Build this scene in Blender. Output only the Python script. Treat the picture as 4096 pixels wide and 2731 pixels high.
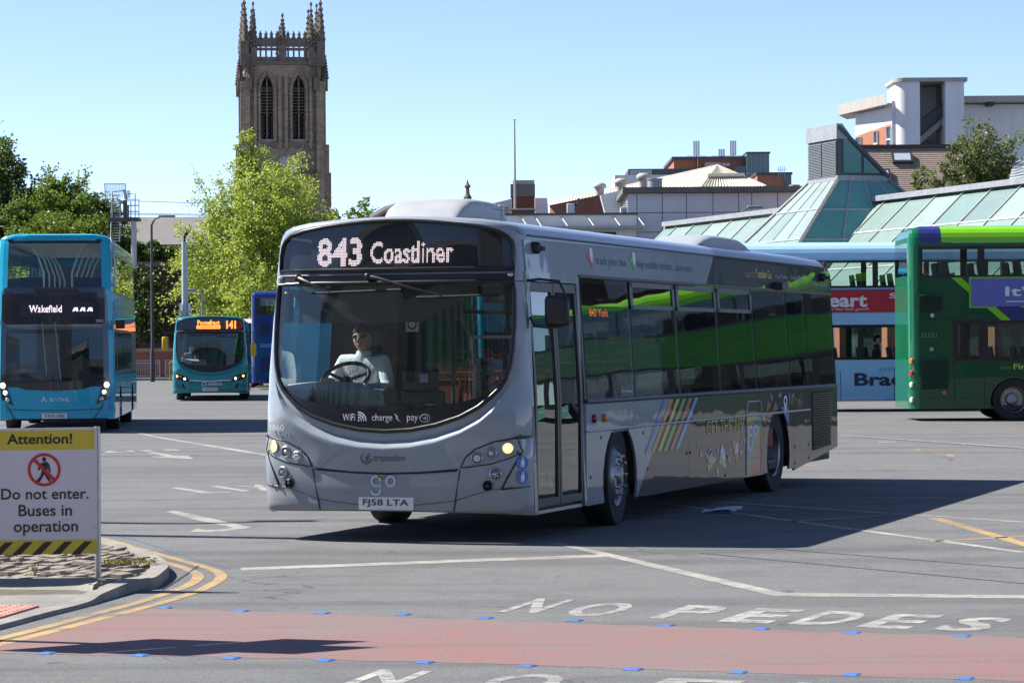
import bpy, bmesh, math, random
import numpy as np
from mathutils import Vector, Matrix
sc = bpy.context.scene
for o in list(bpy.data.objects): bpy.data.objects.remove(o)
rad, pi = math.radians, math.pi

# ---------------------------------------------------------------- camera, sky, sun, exposure
F_PX, HZ, ROLL, CAM_H = 10893.0, 1392.7, .0071, 1.707      # solved from the bus in the photograph (4096 px wide)
PITCH = math.atan((HZ - 1365.5) / F_PX)
camd = bpy.data.cameras.new('camera'); cam = bpy.data.objects.new('camera', camd); sc.collection.objects.link(cam)
camd.sensor_width = 36; camd.lens = F_PX / 4096 * 36; camd.clip_start = .5; camd.clip_end = 6000
CAM_R = Matrix.Rotation(pi / 2 + PITCH, 4, 'X') @ Matrix.Rotation(-ROLL, 4, 'Z')
cam.matrix_world = Matrix.Translation((0, 0, CAM_H)) @ CAM_R
sc.camera = cam
SUN_EL, SUN_AZ = rad(47), rad(-71.5)                         # azimuth clockwise from +Y; the sun stands left, a little beyond the buses
w = bpy.data.worlds.new('World'); sc.world = w; w.use_nodes = True
nt = w.node_tree; bg = nt.nodes['Background']; sky = nt.nodes.new('ShaderNodeTexSky')
sky.sky_type = 'NISHITA'; sky.sun_disc = False; sky.sun_elevation = SUN_EL; sky.sun_rotation = SUN_AZ % (2 * pi)
sky.altitude = 1500; sky.air_density = .62; sky.dust_density = 0.0; sky.ozone_density = 4.0
tint = nt.nodes.new('ShaderNodeMix'); tint.data_type = 'RGBA'; tint.blend_type = 'MULTIPLY'; tint.inputs[0].default_value = 1; tint.inputs[7].default_value = (1.10, .95, .92, 1)
nt.links.new(sky.outputs[0], tint.inputs[6]); nt.links.new(tint.outputs[2], bg.inputs[0]); bg.inputs[1].default_value = .113
sund = bpy.data.lights.new('sun', 'SUN'); sund.energy = 5.0; sund.angle = rad(.55); sund.color = (1, .95, .87)
sun = bpy.data.objects.new('sun', sund); sc.collection.objects.link(sun)
SUN_DIR = Vector((math.sin(SUN_AZ) * math.cos(SUN_EL), math.cos(SUN_AZ) * math.cos(SUN_EL), math.sin(SUN_EL)))
sun.rotation_euler = SUN_DIR.to_track_quat('Z', 'Y').to_euler(); sun.location = (-40, 10, 60)
vs = sc.view_settings; vs.view_transform = 'Standard'; vs.look = 'None'; vs.exposure = 1.12; vs.gamma = 1; vs.use_curve_mapping = False
sc.render.engine = 'CYCLES'; cy = sc.cycles
cy.max_bounces = 8; cy.transparent_max_bounces = 24; cy.glossy_bounces = 4; cy.diffuse_bounces = 3; cy.use_denoising = True
cy.caustics_reflective = False; cy.caustics_refractive = False; cy.sample_clamp_indirect = 6

# ---------------------------------------------------------------- helpers
C = sc.collection
def ray(px, py): return CAM_R.to_3x3() @ Vector(((px - 2048) / F_PX, -(py - 1365.5) / F_PX, -1))
def G(px, py, z=0.0):
    """photo pixel -> point on the horizontal plane z"""
    d = ray(px, py); t = (z - CAM_H) / d.z
    return Vector((d.x * t, d.y * t, z))
def WP(px, py, Y):
    """photo pixel -> point at depth Y"""
    d = ray(px, py); t = Y / d.y
    return Vector((d.x * t, Y, CAM_H + d.z * t))
def lerp(a, b, t): return a + (b - a) * t
def interp(x, xs, ys): return float(np.interp(x, xs, ys))

class MB:
    def __init__(s): s.v = []; s.f = []; s.m = []
    def add(s, vs, fs, m=0):
        b = len(s.v); s.v += [tuple(p) for p in vs]; s.f += [tuple(i + b for i in f) for f in fs]; s.m += [m] * len(fs); return s
    def box(s, x0, x1, y0, y1, z0, z1, m=0):
        return s.add([(x0, y0, z0), (x1, y0, z0), (x1, y1, z0), (x0, y1, z0), (x0, y0, z1), (x1, y0, z1), (x1, y1, z1), (x0, y1, z1)],
                     [(0, 3, 2, 1), (4, 5, 6, 7), (0, 1, 5, 4), (1, 2, 6, 5), (2, 3, 7, 6), (3, 0, 4, 7)], m)
    def obox(s, o, ax, ay, az, m=0):
        """box from corner o along three edge vectors"""
        o, ax, ay, az = map(Vector, (o, ax, ay, az))
        return s.add([o, o + ax, o + ax + ay, o + ay, o + az, o + ax + az, o + ax + ay + az, o + ay + az],
                     [(0, 3, 2, 1), (4, 5, 6, 7), (0, 1, 5, 4), (1, 2, 6, 5), (2, 3, 7, 6), (3, 0, 4, 7)], m)
    def cyl(s, p0, p1, r0, r1=None, n=12, cap=True, m=0):
        p0, p1 = Vector(p0), Vector(p1); r1 = r0 if r1 is None else r1
        q = (p1 - p0).to_track_quat('Z', 'Y'); vs = []
        for p, r in ((p0, r0), (p1, r1)):
            for i in range(n):
                a = 2 * pi * i / n; vs.append(p + q @ Vector((math.cos(a) * r, math.sin(a) * r, 0)))
        fs = [(i, (i + 1) % n, n + (i + 1) % n, n + i) for i in range(n)]
        if cap: fs += [tuple(range(n - 1, -1, -1)), tuple(range(n, 2 * n))]
        return s.add(vs, fs, m)
    def tube(s, pts, r, n=6, closed=False, m=0):
        P = [Vector(p) for p in pts]; N = len(P); vs = []; rr = r if isinstance(r, (list, tuple)) else [r] * N; up = None
        for i, p in enumerate(P):
            a = P[i - 1] if (i > 0 or closed) else p; b = P[(i + 1) % N] if (i < N - 1 or closed) else p
            t = (b - a); t = t.normalized() if t.length > 1e-9 else Vector((0, 0, 1))
            if up is None: up = t.orthogonal().normalized()
            up = up - t * up.dot(t); up = up.normalized() if up.length > 1e-6 else t.orthogonal().normalized()
            w_ = t.cross(up)
            for k in range(n):
                an = 2 * pi * k / n; vs.append(p + (up * math.cos(an) + w_ * math.sin(an)) * rr[i])
        fs = []
        for i in range(N if closed else N - 1):
            j = (i + 1) % N
            fs += [(i * n + k, i * n + (k + 1) % n, j * n + (k + 1) % n, j * n + k) for k in range(n)]
        if not closed: fs += [tuple(range(n - 1, -1, -1)), tuple((N - 1) * n + k for k in range(n))]
        return s.add(vs, fs, m)
    def grid(s, rows, closed=False, m=0):
        nr, nc = len(rows), len(rows[0]); vs = [p for r in rows for p in r]; fs = []
        for i in range(nr - 1):
            for j in range(nc if closed else nc - 1):
                k = (j + 1) % nc; fs.append((i * nc + j, i * nc + k, (i + 1) * nc + k, (i + 1) * nc + j))
        return s.add(vs, fs, m)
    def ngon(s, pts, m=0): return s.add(pts, [tuple(range(len(pts)))], m)
    def prism(s, a, b, m=0):
        """solid between two matching point loops"""
        n = len(a)
        return s.add(list(a) + list(b), [tuple(range(n)), tuple(range(2 * n - 1, n - 1, -1))] + [(i, n + i, n + (i + 1) % n, (i + 1) % n) for i in range(n)], m)
    def lathe(s, prof, o, axis, n=20, m=0):
        """prof: (r, h) pairs turned round axis at o"""
        o = Vector(o); q = Vector(axis).to_track_quat('Z', 'Y')
        rows = [[o + q @ Vector((r * math.cos(2 * pi * k / n), r * math.sin(2 * pi * k / n), h)) for k in range(n)] for r, h in prof]
        return s.grid(rows, True, m)
    def ball(s, c, rx, ry=None, rz=None, n=10, m=0):
        ry = rx if ry is None else ry; rz = rx if rz is None else rz; c = Vector(c)
        rows = [[c + Vector((rx * math.sin(t) * math.cos(a), ry * math.sin(t) * math.sin(a), rz * math.cos(t))) for a in [2 * pi * k / (2 * n) for k in range(2 * n)]]
                for t in [max(.02, min(pi - .02, pi * i / n)) for i in range(n + 1)]]
        return s.grid(rows[::-1], True, m)
    def build(s, name, mats, parent=None, smooth=None, bevel=0, mw=None):
        me = bpy.data.meshes.new(name); me.from_pydata(s.v, [], s.f); me.validate()
        if not isinstance(mats, (list, tuple)): mats = [mats]
        for x in mats: me.materials.append(x)
        if len(mats) > 1 and len(me.polygons) == len(s.m): me.polygons.foreach_set('material_index', s.m)
        return link(name, me, parent, smooth, bevel)
def link(name, me, parent=None, smooth=None, bevel=0):
    o = bpy.data.objects.new(name, me); C.objects.link(o)
    if parent is not None: o.parent = parent
    if smooth:
        me.shade_smooth()
        if smooth < 179: me.set_sharp_from_angle(angle=rad(smooth))
    if bevel:
        b = o.modifiers.new('bevel', 'BEVEL'); b.width = bevel; b.segments = 2; b.limit_method = 'ANGLE'; b.angle_limit = rad(35)
        me.shade_smooth(); me.set_sharp_from_angle(angle=rad(50)); b.harden_normals = False
    return o
def tag(o, label=None, cat=None, group=None, kind=None):
    for k, v in (('label', label), ('category', cat), ('group', group), ('kind', kind)):
        if v: o[k] = v
    return o
def thing(name, label, cat, loc=(0, 0, 0), rz=0.0, group=None):
    o = bpy.data.objects.new(name, None); C.objects.link(o); o.location = loc; o.rotation_euler = (0, 0, rz); o.empty_display_size = .2
    return tag(o, label, cat, group)
def copy_tree(o, parent=None):
    c = o.copy(); C.objects.link(c)
    if parent is not None: c.parent = parent
    for ch in list(o.children): copy_tree(ch, c)
    return c
def struct(o): return tag(o, kind='structure')

_tc = {}
def text_geo(s, bold=0.0, shear=0.0, align='LEFT'):
    """flat outline text of size 1 -> (verts, faces), cap height about .7"""
    k = (s, bold, shear, align)
    if k not in _tc:
        cu = bpy.data.curves.new('t', 'FONT'); cu.body = s; cu.size = 1; cu.align_x = align; cu.offset = bold; cu.shear = shear; cu.resolution_u = 3; cu.fill_mode = 'FRONT'
        o = bpy.data.objects.new('t', cu); C.objects.link(o); bpy.context.view_layer.update()
        me = bpy.data.meshes.new_from_object(o.evaluated_get(bpy.context.evaluated_depsgraph_get()))
        v = np.array([tuple(x.co)[:2] for x in me.vertices]) if len(me.vertices) else np.zeros((0, 2)); f = [tuple(p.vertices) for p in me.polygons]
        bpy.data.objects.remove(o); bpy.data.curves.remove(cu); bpy.data.meshes.remove(me); _tc[k] = (v, f)
    return _tc[k]
def text(name, s, mat, parent, fn, width=None, height=None, bold=0.0, align='LEFT', shear=0.0):
    """fn(u, v) -> 3d point; text scaled so the bounding box is width x height (one may be None to keep the aspect)"""
    v, f = text_geo(s, bold, shear, 'LEFT'); lo, hi = v.min(0), v.max(0); d = hi - lo
    if width and height: su, sv = width / d[0], height / d[1]
    elif width: su = sv = width / d[0]
    else: su = sv = height / d[1]
    ws = s.split(); last = None
    for i in range(len(ws)):                                   # one mesh per word
        pv, _ = text_geo(' '.join(ws[:i + 1]), bold, shear, 'LEFT'); wv, wf = text_geo(ws[i], bold, shear, 'LEFT'); sh = np.array([pv[:, 0].max() - wv[:, 0].max(), 0.0])
        q = (wv + sh - lo) * (su, sv); mb = MB(); mb.add([fn(a, b) for a, b in q], wf); last = mb.build(name, mat, parent)
    return last
def dots(name, s, mat, parent, fn, width, height, nx, bold=.01, fill=.8):
    """text shown as a matrix of square lamps, nx columns wide"""
    v, f = text_geo(s, bold); lo, hi = v.min(0), v.max(0); d = hi - lo; q = (v - lo) / d
    ny = max(5, round(nx * height / width)); mb = MB(); T = [q[list(x)] for x in f]; hit = np.zeros((nx, ny), bool)
    gx, gy = np.meshgrid((np.arange(nx) + .5) / nx, (np.arange(ny) + .5) / ny, indexing='ij')
    for t in T:
        for k in range(1, len(t) - 1):
            a, b, c = t[0], t[k], t[k + 1]
            def e(p, r): return (r[0] - p[0]) * (gy - p[1]) - (r[1] - p[1]) * (gx - p[0])
            e1, e2, e3 = e(a, b), e(b, c), e(c, a)
            hit |= ((e1 >= 0) & (e2 >= 0) & (e3 >= 0)) | ((e1 <= 0) & (e2 <= 0) & (e3 <= 0))
    pw, ph = width / nx, height / ny
    for i in range(nx):
        for j in range(ny):
            if hit[i, j]:
                u0, v0 = (i + (1 - fill) / 2) * pw, (j + (1 - fill) / 2) * ph; u1, v1 = u0 + pw * fill, v0 + ph * fill
                mb.add([fn(u0, v0), fn(u1, v0), fn(u1, v1), fn(u0, v1)], [(0, 1, 2, 3)])
    return mb.build(name, mat, parent)

# ---------------------------------------------------------------- materials
def newmat(name):
    m = bpy.data.materials.new(name); m.use_nodes = True; n = m.node_tree.nodes; return m, n, m.node_tree.links, n['Principled BSDF']
def noise(n, l, scale, detail=4, rough=.55, vec=None, dist=0):
    t = n.new('ShaderNodeTexNoise'); t.inputs['Scale'].default_value = scale; t.inputs['Detail'].default_value = detail; t.inputs['Roughness'].default_value = rough; t.inputs['Distortion'].default_value = dist
    if vec is not None: l.new(vec, t.inputs['Vector'])
    return t.outputs['Fac']
def ramp(n, l, fac, stops):
    r = n.new('ShaderNodeValToRGB'); e = r.color_ramp.elements
    while len(e) < len(stops): e.new(.5)
    for x, (p, c) in zip(e, stops): x.position = p; x.color = (*c, 1) if len(c) == 3 else c
    l.new(fac, r.inputs[0]); return r.outputs[0]
def mixc(n, l, fac, a, b, mode='MIX'):
    x = n.new('ShaderNodeMix'); x.data_type = 'RGBA'; x.blend_type = mode
    for i, q in ((0, fac), (6, a), (7, b)):
        if hasattr(q, 'is_linked'): l.new(q, x.inputs[i])
        elif i == 0: x.inputs[0].default_value = q
        else: x.inputs[i].default_value = (*q, 1)
    return x.outputs[2]
def math_(n, l, op, a, b=0.0, clamp=False):
    x = n.new('ShaderNodeMath'); x.operation = op; x.use_clamp = clamp
    for i, q in ((0, a), (1, b)):
        if hasattr(q, 'is_linked'): l.new(q, x.inputs[i])
        else: x.inputs[i].default_value = q
    return x.outputs[0]
def bump(n, l, p, h, strength=.3, dist=.02):
    b = n.new('ShaderNodeBump'); b.inputs['Strength'].default_value = strength; b.inputs['Distance'].default_value = dist; l.new(h, b.inputs['Height']); l.new(b.outputs[0], p.inputs['Normal'])
def objco(n): return n.new('ShaderNodeTexCoord').outputs['Object']
_mats = {}
def pm(name, col, rough=.5, metal=0.0, var=.12, scale=6.0, bmp=0.0, bscale=60.0, coat=0.0, spec=.5, emit=None, es=0.0, dirt=0.0):
    """everyday principled material with soft colour and gloss variation"""
    if name in _mats: return _mats[name]
    m, n, l, p = newmat(name); p.inputs['Metallic'].default_value = metal; p.inputs['Coat Weight'].default_value = coat; p.inputs['Coat Roughness'].default_value = .03
    p.inputs['Specular IOR Level'].default_value = spec; vec = objco(n)
    fac = noise(n, l, scale, 5, .6, vec); a = tuple(c * (1 - var) for c in col); b = tuple(min(1, c * (1 + var)) for c in col)
    colr = ramp(n, l, fac, [(.3, a), (.7, b)])
    if dirt:
        d2 = noise(n, l, scale * .37, 6, .65, vec); colr = mixc(n, l, math_(n, l, 'MULTIPLY', ramp(n, l, d2, [(.45, (0, 0, 0)), (.75, (1, 1, 1))]), dirt), colr, (.10, .09, .075))
    l.new(colr, p.inputs['Base Color'])
    rr = n.new('ShaderNodeMapRange'); l.new(fac, rr.inputs[0]); rr.inputs[3].default_value = max(.02, rough * .85); rr.inputs[4].default_value = min(1, rough * 1.15); l.new(rr.outputs[0], p.inputs['Roughness'])
    if bmp: bump(n, l, p, noise(n, l, bscale, 4, .6, vec), bmp)
    if emit: p.inputs['Emission Color'].default_value = (*emit, 1); p.inputs['Emission Strength'].default_value = es
    _mats[name] = m; return m
def glass(name, tint, refl=1.5, wob=0.0, rough=0.0):
    if name in _mats: return _mats[name]
    m, n, l, p = newmat(name); n.remove(p); out = n['Material Output']
    t = n.new('ShaderNodeBsdfTransparent'); t.inputs[0].default_value = (*tint, 1); g = n.new('ShaderNodeBsdfGlossy'); g.inputs['Roughness'].default_value = rough; g.inputs[0].default_value = (.95, .97, .97, 1)
    lw = n.new('ShaderNodeLayerWeight'); lw.inputs[0].default_value = .5
    f = math_(n, l, 'ADD', math_(n, l, 'MULTIPLY', math_(n, l, 'POWER', lw.outputs['Facing'], 5.0), .96), .04); f = math_(n, l, 'MULTIPLY', f, refl, True)
    mx = n.new('ShaderNodeMixShader'); l.new(f, mx.inputs[0]); l.new(t.outputs[0], mx.inputs[1]); l.new(g.outputs[0], mx.inputs[2]); l.new(mx.outputs[0], out.inputs[0])
    if wob:
        b = n.new('ShaderNodeBump'); b.inputs['Strength'].default_value = wob; b.inputs['Distance'].default_value = .05
        l.new(noise(n, l, 1.6, 1, .4, objco(n)), b.inputs['Height']); l.new(b.outputs[0], g.inputs['Normal'])
    _mats[name] = m; return m
def glow(name, col, s):
    if name in _mats: return _mats[name]
    m, n, l, p = newmat(name); p.inputs['Base Color'].default_value = (*[c * .6 for c in col], 1); p.inputs['Emission Color'].default_value = (*col, 1); p.inputs['Emission Strength'].default_value = s; p.inputs['Roughness'].default_value = .4
    _mats[name] = m; return m
def paintmat(name, col, var=.04, rough=.28, wob=.06, coat=.8, metal=0.0):
    """coated vehicle paint; faint panel waviness so that reflections break up"""
    if name in _mats: return _mats[name]
    m, n, l, p = newmat(name); v = objco(n)
    p.inputs['Coat Weight'].default_value = coat; p.inputs['Specular IOR Level'].default_value = .12; p.inputs['Coat Roughness'].default_value = .025; p.inputs['Metallic'].default_value = metal; p.inputs['Roughness'].default_value = rough
    c = col(n, l, v) if callable(col) else ramp(n, l, noise(n, l, 3, 4, .6, v), [(.3, tuple(x * (1 - var) for x in col)), (.7, tuple(x * (1 + var) for x in col))])
    l.new(c, p.inputs['Base Color'])
    if wob:
        b = n.new('ShaderNodeBump'); b.inputs['Strength'].default_value = wob; b.inputs['Distance'].default_value = .05; l.new(noise(n, l, 2.2, 1.5, .4, v), b.inputs['Height'])
        l.new(b.outputs[0], p.inputs['Normal']); l.new(b.outputs[0], p.inputs['Coat Normal'])
    _mats[name] = m; return m
M_BLK = pm('black_trim', (.012, .012, .013), .35, var=.2)
M_RUB = pm('rubber', (.018, .018, .019), .75, var=.25, bmp=.15)
M_DKG = pm('dark_grey_metal', (.05, .052, .055), .45, var=.15)
M_ALU = pm('aluminium', (.42, .43, .44), .35, .8, var=.08)
M_CHR = pm('chrome', (.65, .65, .66), .12, 1.0, var=.05)
M_WHT = pm('white_paint', (.78, .78, .77), .4, var=.05)
M_INT = pm('interior_dark', (.03, .03, .034), .7, var=.2)
M_GREY = pm('mid_grey_plastic', (.22, .22, .22), .55, var=.1)
M_TYRE = pm('tyre_rubber', (.022, .021, .020), .85, var=.3, scale=14, bmp=.3, bscale=40, dirt=.25)
M_RIM = pm('wheel_steel', (.36, .36, .37), .38, .75, var=.15, scale=9, dirt=.45)
M_LENS = pm('lamp_lens', (.55, .57, .6), .08, .6, var=.2, scale=40)
M_GLASS = glass('clear_glass', (.80, .88, .86), 1.5)
M_WSGLASS = glass('windscreen_glass', (.72, .82, .79), 1.5)
M_TINT = glass('tinted_glass', (.30, .36, .34), 1.9, wob=.02)
M_LGLASS = glass('light_tinted_glass', (.62, .70, .68), 1.6, wob=.02)

# ================================================================ ground, markings, island, sign
def m_asphalt():
    m, n, l, p = newmat('asphalt'); v = objco(n)
    big = noise(n, l, .09, 4, .6, v); mid = noise(n, l, 1.3, 5, .65, v); fine = noise(n, l, 90, 3, .7, v)
    vo = n.new('ShaderNodeTexVoronoi'); vo.inputs['Scale'].default_value = 75; l.new(v, vo.inputs['Vector'])
    c = ramp(n, l, fine, [(.33, (.030, .031, .033)), (.5, (.092, .094, .096)), (.67, (.215, .215, .21))])
    c = mixc(n, l, .45, c, mixc(n, l, .78, vo.outputs['Color'], (.082, .084, .086)), 'MIX')
    c = mixc(n, l, math_(n, l, 'MULTIPLY', ramp(n, l, big, [(.35, (0, 0, 0)), (.68, (1, 1, 1))]), .45), c, (.135, .136, .134))
    c = mixc(n, l, math_(n, l, 'MULTIPLY', ramp(n, l, mid, [(.50, (0, 0, 0)), (.74, (1, 1, 1))]), .45), c, (.060, .061, .064))
    mp = n.new('ShaderNodeMapping'); mp.inputs['Scale'].default_value = (.05, .9, 1); mp.inputs['Rotation'].default_value = (0, 0, rad(-8)); l.new(v, mp.inputs[0])
    tr = noise(n, l, 1, 5, .6, mp.outputs[0])                      # tyre-polished streaks and oil
    c = mixc(n, l, math_(n, l, 'MULTIPLY', ramp(n, l, tr, [(.50, (0, 0, 0)), (.66, (1, 1, 1))]), .5), c, (.046, .046, .049))
    sp = noise(n, l, .55, 2, .5, v); c = mixc(n, l, math_(n, l, 'MULTIPLY', ramp(n, l, sp, [(.70, (0, 0, 0)), (.76, (1, 1, 1))]), .4), c, (.05, .05, .052))
    vc = n.new('ShaderNodeTexVoronoi'); vc.feature = 'DISTANCE_TO_EDGE'; vc.inputs['Scale'].default_value = .22; wv = n.new('ShaderNodeVectorMath'); wv.operation = 'ADD'; nc_ = n.new('ShaderNodeTexNoise'); nc_.inputs['Scale'].default_value = 1.2; nc_.inputs['Detail'].default_value = 5; l.new(v, nc_.inputs['Vector']); l.new(v, wv.inputs[0]); l.new(nc_.outputs['Color'], wv.inputs[1]); l.new(wv.outputs[0], vc.inputs['Vector'])
    ck = math_(n, l, 'MULTIPLY', ramp(n, l, vc.outputs['Distance'], [(.0, (1, 1, 1)), (.004, (0, 0, 0))]), ramp(n, l, noise(n, l, .35, 2, .5, v), [(.5, (0, 0, 0)), (.58, (1, 1, 1))])); c = mixc(n, l, math_(n, l, 'MULTIPLY', ck, .7), c, (.025, .025, .027))
    dr = noise(n, l, 4.5, 2, .5, v); c = mixc(n, l, math_(n, l, 'MULTIPLY', ramp(n, l, dr, [(.70, (0, 0, 0)), (.75, (1, 1, 1))]), .55), c, (.03, .03, .032))
    l.new(c, p.inputs['Base Color']); p.inputs['Roughness'].default_value = .88; p.inputs['Specular IOR Level'].default_value = .3
    bump(n, l, p, fine, .55, .008); return m
def m_mark(name, col, wear=.5, under=(.12, .12, .12)):
    m, n, l, p = newmat(name); v = objco(n)
    a = noise(n, l, 7, 6, .75, v); b = noise(n, l, 70, 3, .7, v); w_ = math_(n, l, 'ADD', math_(n, l, 'MULTIPLY', a, .7), math_(n, l, 'MULTIPLY', b, .3))
    k = ramp(n, l, w_, [(.50 + .12 * (1 - wear), (0, 0, 0)), (.62 + .12 * (1 - wear), (1, 1, 1))])
    c = mixc(n, l, k, mixc(n, l, .8, col, ramp(n, l, b, [(.36, tuple(x * .5 for x in col)), (.64, tuple(x * 1.1 for x in col))])), under)
    big = noise(n, l, .55, 6, .7, v); c = mixc(n, l, math_(n, l, 'MULTIPLY', ramp(n, l, big, [(.36, (0, 0, 0)), (.62, (1, 1, 1))]), .6), c, tuple(x * 1.0 for x in under))
    mp = n.new('ShaderNodeMapping'); mp.inputs['Scale'].default_value = (.25, 3.0, 1); mp.inputs['Rotation'].default_value = (0, 0, rad(-4)); l.new(v, mp.inputs[0]); tr = noise(n, l, 1.2, 5, .7, mp.outputs[0])
    c = mixc(n, l, math_(n, l, 'MULTIPLY', ramp(n, l, tr, [(.54, (0, 0, 0)), (.64, (1, 1, 1))]), .5), c, tuple(x * .72 for x in under))
    l.new(c, p.inputs['Base Color']); p.inputs['Roughness'].default_value = .8; p.inputs['Specular IOR Level'].default_value = .3; bump(n, l, p, b, .4, .006); return m
M_ASPH = m_asphalt()
M_MW = m_mark('white_road_paint', (.42, .41, .365), .95)
M_MWN = m_mark('worn_white_road_paint', (.48, .47, .43), 1.25)
M_MY = m_mark('yellow_road_paint', (.54, .345, .12), .85)
M_RED = m_mark('red_surfacing', (.255, .132, .124), 1.05, (.165, .14, .133))
ground = struct(MB().add([(-900, -80, 0), (900, -80, 0), (900, 3500, 0), (-900, 3500, 0)], [(0, 1, 2, 3)]).build('ground', M_ASPH))
Z1, Z2 = .0012, .0018
def poly(name, pts, mat, z=Z2): return MB().ngon([(p.x, p.y, z) for p in pts]).build(name, mat, ground)
def stroke(name, pts, wd, mat, z=Z2):
    P = [Vector((p[0], p[1], 0)) for p in pts]; L, R = [], []
    for i, p in enumerate(P):
        t = (P[min(i + 1, len(P) - 1)] - P[max(i - 1, 0)]).normalized(); nrm = Vector((-t.y, t.x, 0)); k = wd[i] if isinstance(wd, list) else wd
        L.append(p + nrm * k / 2); R.append(p - nrm * k / 2)
    return MB().grid([[(q.x, q.y, z) for q in L], [(q.x, q.y, z) for q in R]]).build(name, mat, ground)
def Z(f, ox, oy): return lambda x, y, z=0.0: G(ox + x / f, oy + y / f, z)
z8, z7, zc, zb = Z(2.614, 350, 1600), Z(1.1221, 2000, 1900), Z(2.0903, 3000, 1550), Z(2.1382, 0, 2050)
def smooth_path(P, k=6):
    out = []
    for i in range(len(P) - 1):
        p0, p1, p2, p3 = P[max(i - 1, 0)], P[i], P[i + 1], P[min(i + 2, len(P) - 1)]
        for j in range(k):
            t = j / k; out.append(.5 * ((2 * p1) + (p2 - p0) * t + (2 * p0 - 5 * p1 + 4 * p2 - p3) * t * t + (3 * p1 - p0 - 3 * p2 + p3) * t ** 3))
    return out + [P[-1]]
# red crossing band
top = [G(*q) for q in ((0, 2570), (280, 2508), (580, 2438), (1100, 2450), (1550, 2467), (2000, 2482), (3000, 2516), (4096, 2549), (5200, 2585))]
bot = [G(*q) for q in ((5200, 2770), (4096, 2724), (3000, 2690), (2000, 2655), (1000, 2630), (0, 2611), (-900, 2596))]
_r = random.Random(3); edge = smooth_path(top + [], 14); edge2 = smooth_path(bot, 14); jit = lambda P: [p + Vector((0, _r.uniform(-.03, .03), 0)) for p in P]
poly('red_crossing_surface', [G(-900, 2770 - 190)] + jit(edge) + jit(edge2), M_RED, Z1)
# white shapes on the far left
for q in ([(330, 295), (780, 390), (1895, 565), (1885, 588), (740, 395), (320, 305)],
          [(620, 547), (715, 545), (905, 580), (1058, 580), (1106, 617), (675, 593), (678, 588), (825, 585)],
          [(160, 547), (225, 530), (300, 540), (405, 541), (395, 545)], [(402, 527), (465, 527), (505, 540), (420, 538)],
          [(515, 525), (680, 518), (660, 528), (755, 531), (610, 537), (560, 530)], [(730, 520), (815, 514), (920, 514), (982, 526), (880, 524), (780, 530), (830, 521)],
          [(870, 917), (950, 912), (1280, 960), (1495, 957), (1490, 962), (1005, 984), (1010, 979), (1190, 972)],
          [(1275, 900), (1365, 893), (1610, 935), (1705, 945), (1620, 952)],
          [(1450, 890), (1745, 903), (1750, 880), (1830, 885), (1840, 905), (1905, 915), (1905, 921), (1870, 921), (1895, 944), (1820, 944), (1770, 912)],
          [(810, 1167), (910, 1157), (1090, 1190), (1300, 1237), (1715, 1332), (1535, 1358), (1270, 1378), (1070, 1375), (1150, 1338), (1230, 1358), (1380, 1352), (1530, 1334), (1100, 1245), (870, 1177)],
          [(1330, 1411), (1440, 1409), (1525, 1424)]):
    poly('painted_white_mark', [z8(*p) for p in q], M_MW)
def line(fn, a, b, wpx, mat, name='painted_line', seg=1):
    p, q = fn(*a), fn(*b); d = (q - p).normalized()
    stroke(name, [lerp(p, q, i / seg) for i in range(seg + 1)], wpx, mat)
poly('painted_line', [G(*q) for q in ((963, 2270), (2438, 2215), (2447, 2226), (963, 2281))], M_MW)
poly('painted_line', [z7(*q) for q in ((200, 300), (262, 303), (470, 346), (1270, 527), (2600, 541), (2600, 555), (1230, 543), (455, 359))], M_MW, .0021)
line(z7, (690, 120), (2352, 346), .10, M_MW); line(z7, (760, 105), (2500, 220), .12, M_MWN)
line(z7, (1950, 192), (2450, 338), .13, M_MY); line(z7, (1920, 297), (2400, 272), .09, M_MY); line(z7, (1300, 208), (1720, 180), .09, M_MY)
line(zc, (757, 398), (2400, 510), .13, M_MWN)
for x0, x1, y in ((1110, 1725, 652), (1155, 1415, 563), (1430, 2180, 531), (1235, 1735, 490), (1340, 1760, 420), (1420, 1850, 357), (1430, 2600, 293), (760, 990, 366), (760, 1050, 305), (757, 1180, 190), (757, 1400, 250),
                 (915, 1645, 915), (1430, 1740, 772), (2150, 2500, 348), (2200, 2500, 411), (2225, 2500, 570), (1460, 1680, 516), (805, 1080, 467), (480, 550, 648), (1535, 1640, 565)):
    line(zc, (x0, y), (x1, y + (x1 - x0) * .003), .10, M_MY)
for x0, x1, y in ((1645, 1705, 566), (1380, 1430, 519), (1070, 1220, 455)): line(zc, (x0, y), (x1, y), .4, M_MY, 'painted_yellow_mark')
for x0, x1, y in ((520, 720, 48), (640, 945, 83), (900, 1225, 113), (1280, 1600, 83), (1590, 1880, 112), (510, 800, 149), (1130, 1510, 146), (700, 1055, 185), (1460, 1860, 184), (1210, 1730, 410), (1630, 2000, 482), (1340, 1790, 287), (825, 1340, 344)):
    line(z8, (x0, y), (x1, y), .10, M_MY)
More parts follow.
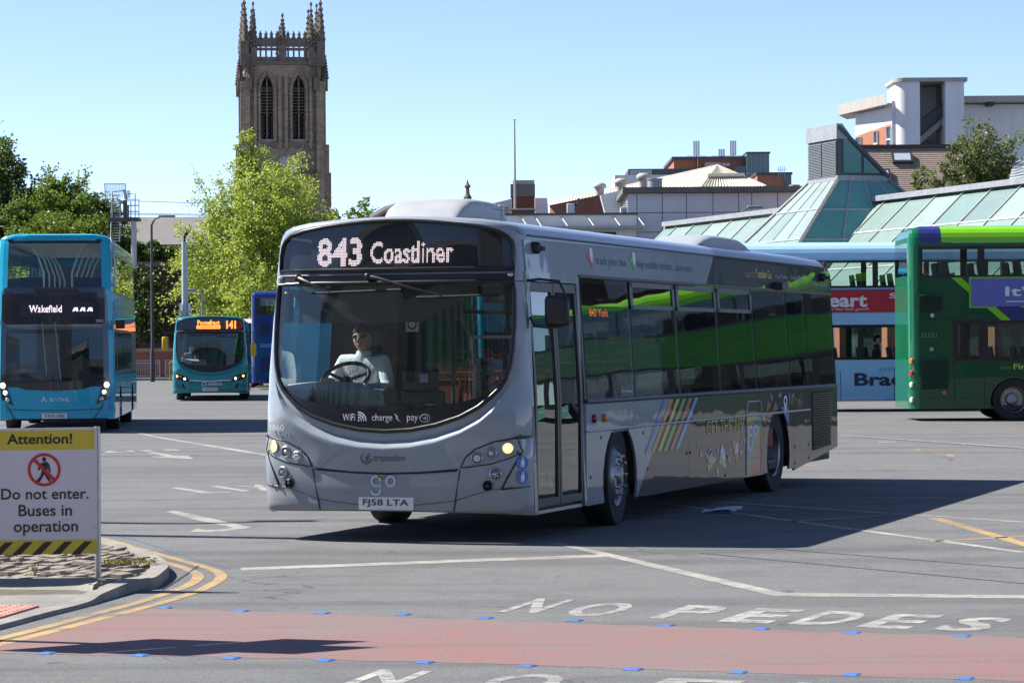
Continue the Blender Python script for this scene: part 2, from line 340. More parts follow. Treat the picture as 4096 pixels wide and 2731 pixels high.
# double yellow lines round the island
for q in ([(300, 70), (850, 215), (1050, 270), (1300, 340), (1500, 395), (1700, 450), (1830, 490), (1890, 530), (1880, 570), (1800, 620), (1680, 675), (1500, 735), (1200, 820), (900, 895), (500, 1000), (0, 1125), (-600, 1270)],
          [(300, 105), (850, 255), (1050, 325), (1300, 395), (1500, 450), (1620, 490), (1690, 530), (1680, 575), (1600, 625), (1480, 668), (1200, 762), (900, 842), (500, 950), (0, 1076), (-600, 1215)]):
    stroke('painted_yellow_line', smooth_path([zb(*p) for p in q]), .088, M_MY, .0024)
stroke('crack', smooth_path([zb(*p) for p in ((1700, 452), (1560, 550), (1390, 660))]), .018, pm('bitumen', (.02, .02, .022), .6), .003)
M_BLUEL = m_mark('blue_survey_paint', (.10, .17, .36), 1.15)
stroke('painted_blue_scrawl', smooth_path([zb(*p) for p in ((1000, 207), (1100, 215), (1250, 262), (1450, 325), (1700, 405), (1950, 470))]), .022, M_BLUEL, .0028)
for q in (((900, 350), (2500, 500)), ((1230, 330), (2500, 430))): line(z7, *q, .03, pm('bitumen', (.02, .02, .022), .6), 'crack', 6)
# road lettering
def roadtext(s, o, e, upv, n_ref, mat):
    """o, e: pixels of the baseline ends of the first n_ref letters; upv: pixel offset of the cap line"""
    O, E_, U = G(*o), G(*e), G(o[0] + upv[0], o[1] + upv[1]); v, _ = text_geo(s[:n_ref], .012); wref = v[:, 0].max() - v[:, 0].min(); cap = v[:, 1].max() - v[:, 1].min()
    ex, ey = (E_ - O) / wref, (U - O) / cap; x0 = v[:, 0].min(); pen = 0
    for i, ch in enumerate(s):
        if ch == ' ': continue
        vv, ff = text_geo(s[:i + 1], .012); full, _ = text_geo(ch, .012); off = vv[:, 0].max() - full[:, 0].max(); mb = MB()
        mb.add([tuple((O + ex * (a + off - x0) + ey * b)[:2]) + (Z2,) for a, b in full], text_geo(ch, .012)[1]); mb.build('painted_letter', mat, ground)
def rletter(ch, px, py, wd, upv, mat):
    O, E_, U = G(px, py), G(px + wd, py + wd * .038), G(px + upv[0], py + upv[1]); v, f = text_geo(ch, .030); lo, hi = v.min(0), v.max(0)
    MB().add([tuple((O + (E_ - O) * ((a - lo[0]) / (hi[0] - lo[0])) + (U - O) * ((b - lo[1]) / (hi[1] - lo[1])))[:2]) + (Z2,) for a, b in v], f).build('painted_letter', mat, ground)
for ch, x, y, wd in (('N', -10, 612, 170), ('O', 245, 628, 230), ('P', 665, 641, 215), ('E', 970, 656, 235), ('D', 1285, 667, 235), ('E', 1590, 681, 235), ('S', 1925, 694, 225), ('T', 2290, 706, 230)): rletter(ch, 2000 + x / 1.1221, 1900 + y / 1.1221, wd / 1.1221, (165, -53), M_MWN)
for ch, x, y, wd in (('N', 1360, 2738, 215), ('O', 1870, 2752, 290), ('E', 2510, 2772, 330), ('N', 3030, 2790, 300), ('T', 3530, 2806, 320), ('R', 4000, 2822, 300)): rletter(ch, x, y, wd, (165, -62), M_MWN)
for q in (((757, 403), (2400, 520)), ((0, 990), (1100, 1065))): line(zc, *q, .07, pm('bitumen', (.02, .02, .022), .6), 'tar_seam', 8)
# blue reflective studs along the red band
M_STUD = pm('blue_marker_tile', (.06, .15, .40), .5, var=.2, spec=.2, dirt=.25)
sm = MB(); a, b = .046, .034
sm.prism([(-a, -a, .002), (a, -a, .002), (a, a, .002), (-a, a, .002)], [(-b, -b, .008), (b, -b, .008), (b, b, .008), (-b, b, .008)])
st0 = None
for row, near in ((((378, 1396), (553, 1403), (740, 1408), (925, 1411), (1115, 1419), (1320, 1425), (1530, 1436), (1748, 1444), (1958, 1453), (2210, 1461)), 'upper'), (((108, 1500), (322, 1505), (531, 1511), (746, 1516), (975, 1521), (1210, 1529), (1455, 1537), (1695, 1544), (1955, 1549), (2215, 1558)), 'lower')):
    for x, y in row:
        if st0 is None: st0 = sm.build('road_stud', M_STUD); o = st0
        else: o = st0.copy(); C.objects.link(o)
        p = G(x * 1.7415, y * 1.7415); o.location = (p.x, p.y, 0); o.rotation_euler = (0, 0, rad(-24))
        if near == 'upper': tag(o, 'blue square marker tile edging the red crossing on the lettered side', 'road stud', 'blue studs on the edge by the white lettering')
        else: tag(o, 'blue square marker tile edging the red crossing on its unlettered camera side', 'road stud', 'blue studs on the outer edge of the red band')
# ---- island: kerb stones, setts, pavement with tactile slabs
KH = .08
M_KERB = pm('concrete_kerb', (.235, .222, .195), .85, var=.22, scale=4, bmp=.35, bscale=50, dirt=.5)
M_PAVE = pm('grey_paving', (.20, .195, .185), .85, var=.2, scale=3, bmp=.3, bscale=60, dirt=.4)
M_TACT = pm('pink_tactile', (.42, .20, .155), .8, var=.16, scale=6, bmp=.25, bscale=60, dirt=.3)
island = struct(thing('traffic_island', None, None))
outer = [zb(*p, KH * .0) for p in ((-500, 150), (430, 235), (860, 300), (1050, 348), (1280, 415), (1405, 480), (1447, 535), (1425, 575), (1330, 645), (1190, 665))]
outer += [zb(*p, 0) for p in ((900, 752), (760, 800), (400, 892), (0, 1000), (-700, 1180))]
def rise(i): return KH if i <= 9 else lerp(KH, .03, min(1, (i - 9) / 2))
op = smooth_path([Vector((p.x, p.y, rise(i))) for i, p in enumerate(outer)], 4)
def offset(P, d):
    out = []
    for i, p in enumerate(P):
        t = (P[min(i + 1, len(P) - 1)] - P[max(i - 1, 0)]); t.z = 0; t.normalize(); out.append(p + Vector((t.y, -t.x, 0)) * d)
    return out
sgn = 1 if offset(op, .1)[20].x < op[20].x else -1
ip = offset(op, .14 * sgn)
i = 0
while i < len(op) - 1:                                               # one stone per 0.6-0.9 m
    j = i; ln = 0
    while j < len(op) - 1 and ln < .75: ln += (op[j + 1] - op[j]).length; j += 1
    a = op[i:j + 1]; b = ip[i:j + 1]; m_ = MB(); g_ = .004
    ta = [lerp(p, q, .06) for p, q in zip(a, b)]; rows = [[(p.x, p.y, -.02) for p in a], [(p.x, p.y, p.z - .02) for p in a], [tuple(p) for p in ta], [tuple(p) for p in b], [(p.x, p.y, -.02) for p in b]]
    m_.grid(rows); m_.ngon([r[0] for r in rows]); m_.ngon([r[-1] for r in rows][::-1]); m_.build('kerb_stone', M_KERB, island, smooth=40); i = j
core = [p for p in ip]
MB().ngon([(p.x, p.y, min(.045, p.z - .035)) for p in ip[:42]] + [(-9, ip[41].y, .045), (-9, ip[0].y, .045)]).build('bedding', pm('soil_bed', (.10, .085, .065), .95, var=.3, scale=9, bmp=.4), island)
def inside(p, Q):
    c = False; n_ = len(Q); j = n_ - 1
    for i in range(n_):
        if (Q[i].y > p.y) != (Q[j].y > p.y) and p.x < (Q[j].x - Q[i].x) * (p.y - Q[i].y) / (Q[j].y - Q[i].y) + Q[i].x: c = not c
        j = i
    return c
front_edge = [zb(*p, KH) for p in ((1085, 592), (830, 572), (420, 565), (0, 568), (-500, 580))]        # raised inner wall of the sett bed
_e = zb(1150, 625, KH); _k = min(range(28, 48), key=lambda i: (ip[i] - _e).length); front_edge[0] = Vector((ip[_k].x, ip[_k].y, KH)); sq = ip[:_k] + front_edge; setq = [Vector((p.x, p.y, 0)) for p in sq]
rng = random.Random(4); sv = []
for k in range(4):
    m_ = MB(); h_ = .05; hx, hy = .055, .105
    j_ = [(rng.uniform(-.012, .012), rng.uniform(-.010, .010)) for _ in range(8)]; tz = [rng.uniform(-.008, .008) for _ in range(4)]
    m_.prism([(sx * hx + j_[i][0], sy * hy + j_[i][1], -h_) for i, (sx, sy) in enumerate(((-1, -1), (1, -1), (1, 1), (-1, 1)))],
             [(sx * (hx - .014) + j_[4 + i][0] * .6, sy * (hy - .014) + j_[4 + i][1] * .6, tz[i] + .02) for i, (sx, sy) in enumerate(((-1, -1), (1, -1), (1, 1), (-1, 1)))])
    o = m_.build('sett', pm('granite_sett', (.225, .195, .155), .85, var=.28, scale=3, bmp=.35, bscale=45, dirt=.4), island, smooth=30); sv.append(o)
first = {}
ang = rad(-20); ca, sa = math.cos(ang), math.sin(ang); cnt = 0
for r in range(-22, 22):
    for c_ in range(-40, 40):
        v, u = (r + .5 * (c_ % 2)) * .225, c_ * .125; x, y = -3.4 + u * ca - v * sa, 21.2 + u * sa + v * ca
        p = Vector((x, y, 0))
        if x > -4.9 and inside(p, setq) and all((p - Vector((q.x, q.y, 0))).length > .075 for q in setq) and cnt < 290:
            k = rng.randrange(4)
            if k not in first: o = sv[k]; first[k] = 1
            else: o = sv[k].copy(); C.objects.link(o)
            o.location = (x, y, .06 + rng.uniform(-.012, .012)); o.rotation_euler = (rng.uniform(-.07, .07), rng.uniform(-.06, .06), ang + rng.uniform(-.07, .07)); cnt += 1
# raised edging between the setts and the lower pavement
fe = smooth_path(front_edge, 3); m_ = MB()
fo = [Vector((p.x, p.y - .24, KH - .006)) for p in fe]; fb = [Vector((p.x, p.y - .42, .028)) for p in fe]
for k_, (a_, b_) in enumerate(((.02, .04), (.10, .17), (.18, .31))): fo[k_] = Vector((fe[k_].x, fe[k_].y - a_, KH - .006)); fb[k_] = Vector((fe[k_].x, fe[k_].y - b_, lerp(KH - .01, .028, k_ / 2.5)))
for k in range(0, len(fe) - 1, 3):
    j = min(k + 3, len(fe) - 1); a, b, c_ = fe[k:j + 1], fo[k:j + 1], fb[k:j + 1]; m_ = MB(); m_.grid([[tuple(p - Vector((0, 0, .08))) for p in a], [tuple(p + Vector((0, 0, .012))) for p in a], [tuple(p) for p in b], [tuple(p) for p in c_]])
    for e_ in (0, -1): m_.ngon([tuple(a[e_] - Vector((0, 0, .08))), tuple(a[e_] + Vector((0, 0, .012))), tuple(b[e_]), tuple(c_[e_]), (c_[e_].x, c_[e_].y, -.01)])
    m_.build('edging_block', M_KERB, island, smooth=25)
MB().ngon([(p.x, p.y, .028) for p in fb] + [(p.x, p.y, .028) for p in reversed(ip[44:])]).build('pavement', M_PAVE, island)
tA, tB, tC = zb(0, 905, .03), zb(430, 775, .03), zb(0, 742, .03)                                     # tactile slabs, 0.4 m
ex = (tB - tA); ex.z = 0; ex.normalize(); ey = Vector((-ex.y, ex.x, 0)); bl = MB()
for qx in range(5):
    for qy in range(5): bl.lathe([(.016, 0), (.013, .004), (.004, .0055), (.0005, .0056)], (.04 + qx * .08, .04 + qy * .08, .036), (0, 0, 1), 7)
slabm = MB(); slabm.box(.004, .396, .004, .396, 0, .036); t0 = None
for ix in range(-1, 3):
    for iy in range(0, 3):
        pos = tA + ex * (.4 * (ix - 1)) + ey * (.4 * iy)
        if not inside(pos + ex * .38 + ey * .1, [Vector((q.x, q.y, 0)) for q in list(fb) + list(reversed(ip[44:]))]): continue
        if t0 is None: t0 = slabm.build('tactile_slab', M_TACT, island, bevel=.003); tb = bl.build('blister', M_TACT, t0, smooth=50); tag(tb, kind='stuff'); o = t0
        else: o = copy_tree(t0, island)
        o.location = (pos.x, pos.y, 0.004); o.rotation_euler = (0, 0, math.atan2(ex.y, ex.x))
# ---- warning sign board on its post
M_SWHITE = pm('sign_white', (.66, .64, .68), .42, var=.03); M_SYEL = pm('sign_yellow', (.62, .52, .05), .4, var=.04); M_SBLK = pm('sign_black', (.02, .02, .022), .4, var=.1); M_SRED = pm('sign_red', (.50, .03, .035), .4, var=.05)
sb = zb(838, 560, KH); sy = sb.y; sgn_ = thing('warning_sign', 'white board reading Attention! Do not enter with yellow top and hazard-striped foot', 'sign', (sb.x, sb.y, KH))
u0 = WP(385, 1708, sy); scl = F_PX / sy                                                              # pixels per metre at the board
def SP(px, py, d=0.0):
    q = WP(px, py, sy - .02); return (q.x - sb.x, -.02 - d, q.z - KH)
def spoly(name, pts, mat, d, par=None): return MB().prism([SP(*p, d) for p in pts], [SP(*p, 0) for p in pts]).build(name, mat, par or sgn_)
L_ = -640
bd = MB(); bd.prism([SP(L_, 1722, .0), SP(387, 1708, .0), SP(389, 2213, .0), SP(L_, 2226, .0)], [tuple(Vector(SP(*q)) + Vector((0, .012, 0))) for q in ((L_, 1722), (387, 1708), (389, 2213), (L_, 2226))]); board = bd.build('board', M_SWHITE, sgn_)
spoly('yellow_header', [(L_, 1734), (377, 1718), (378, 1796), (L_, 1808)], M_SYEL, .002, board)
pp = MB(); pp.cyl((.0, .01, -.15), (SP(386, 1706)[0], .01, SP(386, 1706)[2]), .022, n=14); pp.build('post', M_ALU, sgn_, smooth=40)
pp = MB(); pp.cyl((SP(L_ + 12, 2226)[0], .01, -.15), (SP(L_ + 8, 1722)[0], .01, SP(0, 1718)[2]), .022, n=14); pp.build('post', M_ALU, sgn_, smooth=40)
def stext(s, x0, x1, ybase, h_px, bold):
    o_ = Vector(SP(x0, ybase, .004)); r_ = Vector(SP(x1, ybase - (x1 - x0) * .012, .004)); up = Vector(SP(x0 - 0, ybase - h_px, .004)); ex = (r_ - o_) / (x1 - x0); ey = (up - o_) / h_px
    text('lettering', s, M_SBLK, board, lambda a, b: tuple(o_ + ex * a + ey * b), x1 - x0, h_px, bold)
stext('Attention!', 28, 289, 1777, 42, .022); stext('Do not enter.', 5, 355, 1998, 44, .010); stext('Buses in', 75, 288, 2064, 46, .010); stext('operation', 55, 312, 2142, 58, .010)
spoly('hazard_panel', [(L_, 2169), (388, 2155), (389, 2213), (L_, 2226)], M_SYEL, .002, board)
for k in range(-9, 5):
    x = k * 79 + 20 if True else 0; a = x + 50
    if a + 60 < 389: spoly('hazard_stripe', [(a + 30, 2168 - a * .012), (a + 62, 2167 - a * .012), (a + 12, 2219 - a * .012), (a - 22, 2219 - a * .012)], M_SBLK, .0035, board)
cx, cy_, R_ = 177, 1878, 66
ring = MB(); n_ = 40
ro = [SP(cx + R_ * math.cos(2 * pi * i / n_), cy_ + R_ * math.sin(2 * pi * i / n_), .004) for i in range(n_)]; ri = [SP(cx + (R_ - 11) * math.cos(2 * pi * i / n_), cy_ + (R_ - 11) * math.sin(2 * pi * i / n_), .004) for i in range(n_)]
ring.grid([ro, ri], True); ring.add([SP(cx + a, cy_ + b, .006) for a, b in ((-47, -38), (-38, -47), (47, 38), (38, 47))], [(0, 1, 2, 3)]); ring.build('prohibition_ring', M_SRED, board)
man = MB(); man.ngon([SP(cx + 8 * math.cos(t), 1836 + 9 * math.sin(t), .0045) for t in [2 * pi * i / 14 for i in range(14)]])
man.ngon([SP(*p, .0045) for p in ((172, 1848), (188, 1846), (198, 1858), (203, 1886), (198, 1889), (190, 1866), (188, 1890), (196, 1908), (204, 1922), (199, 1928), (186, 1912), (178, 1896), (168, 1912), (158, 1928), (144, 1922), (150, 1918), (162, 1902), (168, 1884), (166, 1866), (158, 1880), (150, 1878), (160, 1856))]); man.build('walking_figure', M_SBLK, board)
# screws
for q in ((128, 1724), (364, 1720), (384, 2110)): MB().cyl(SP(*q, .008), SP(*q, 0), .006, n=8).build('screw', M_ALU, board)
# ---- litter
pp = G(2870, 2050); m_ = MB(); rows = []
for i in range(6):
    rows.append([(-.15 + .3 * j / 6 + .02 * i, -.10 + .2 * i / 5, .006 + .035 * abs(math.sin(i * .9 + j * .3)) + (.06 if i == 5 else 0) * (j / 6)) for j in range(7)])
m_.grid(rows); o = m_.build('paper_sheet', pm('paper', (.62, .65, .74), .8, var=.03), smooth=60); o.location = pp; o.rotation_euler = (0, 0, -.3); tag(o, 'crumpled white sheet of paper lying in the bus shadow', 'litter')

# ================================================================ single-deck city bus (used for the grey bus and the teal one)
BW, BL = 1.275, 12.04
def ins(z): return interp(z, [1.2, 1.6, 2.0, 2.4, 2.7, 2.9], [0, .02, .045, .075, .105, .15])
def FY(x, z, off=0.0):
    t = min(abs(x) / (BW - ins(z)), .9995); return .13 * max(0, z - 1.1) / 1.7 - .13 + .36 * (1 - (1 - t ** 3) ** (1 / 3)) - off
def FP(x, z, off=0.0): return (x, FY(x, z, off), z)
def SX(z, off=0.0): return BW - ins(z) + off
def SPN(s, z, off=0.0, side=1): return (side * SX(z, off), s, z)
U_WS = [(1.125, 2.295), (1.135, 2.15), (1.14, 2.0), (1.14, 1.85), (1.135, 1.7), (1.118, 1.56), (1.08, 1.43), (1.03, 1.35), (.965, 1.285), (.86, 1.197), (.70, 1.112), (.48, 1.042), (.24, .998), (0, .985)]
U_CLR = [(1.075, 1.43), (.95, 1.318), (.80, 1.262), (.5, 1.197), (.25, 1.168), (0, 1.16)]
U_LIP = [(1.215, 2.295), (1.215, 2.15), (1.215, 2.0), (1.215, 1.85), (1.205, 1.7), (1.175, 1.54), (1.115, 1.385), (1.06, 1.275), (.99, 1.17), (.88, 1.075), (.71, .985), (.48, .908), (.24, .865), (0, .852)]
U_OUT = [(1.0, 2.295), (1.0, 2.15), (1.0, 2.0), (1.0, 1.85), (1.0, 1.7), (1.0, 1.5), (1.0, 1.3), (1.0, 1.12), (1.0, .93), (.93, .872), (.765, .782), (.69, .66), (.32, .63), (0, .62)]
def mirror(P): return [(-x, z) for x, z in P] + [(x, z) for x, z in reversed(P[:-1])]
def refine(P, k=3):
    out = []
    for i in range(len(P) - 1):
        for j in range(k): out.append((lerp(P[i][0], P[i + 1][0], j / k), lerp(P[i][1], P[i + 1][1], j / k)))
    return out + [P[-1]]
def gapz(x): return interp(abs(x), [0, .32, .70, .75, .84, 1.0, 1.2, 1.3], [.62, .63, .654, .765, .836, .90, .935, .94])
def wheel(root, x, s, side, rear=False, steer=0.0):
    """tyre, rim, hub and nuts; side +1 is the nearside"""
    wroot = MB(); R, wd = .482, .28; hub = 0.0
    prof = [(R - .10, -wd / 2), (R - .02, -wd / 2), (R, -wd / 2 + .03), (R, wd / 2 - .03), (R - .02, wd / 2), (R - .10, wd / 2 - .004), (.30, wd / 2 - .03)]
    t = MB(); t.lathe(prof, (0, 0, 0), (side, 0, 0), 40); ty = t.build('tyre', M_TYRE, root, smooth=40); ty.location = (x, s, R - .004); ty.rotation_euler = (0, 0, steer)
    r = MB()
    if rear: pr = [(.305, wd / 2 - .03), (.295, wd / 2 - .005), (.28, wd / 2 - .02), (.262, -.05), (.25, -.11), (.14, -.12), (.13, -.02), (.09, .0), (.0005, .0)]
    else: pr = [(.305, wd / 2 - .03), (.295, wd / 2 - .005), (.28, wd / 2 - .015), (.262, wd / 2 - .04), (.215, wd / 2 + .012), (.15, wd / 2 + .015), (.13, wd / 2 - .02), (.10, wd / 2 - .0), (.07, wd / 2 + .04), (.0005, wd / 2 + .045)]
    r.lathe(pr, (0, 0, 0), (side, 0, 0), 32); rm = r.build('rim', M_RIM, ty, smooth=35)
    nb = MB(); h0 = -.11 if rear else wd / 2 + .01
    for k in range(10):
        a = 2 * pi * k / 10; c_ = Vector((0, math.cos(a) * .19, math.sin(a) * .19)); nb.cyl(c_ + Vector((side * h0, 0, 0)), c_ + Vector((side * (h0 + .04), 0, 0)), .018, .013, n=6)
    nb.build('wheel_nut', M_CHR, ty); return ty
def arch_poly(s0, s1, z0, z1, sc_, r, zc, n=14):
    """outline (s, z) of a skirt panel s0..s1 with a wheel arch cut up from its foot"""
    P = [(s0, z1), (s0, z0)]; a0 = math.asin(max(-1, min(1, (z0 - zc) / r)))
    for i in range(n + 1):
        a = pi - a0 + (a0 - (pi - a0)) * i / n; P.append((sc_ + r * math.cos(a), zc + r * math.sin(a)))
    return P + [(s1, z0), (s1, z1)]
def side_panel(name, P, mat, root, side, off=0.0, th=.025):
    a = [SPN(s, z, off, side) for s, z in P]; b = [(x - side * th, y, z) for x, y, z in a]
    if side > 0: return MB().prism(a, b).build(name, mat, root)
    return MB().prism(a[::-1], b[::-1]).build(name, mat, root)
def side_decal(name, P, mat, root, side=1, off=.004): return MB().ngon([SPN(s, z, off, side) for s, z in (P if side > 0 else P[::-1])]).build(name, mat, root)

def eclipse(root, paint, hero=True, lamp_on=((1, .55, .18), 1.5), dash=True):
    r = root
    # ---- front mask, lofted from the windscreen rim over the lip to the bumper joint
    ws, lip = refine(mirror(U_WS)), refine(mirror(U_LIP)); outb = mirror([(a, z) for a, z in U_OUT]); ou = refine([(x * (BW - ins(z) - .002) if abs(x) > .999 else x * 1.0, z) for x, z in outb])
    def low(q): return max(0, min(1, (1.42 - q[1]) / .25))
    m = MB(); rows = []
    for t in (0, .25, .5, .75): rows.append([FP(lerp(a[0], b[0], t), lerp(a[1], b[1] + .045 * low(b), t), -.006 * math.sin(t * pi)) for a, b in zip(ws, lip)])
    rows.append([FP(b[0], b[1] + .045 * low(b), -.010 * low(b)) for b in lip]); rows.append([FP(b[0], b[1] + .038 * low(b), .000 * low(b)) for b in lip]); rows.append([FP(b[0], b[1] - .010 * low(b), .058 * low(b)) for b in lip]); rows.append([FP(b[0], b[1] - .026 * low(b), .063 * low(b)) for b in lip])
    for t in (.15, .4, .7, 1): rows.append([FP(lerp(b[0], o[0], t), lerp(b[1] - .026 * low(b), o[1], t), .063 * low(b) * (1 - .65 * t)) for b, o in zip(lip, ou)])
    m.grid(rows); mask = m.build('front_mask', paint, r, smooth=60)
    # header over the destination glass and its outline
    U_D = [(1.13, 2.30), (1.13, 2.42), (1.128, 2.55), (1.115, 2.63), (1.10, 2.665), (1.06, 2.70), (1.0, 2.735), (.85, 2.773), (.66, 2.802), (.42, 2.828), (0, 2.844)]
    U_H = [(1, 2.30), (1, 2.42), (1, 2.55), (1, 2.66), (1, 2.70), (.985, 2.745), (.945, 2.79), (.86, 2.822), (.70, 2.85), (.45, 2.872), (0, 2.887)]
    dd_, hh = refine(mirror(U_D), 2), refine(mirror(U_H), 2); m = MB()
    m.grid([[FP(lerp(a[0], b[0] * (BW - ins(min(b[1], 2.70))) * .9995, t), lerp(a[1], b[1] - .036 * max(0, min(1, (b[1] - 2.70) / .05)), t), .012 * math.sin(t * pi)) for a, b in zip(dd_, hh)] for t in (0, .3, .6, 1)]); m.build('front_header', paint, r, smooth=60)
    # ---- roof
    prof = [(1, 2.36), (1, 2.55), (1, 2.66), (1.0, 2.70), (.985, 2.745), (.945, 2.79), (.86, 2.822), (.70, 2.85), (.45, 2.872), (.2, 2.884), (0, 2.887)]
    pr = mirror([(x, z) for x, z in prof]); rw = []
    for k, s in enumerate((0, 0, 0, 0, .6, 1, 2, 4, 6, 8, 10, 11.6, 11.9, 12.02)):
        row = []
        for x, z in pr:
            hw = BW - ins(min(z, 2.70)); X = x * hw; y = FY(min(abs(X), hw * .9995) * (1 if X > 0 else -1), z) if abs(X) < hw * .999 else FY(hw, z)
            sh = 0 if s < 11.7 else (.03 if s < 12 else .10); rd = max(0, min(1, (z - 2.70) / .05)); row.append((X * (1 - sh * .3), (y, y + .012 * rd, y + .045 * rd, y + .12 * rd)[k] if k < 4 else max(y + .12, s), z - sh * (.6 if z > 2.7 else .0) - (.036, .016, .004, 0)[min(k, 3)] * rd))
        rw.append(row)
    m = MB(); m.grid(rw); rf = m.build('roof', paint, r, smooth=50)
    for sd in (1, -1): MB().tube([(sd * (SX(2.70) + .006), s, 2.705) for s in (.35, 3, 6, 9, 11.9)], .010, 5).build('gutter', M_DKG, r)
    # ---- bumper
    xs = [-1.2745 + 2 * 1.2745 * (.5 - .5 * math.cos(pi * i / 40)) for i in range(41)]; m = MB(); rows = []
    def crease(x): return interp(abs(x), [0, .25, .64, .97, 1.3], [.325, .33, .372, .475, .50])
    for t in (0, .015, .3, .6): rows.append([FP(x, lerp(gapz(x) - .012, crease(x) + .02, t / .6), (.014 if t > .01 else -.01) + .012 * math.sin(min(1, t / .6) * pi)) for x in xs])
    rows.append([FP(x, crease(x), .006) for x in xs])
    for t in (.3, .7, .9, 1): rows.append([FP(x, lerp(crease(x), .275 - .02 * (abs(x) / BW) ** 2, t), .008 - (.05 if t > .95 else .015 if t > .8 else 0)) for x in xs])
    rows.append([(x * .97, FY(x, .3) + .12, .27) for x in xs])
    m.grid(rows[::-1]); bp = m.build('bumper', paint, r, smooth=45)
    MB().tube([FP(x, gapz(x) - .004, .016) for x in xs], .0075, 5).build('panel_gap', M_BLK, bp)
    for sd in (-1, 1): MB().tube([FP(sd * lerp(.702, .638, t), lerp(.65, .285, t), .028 - .018 * t) for t in (0, .25, .5, .75, 1)], .006, 5).build('panel_gap', M_BLK, bp)
    for sd in (-1, 1):                                                # corner panel joints and their screws
        MB().tube([FP(sd * lerp(1.215, 1.06, t), lerp(.79, .475, t), .024) for t in (0, .2, .4, .6, .8, 1)], .008, 5).build('panel_gap', M_BLK, bp)
        MB().tube([FP(sd * lerp(1.06, 1.265, t), lerp(.475, .50, t), .014) for t in (0, .25, .5, .75, 1)], .005, 5).build('panel_gap', M_DKG, bp)
        for x, z in ((1.19, .80), (1.14, .49)): m = MB(); p_ = Vector(FP(sd * x, z, .02)); m.cyl(p_, p_ + Vector((sd * .003, -.008, 0)), .011, n=8); m.build('screw', M_DKG, bp)
    MB().tube([FP(x, crease(x) + .004, .008) for x in xs[4:-4]], .0035, 5).build('chin_crease', M_DKG, bp)
    # ---- lamp clusters
    MH = paint if hero else M_BLK
    for sd in (-1, 1):
        cp = [(.712, .668), (.755, .757), (.84, .828), (1.0, .892), (1.19, .925), (1.225, .80), (1.13, .752), (.97, .700), (.80, .678)]
        cq = refine(cp + [cp[0]], 5)[:-1]; cl = [FP(sd * x, z, .024) for x, z in cq]; m = MB(); ctr = (.95, .79); n_ = len(cq)
        m.grid([[FP(sd * lerp(ctr[0], x, t), lerp(ctr[1], z, t), o_) for x, z in (cq if sd < 0 else cq[::-1])] for t, o_ in ((1, -.03), (1, .022), (.97, .028), (.7, .026), (.35, .026), (.02, .026))], True)
        hl = m.build('headlight', MH, r, smooth=40); MB().tube(cl, .0075, 5, closed=True).build('rim_gap', M_BLK, hl)
        if not hero:
            bz = [FP(sd * x, z, .022) for x, z in ((.86, .69), (1.05, .70), (1.0, .60), (.90, .42), (.83, .42), (.90, .60))]; MB().ngon(bz if sd > 0 else bz[::-1]).build('lamp_blade', M_BLK, hl)
        for x, z, rr, kind in ((1.115, .838, .042, 'on'), (.978, .796, .040, 'proj'), (.857, .752, .040, 'led'), (1.012, .612, .040, 'fog'), (.945, .512, .030, 'small')):
            if not hero and kind in ('fog', 'small'): continue
            p = Vector(FP(sd * x, z, .024)); nrm = Vector((sd * (.35 if x > 1 else .18), -1, 0)).normalized(); m = MB(); dp = .012
            m.lathe([(rr + .014, -.03), (rr + .014, dp), (rr + .006, dp + .008), (rr, dp), (rr * .96, -.012)], p, nrm, 22); m.build('lamp_bezel', M_ALU if hero and kind != 'small' else M_BLK, hl, smooth=35)
            lens = glow('lit_warm_lamp', *lamp_on) if kind == 'on' else glow('lit_white_led', (1, .95, .85), 2.5) if (kind == 'led' and not hero) else M_LENS if kind != 'small' else M_BLK
            m = MB(); m.lathe([(rr * .97, .0), (rr * .8, .012), (rr * .45, .02), (.0005, .024)] if kind != 'proj' else [(rr * .97, -.01), (rr * .7, -.004), (rr * .62, .0), (rr * .5, .016), (.0005, .022)], p, nrm, 20); m.build('lens', lens, hl, smooth=60)
            if hero and kind in ('led', 'fog'):
                for k in range(6 if kind == 'led' else 5):
                    a = 2 * pi * k / (6 if kind == 'led' else 5); c_ = p + nrm * .02 + Vector((math.cos(a) * rr * .55, 0, math.sin(a) * rr * .55)); MB().cyl(c_, c_ + nrm * .008, .009, n=8).build('led_chip', M_WHT if kind == 'led' else M_DKG, hl)
    # ---- windscreen, black foot band, seals, middle band, destination glass
    bott = refine(mirror(U_WS)); cols = [q for q in bott]
    m = MB(); nrow = 14; rws = []
    def zbot(x): return interp(abs(x), [p[0] for p in reversed(U_WS[5:])], [p[1] for p in reversed(U_WS[5:])])
    def zclr(x): return interp(abs(x), [p[0] for p in reversed(U_CLR)], [p[1] for p in reversed(U_CLR)])
    xw = sorted(set([round(-1.118 + 2.236 * i / 60, 4) for i in range(61)]))
    for t in [i / nrow for i in range(nrow + 1)]:
        rws.append([FP(x * lerp(1.0, 1.0, t), lerp(zbot(x), 2.295, t), -.004) for x in xw])
    m.grid(rws); wsg = m.build('windscreen', M_WSGLASS, r, smooth=60)
    xe = [x for x in xw if abs(x) <= 1.08]; MB().grid([[FP(x, lerp(zbot(x), max(zclr(x), zbot(x) + .002), t), -.0005) for x in xe] for t in (0, .5, 1)]).build('foot_band', pm('black_frit', (.008, .008, .009), .25, var=.1), wsg, smooth=60)
    seal = refine(mirror(U_WS), 2); MB().tube([FP(x, z, .006) for x, z in seal] + [FP(x, 2.295, .006) for x in (.8, .4, 0, -.4, -.8)], .021, 7, closed=True).build('windscreen_seal', M_BLK, r, smooth=60)
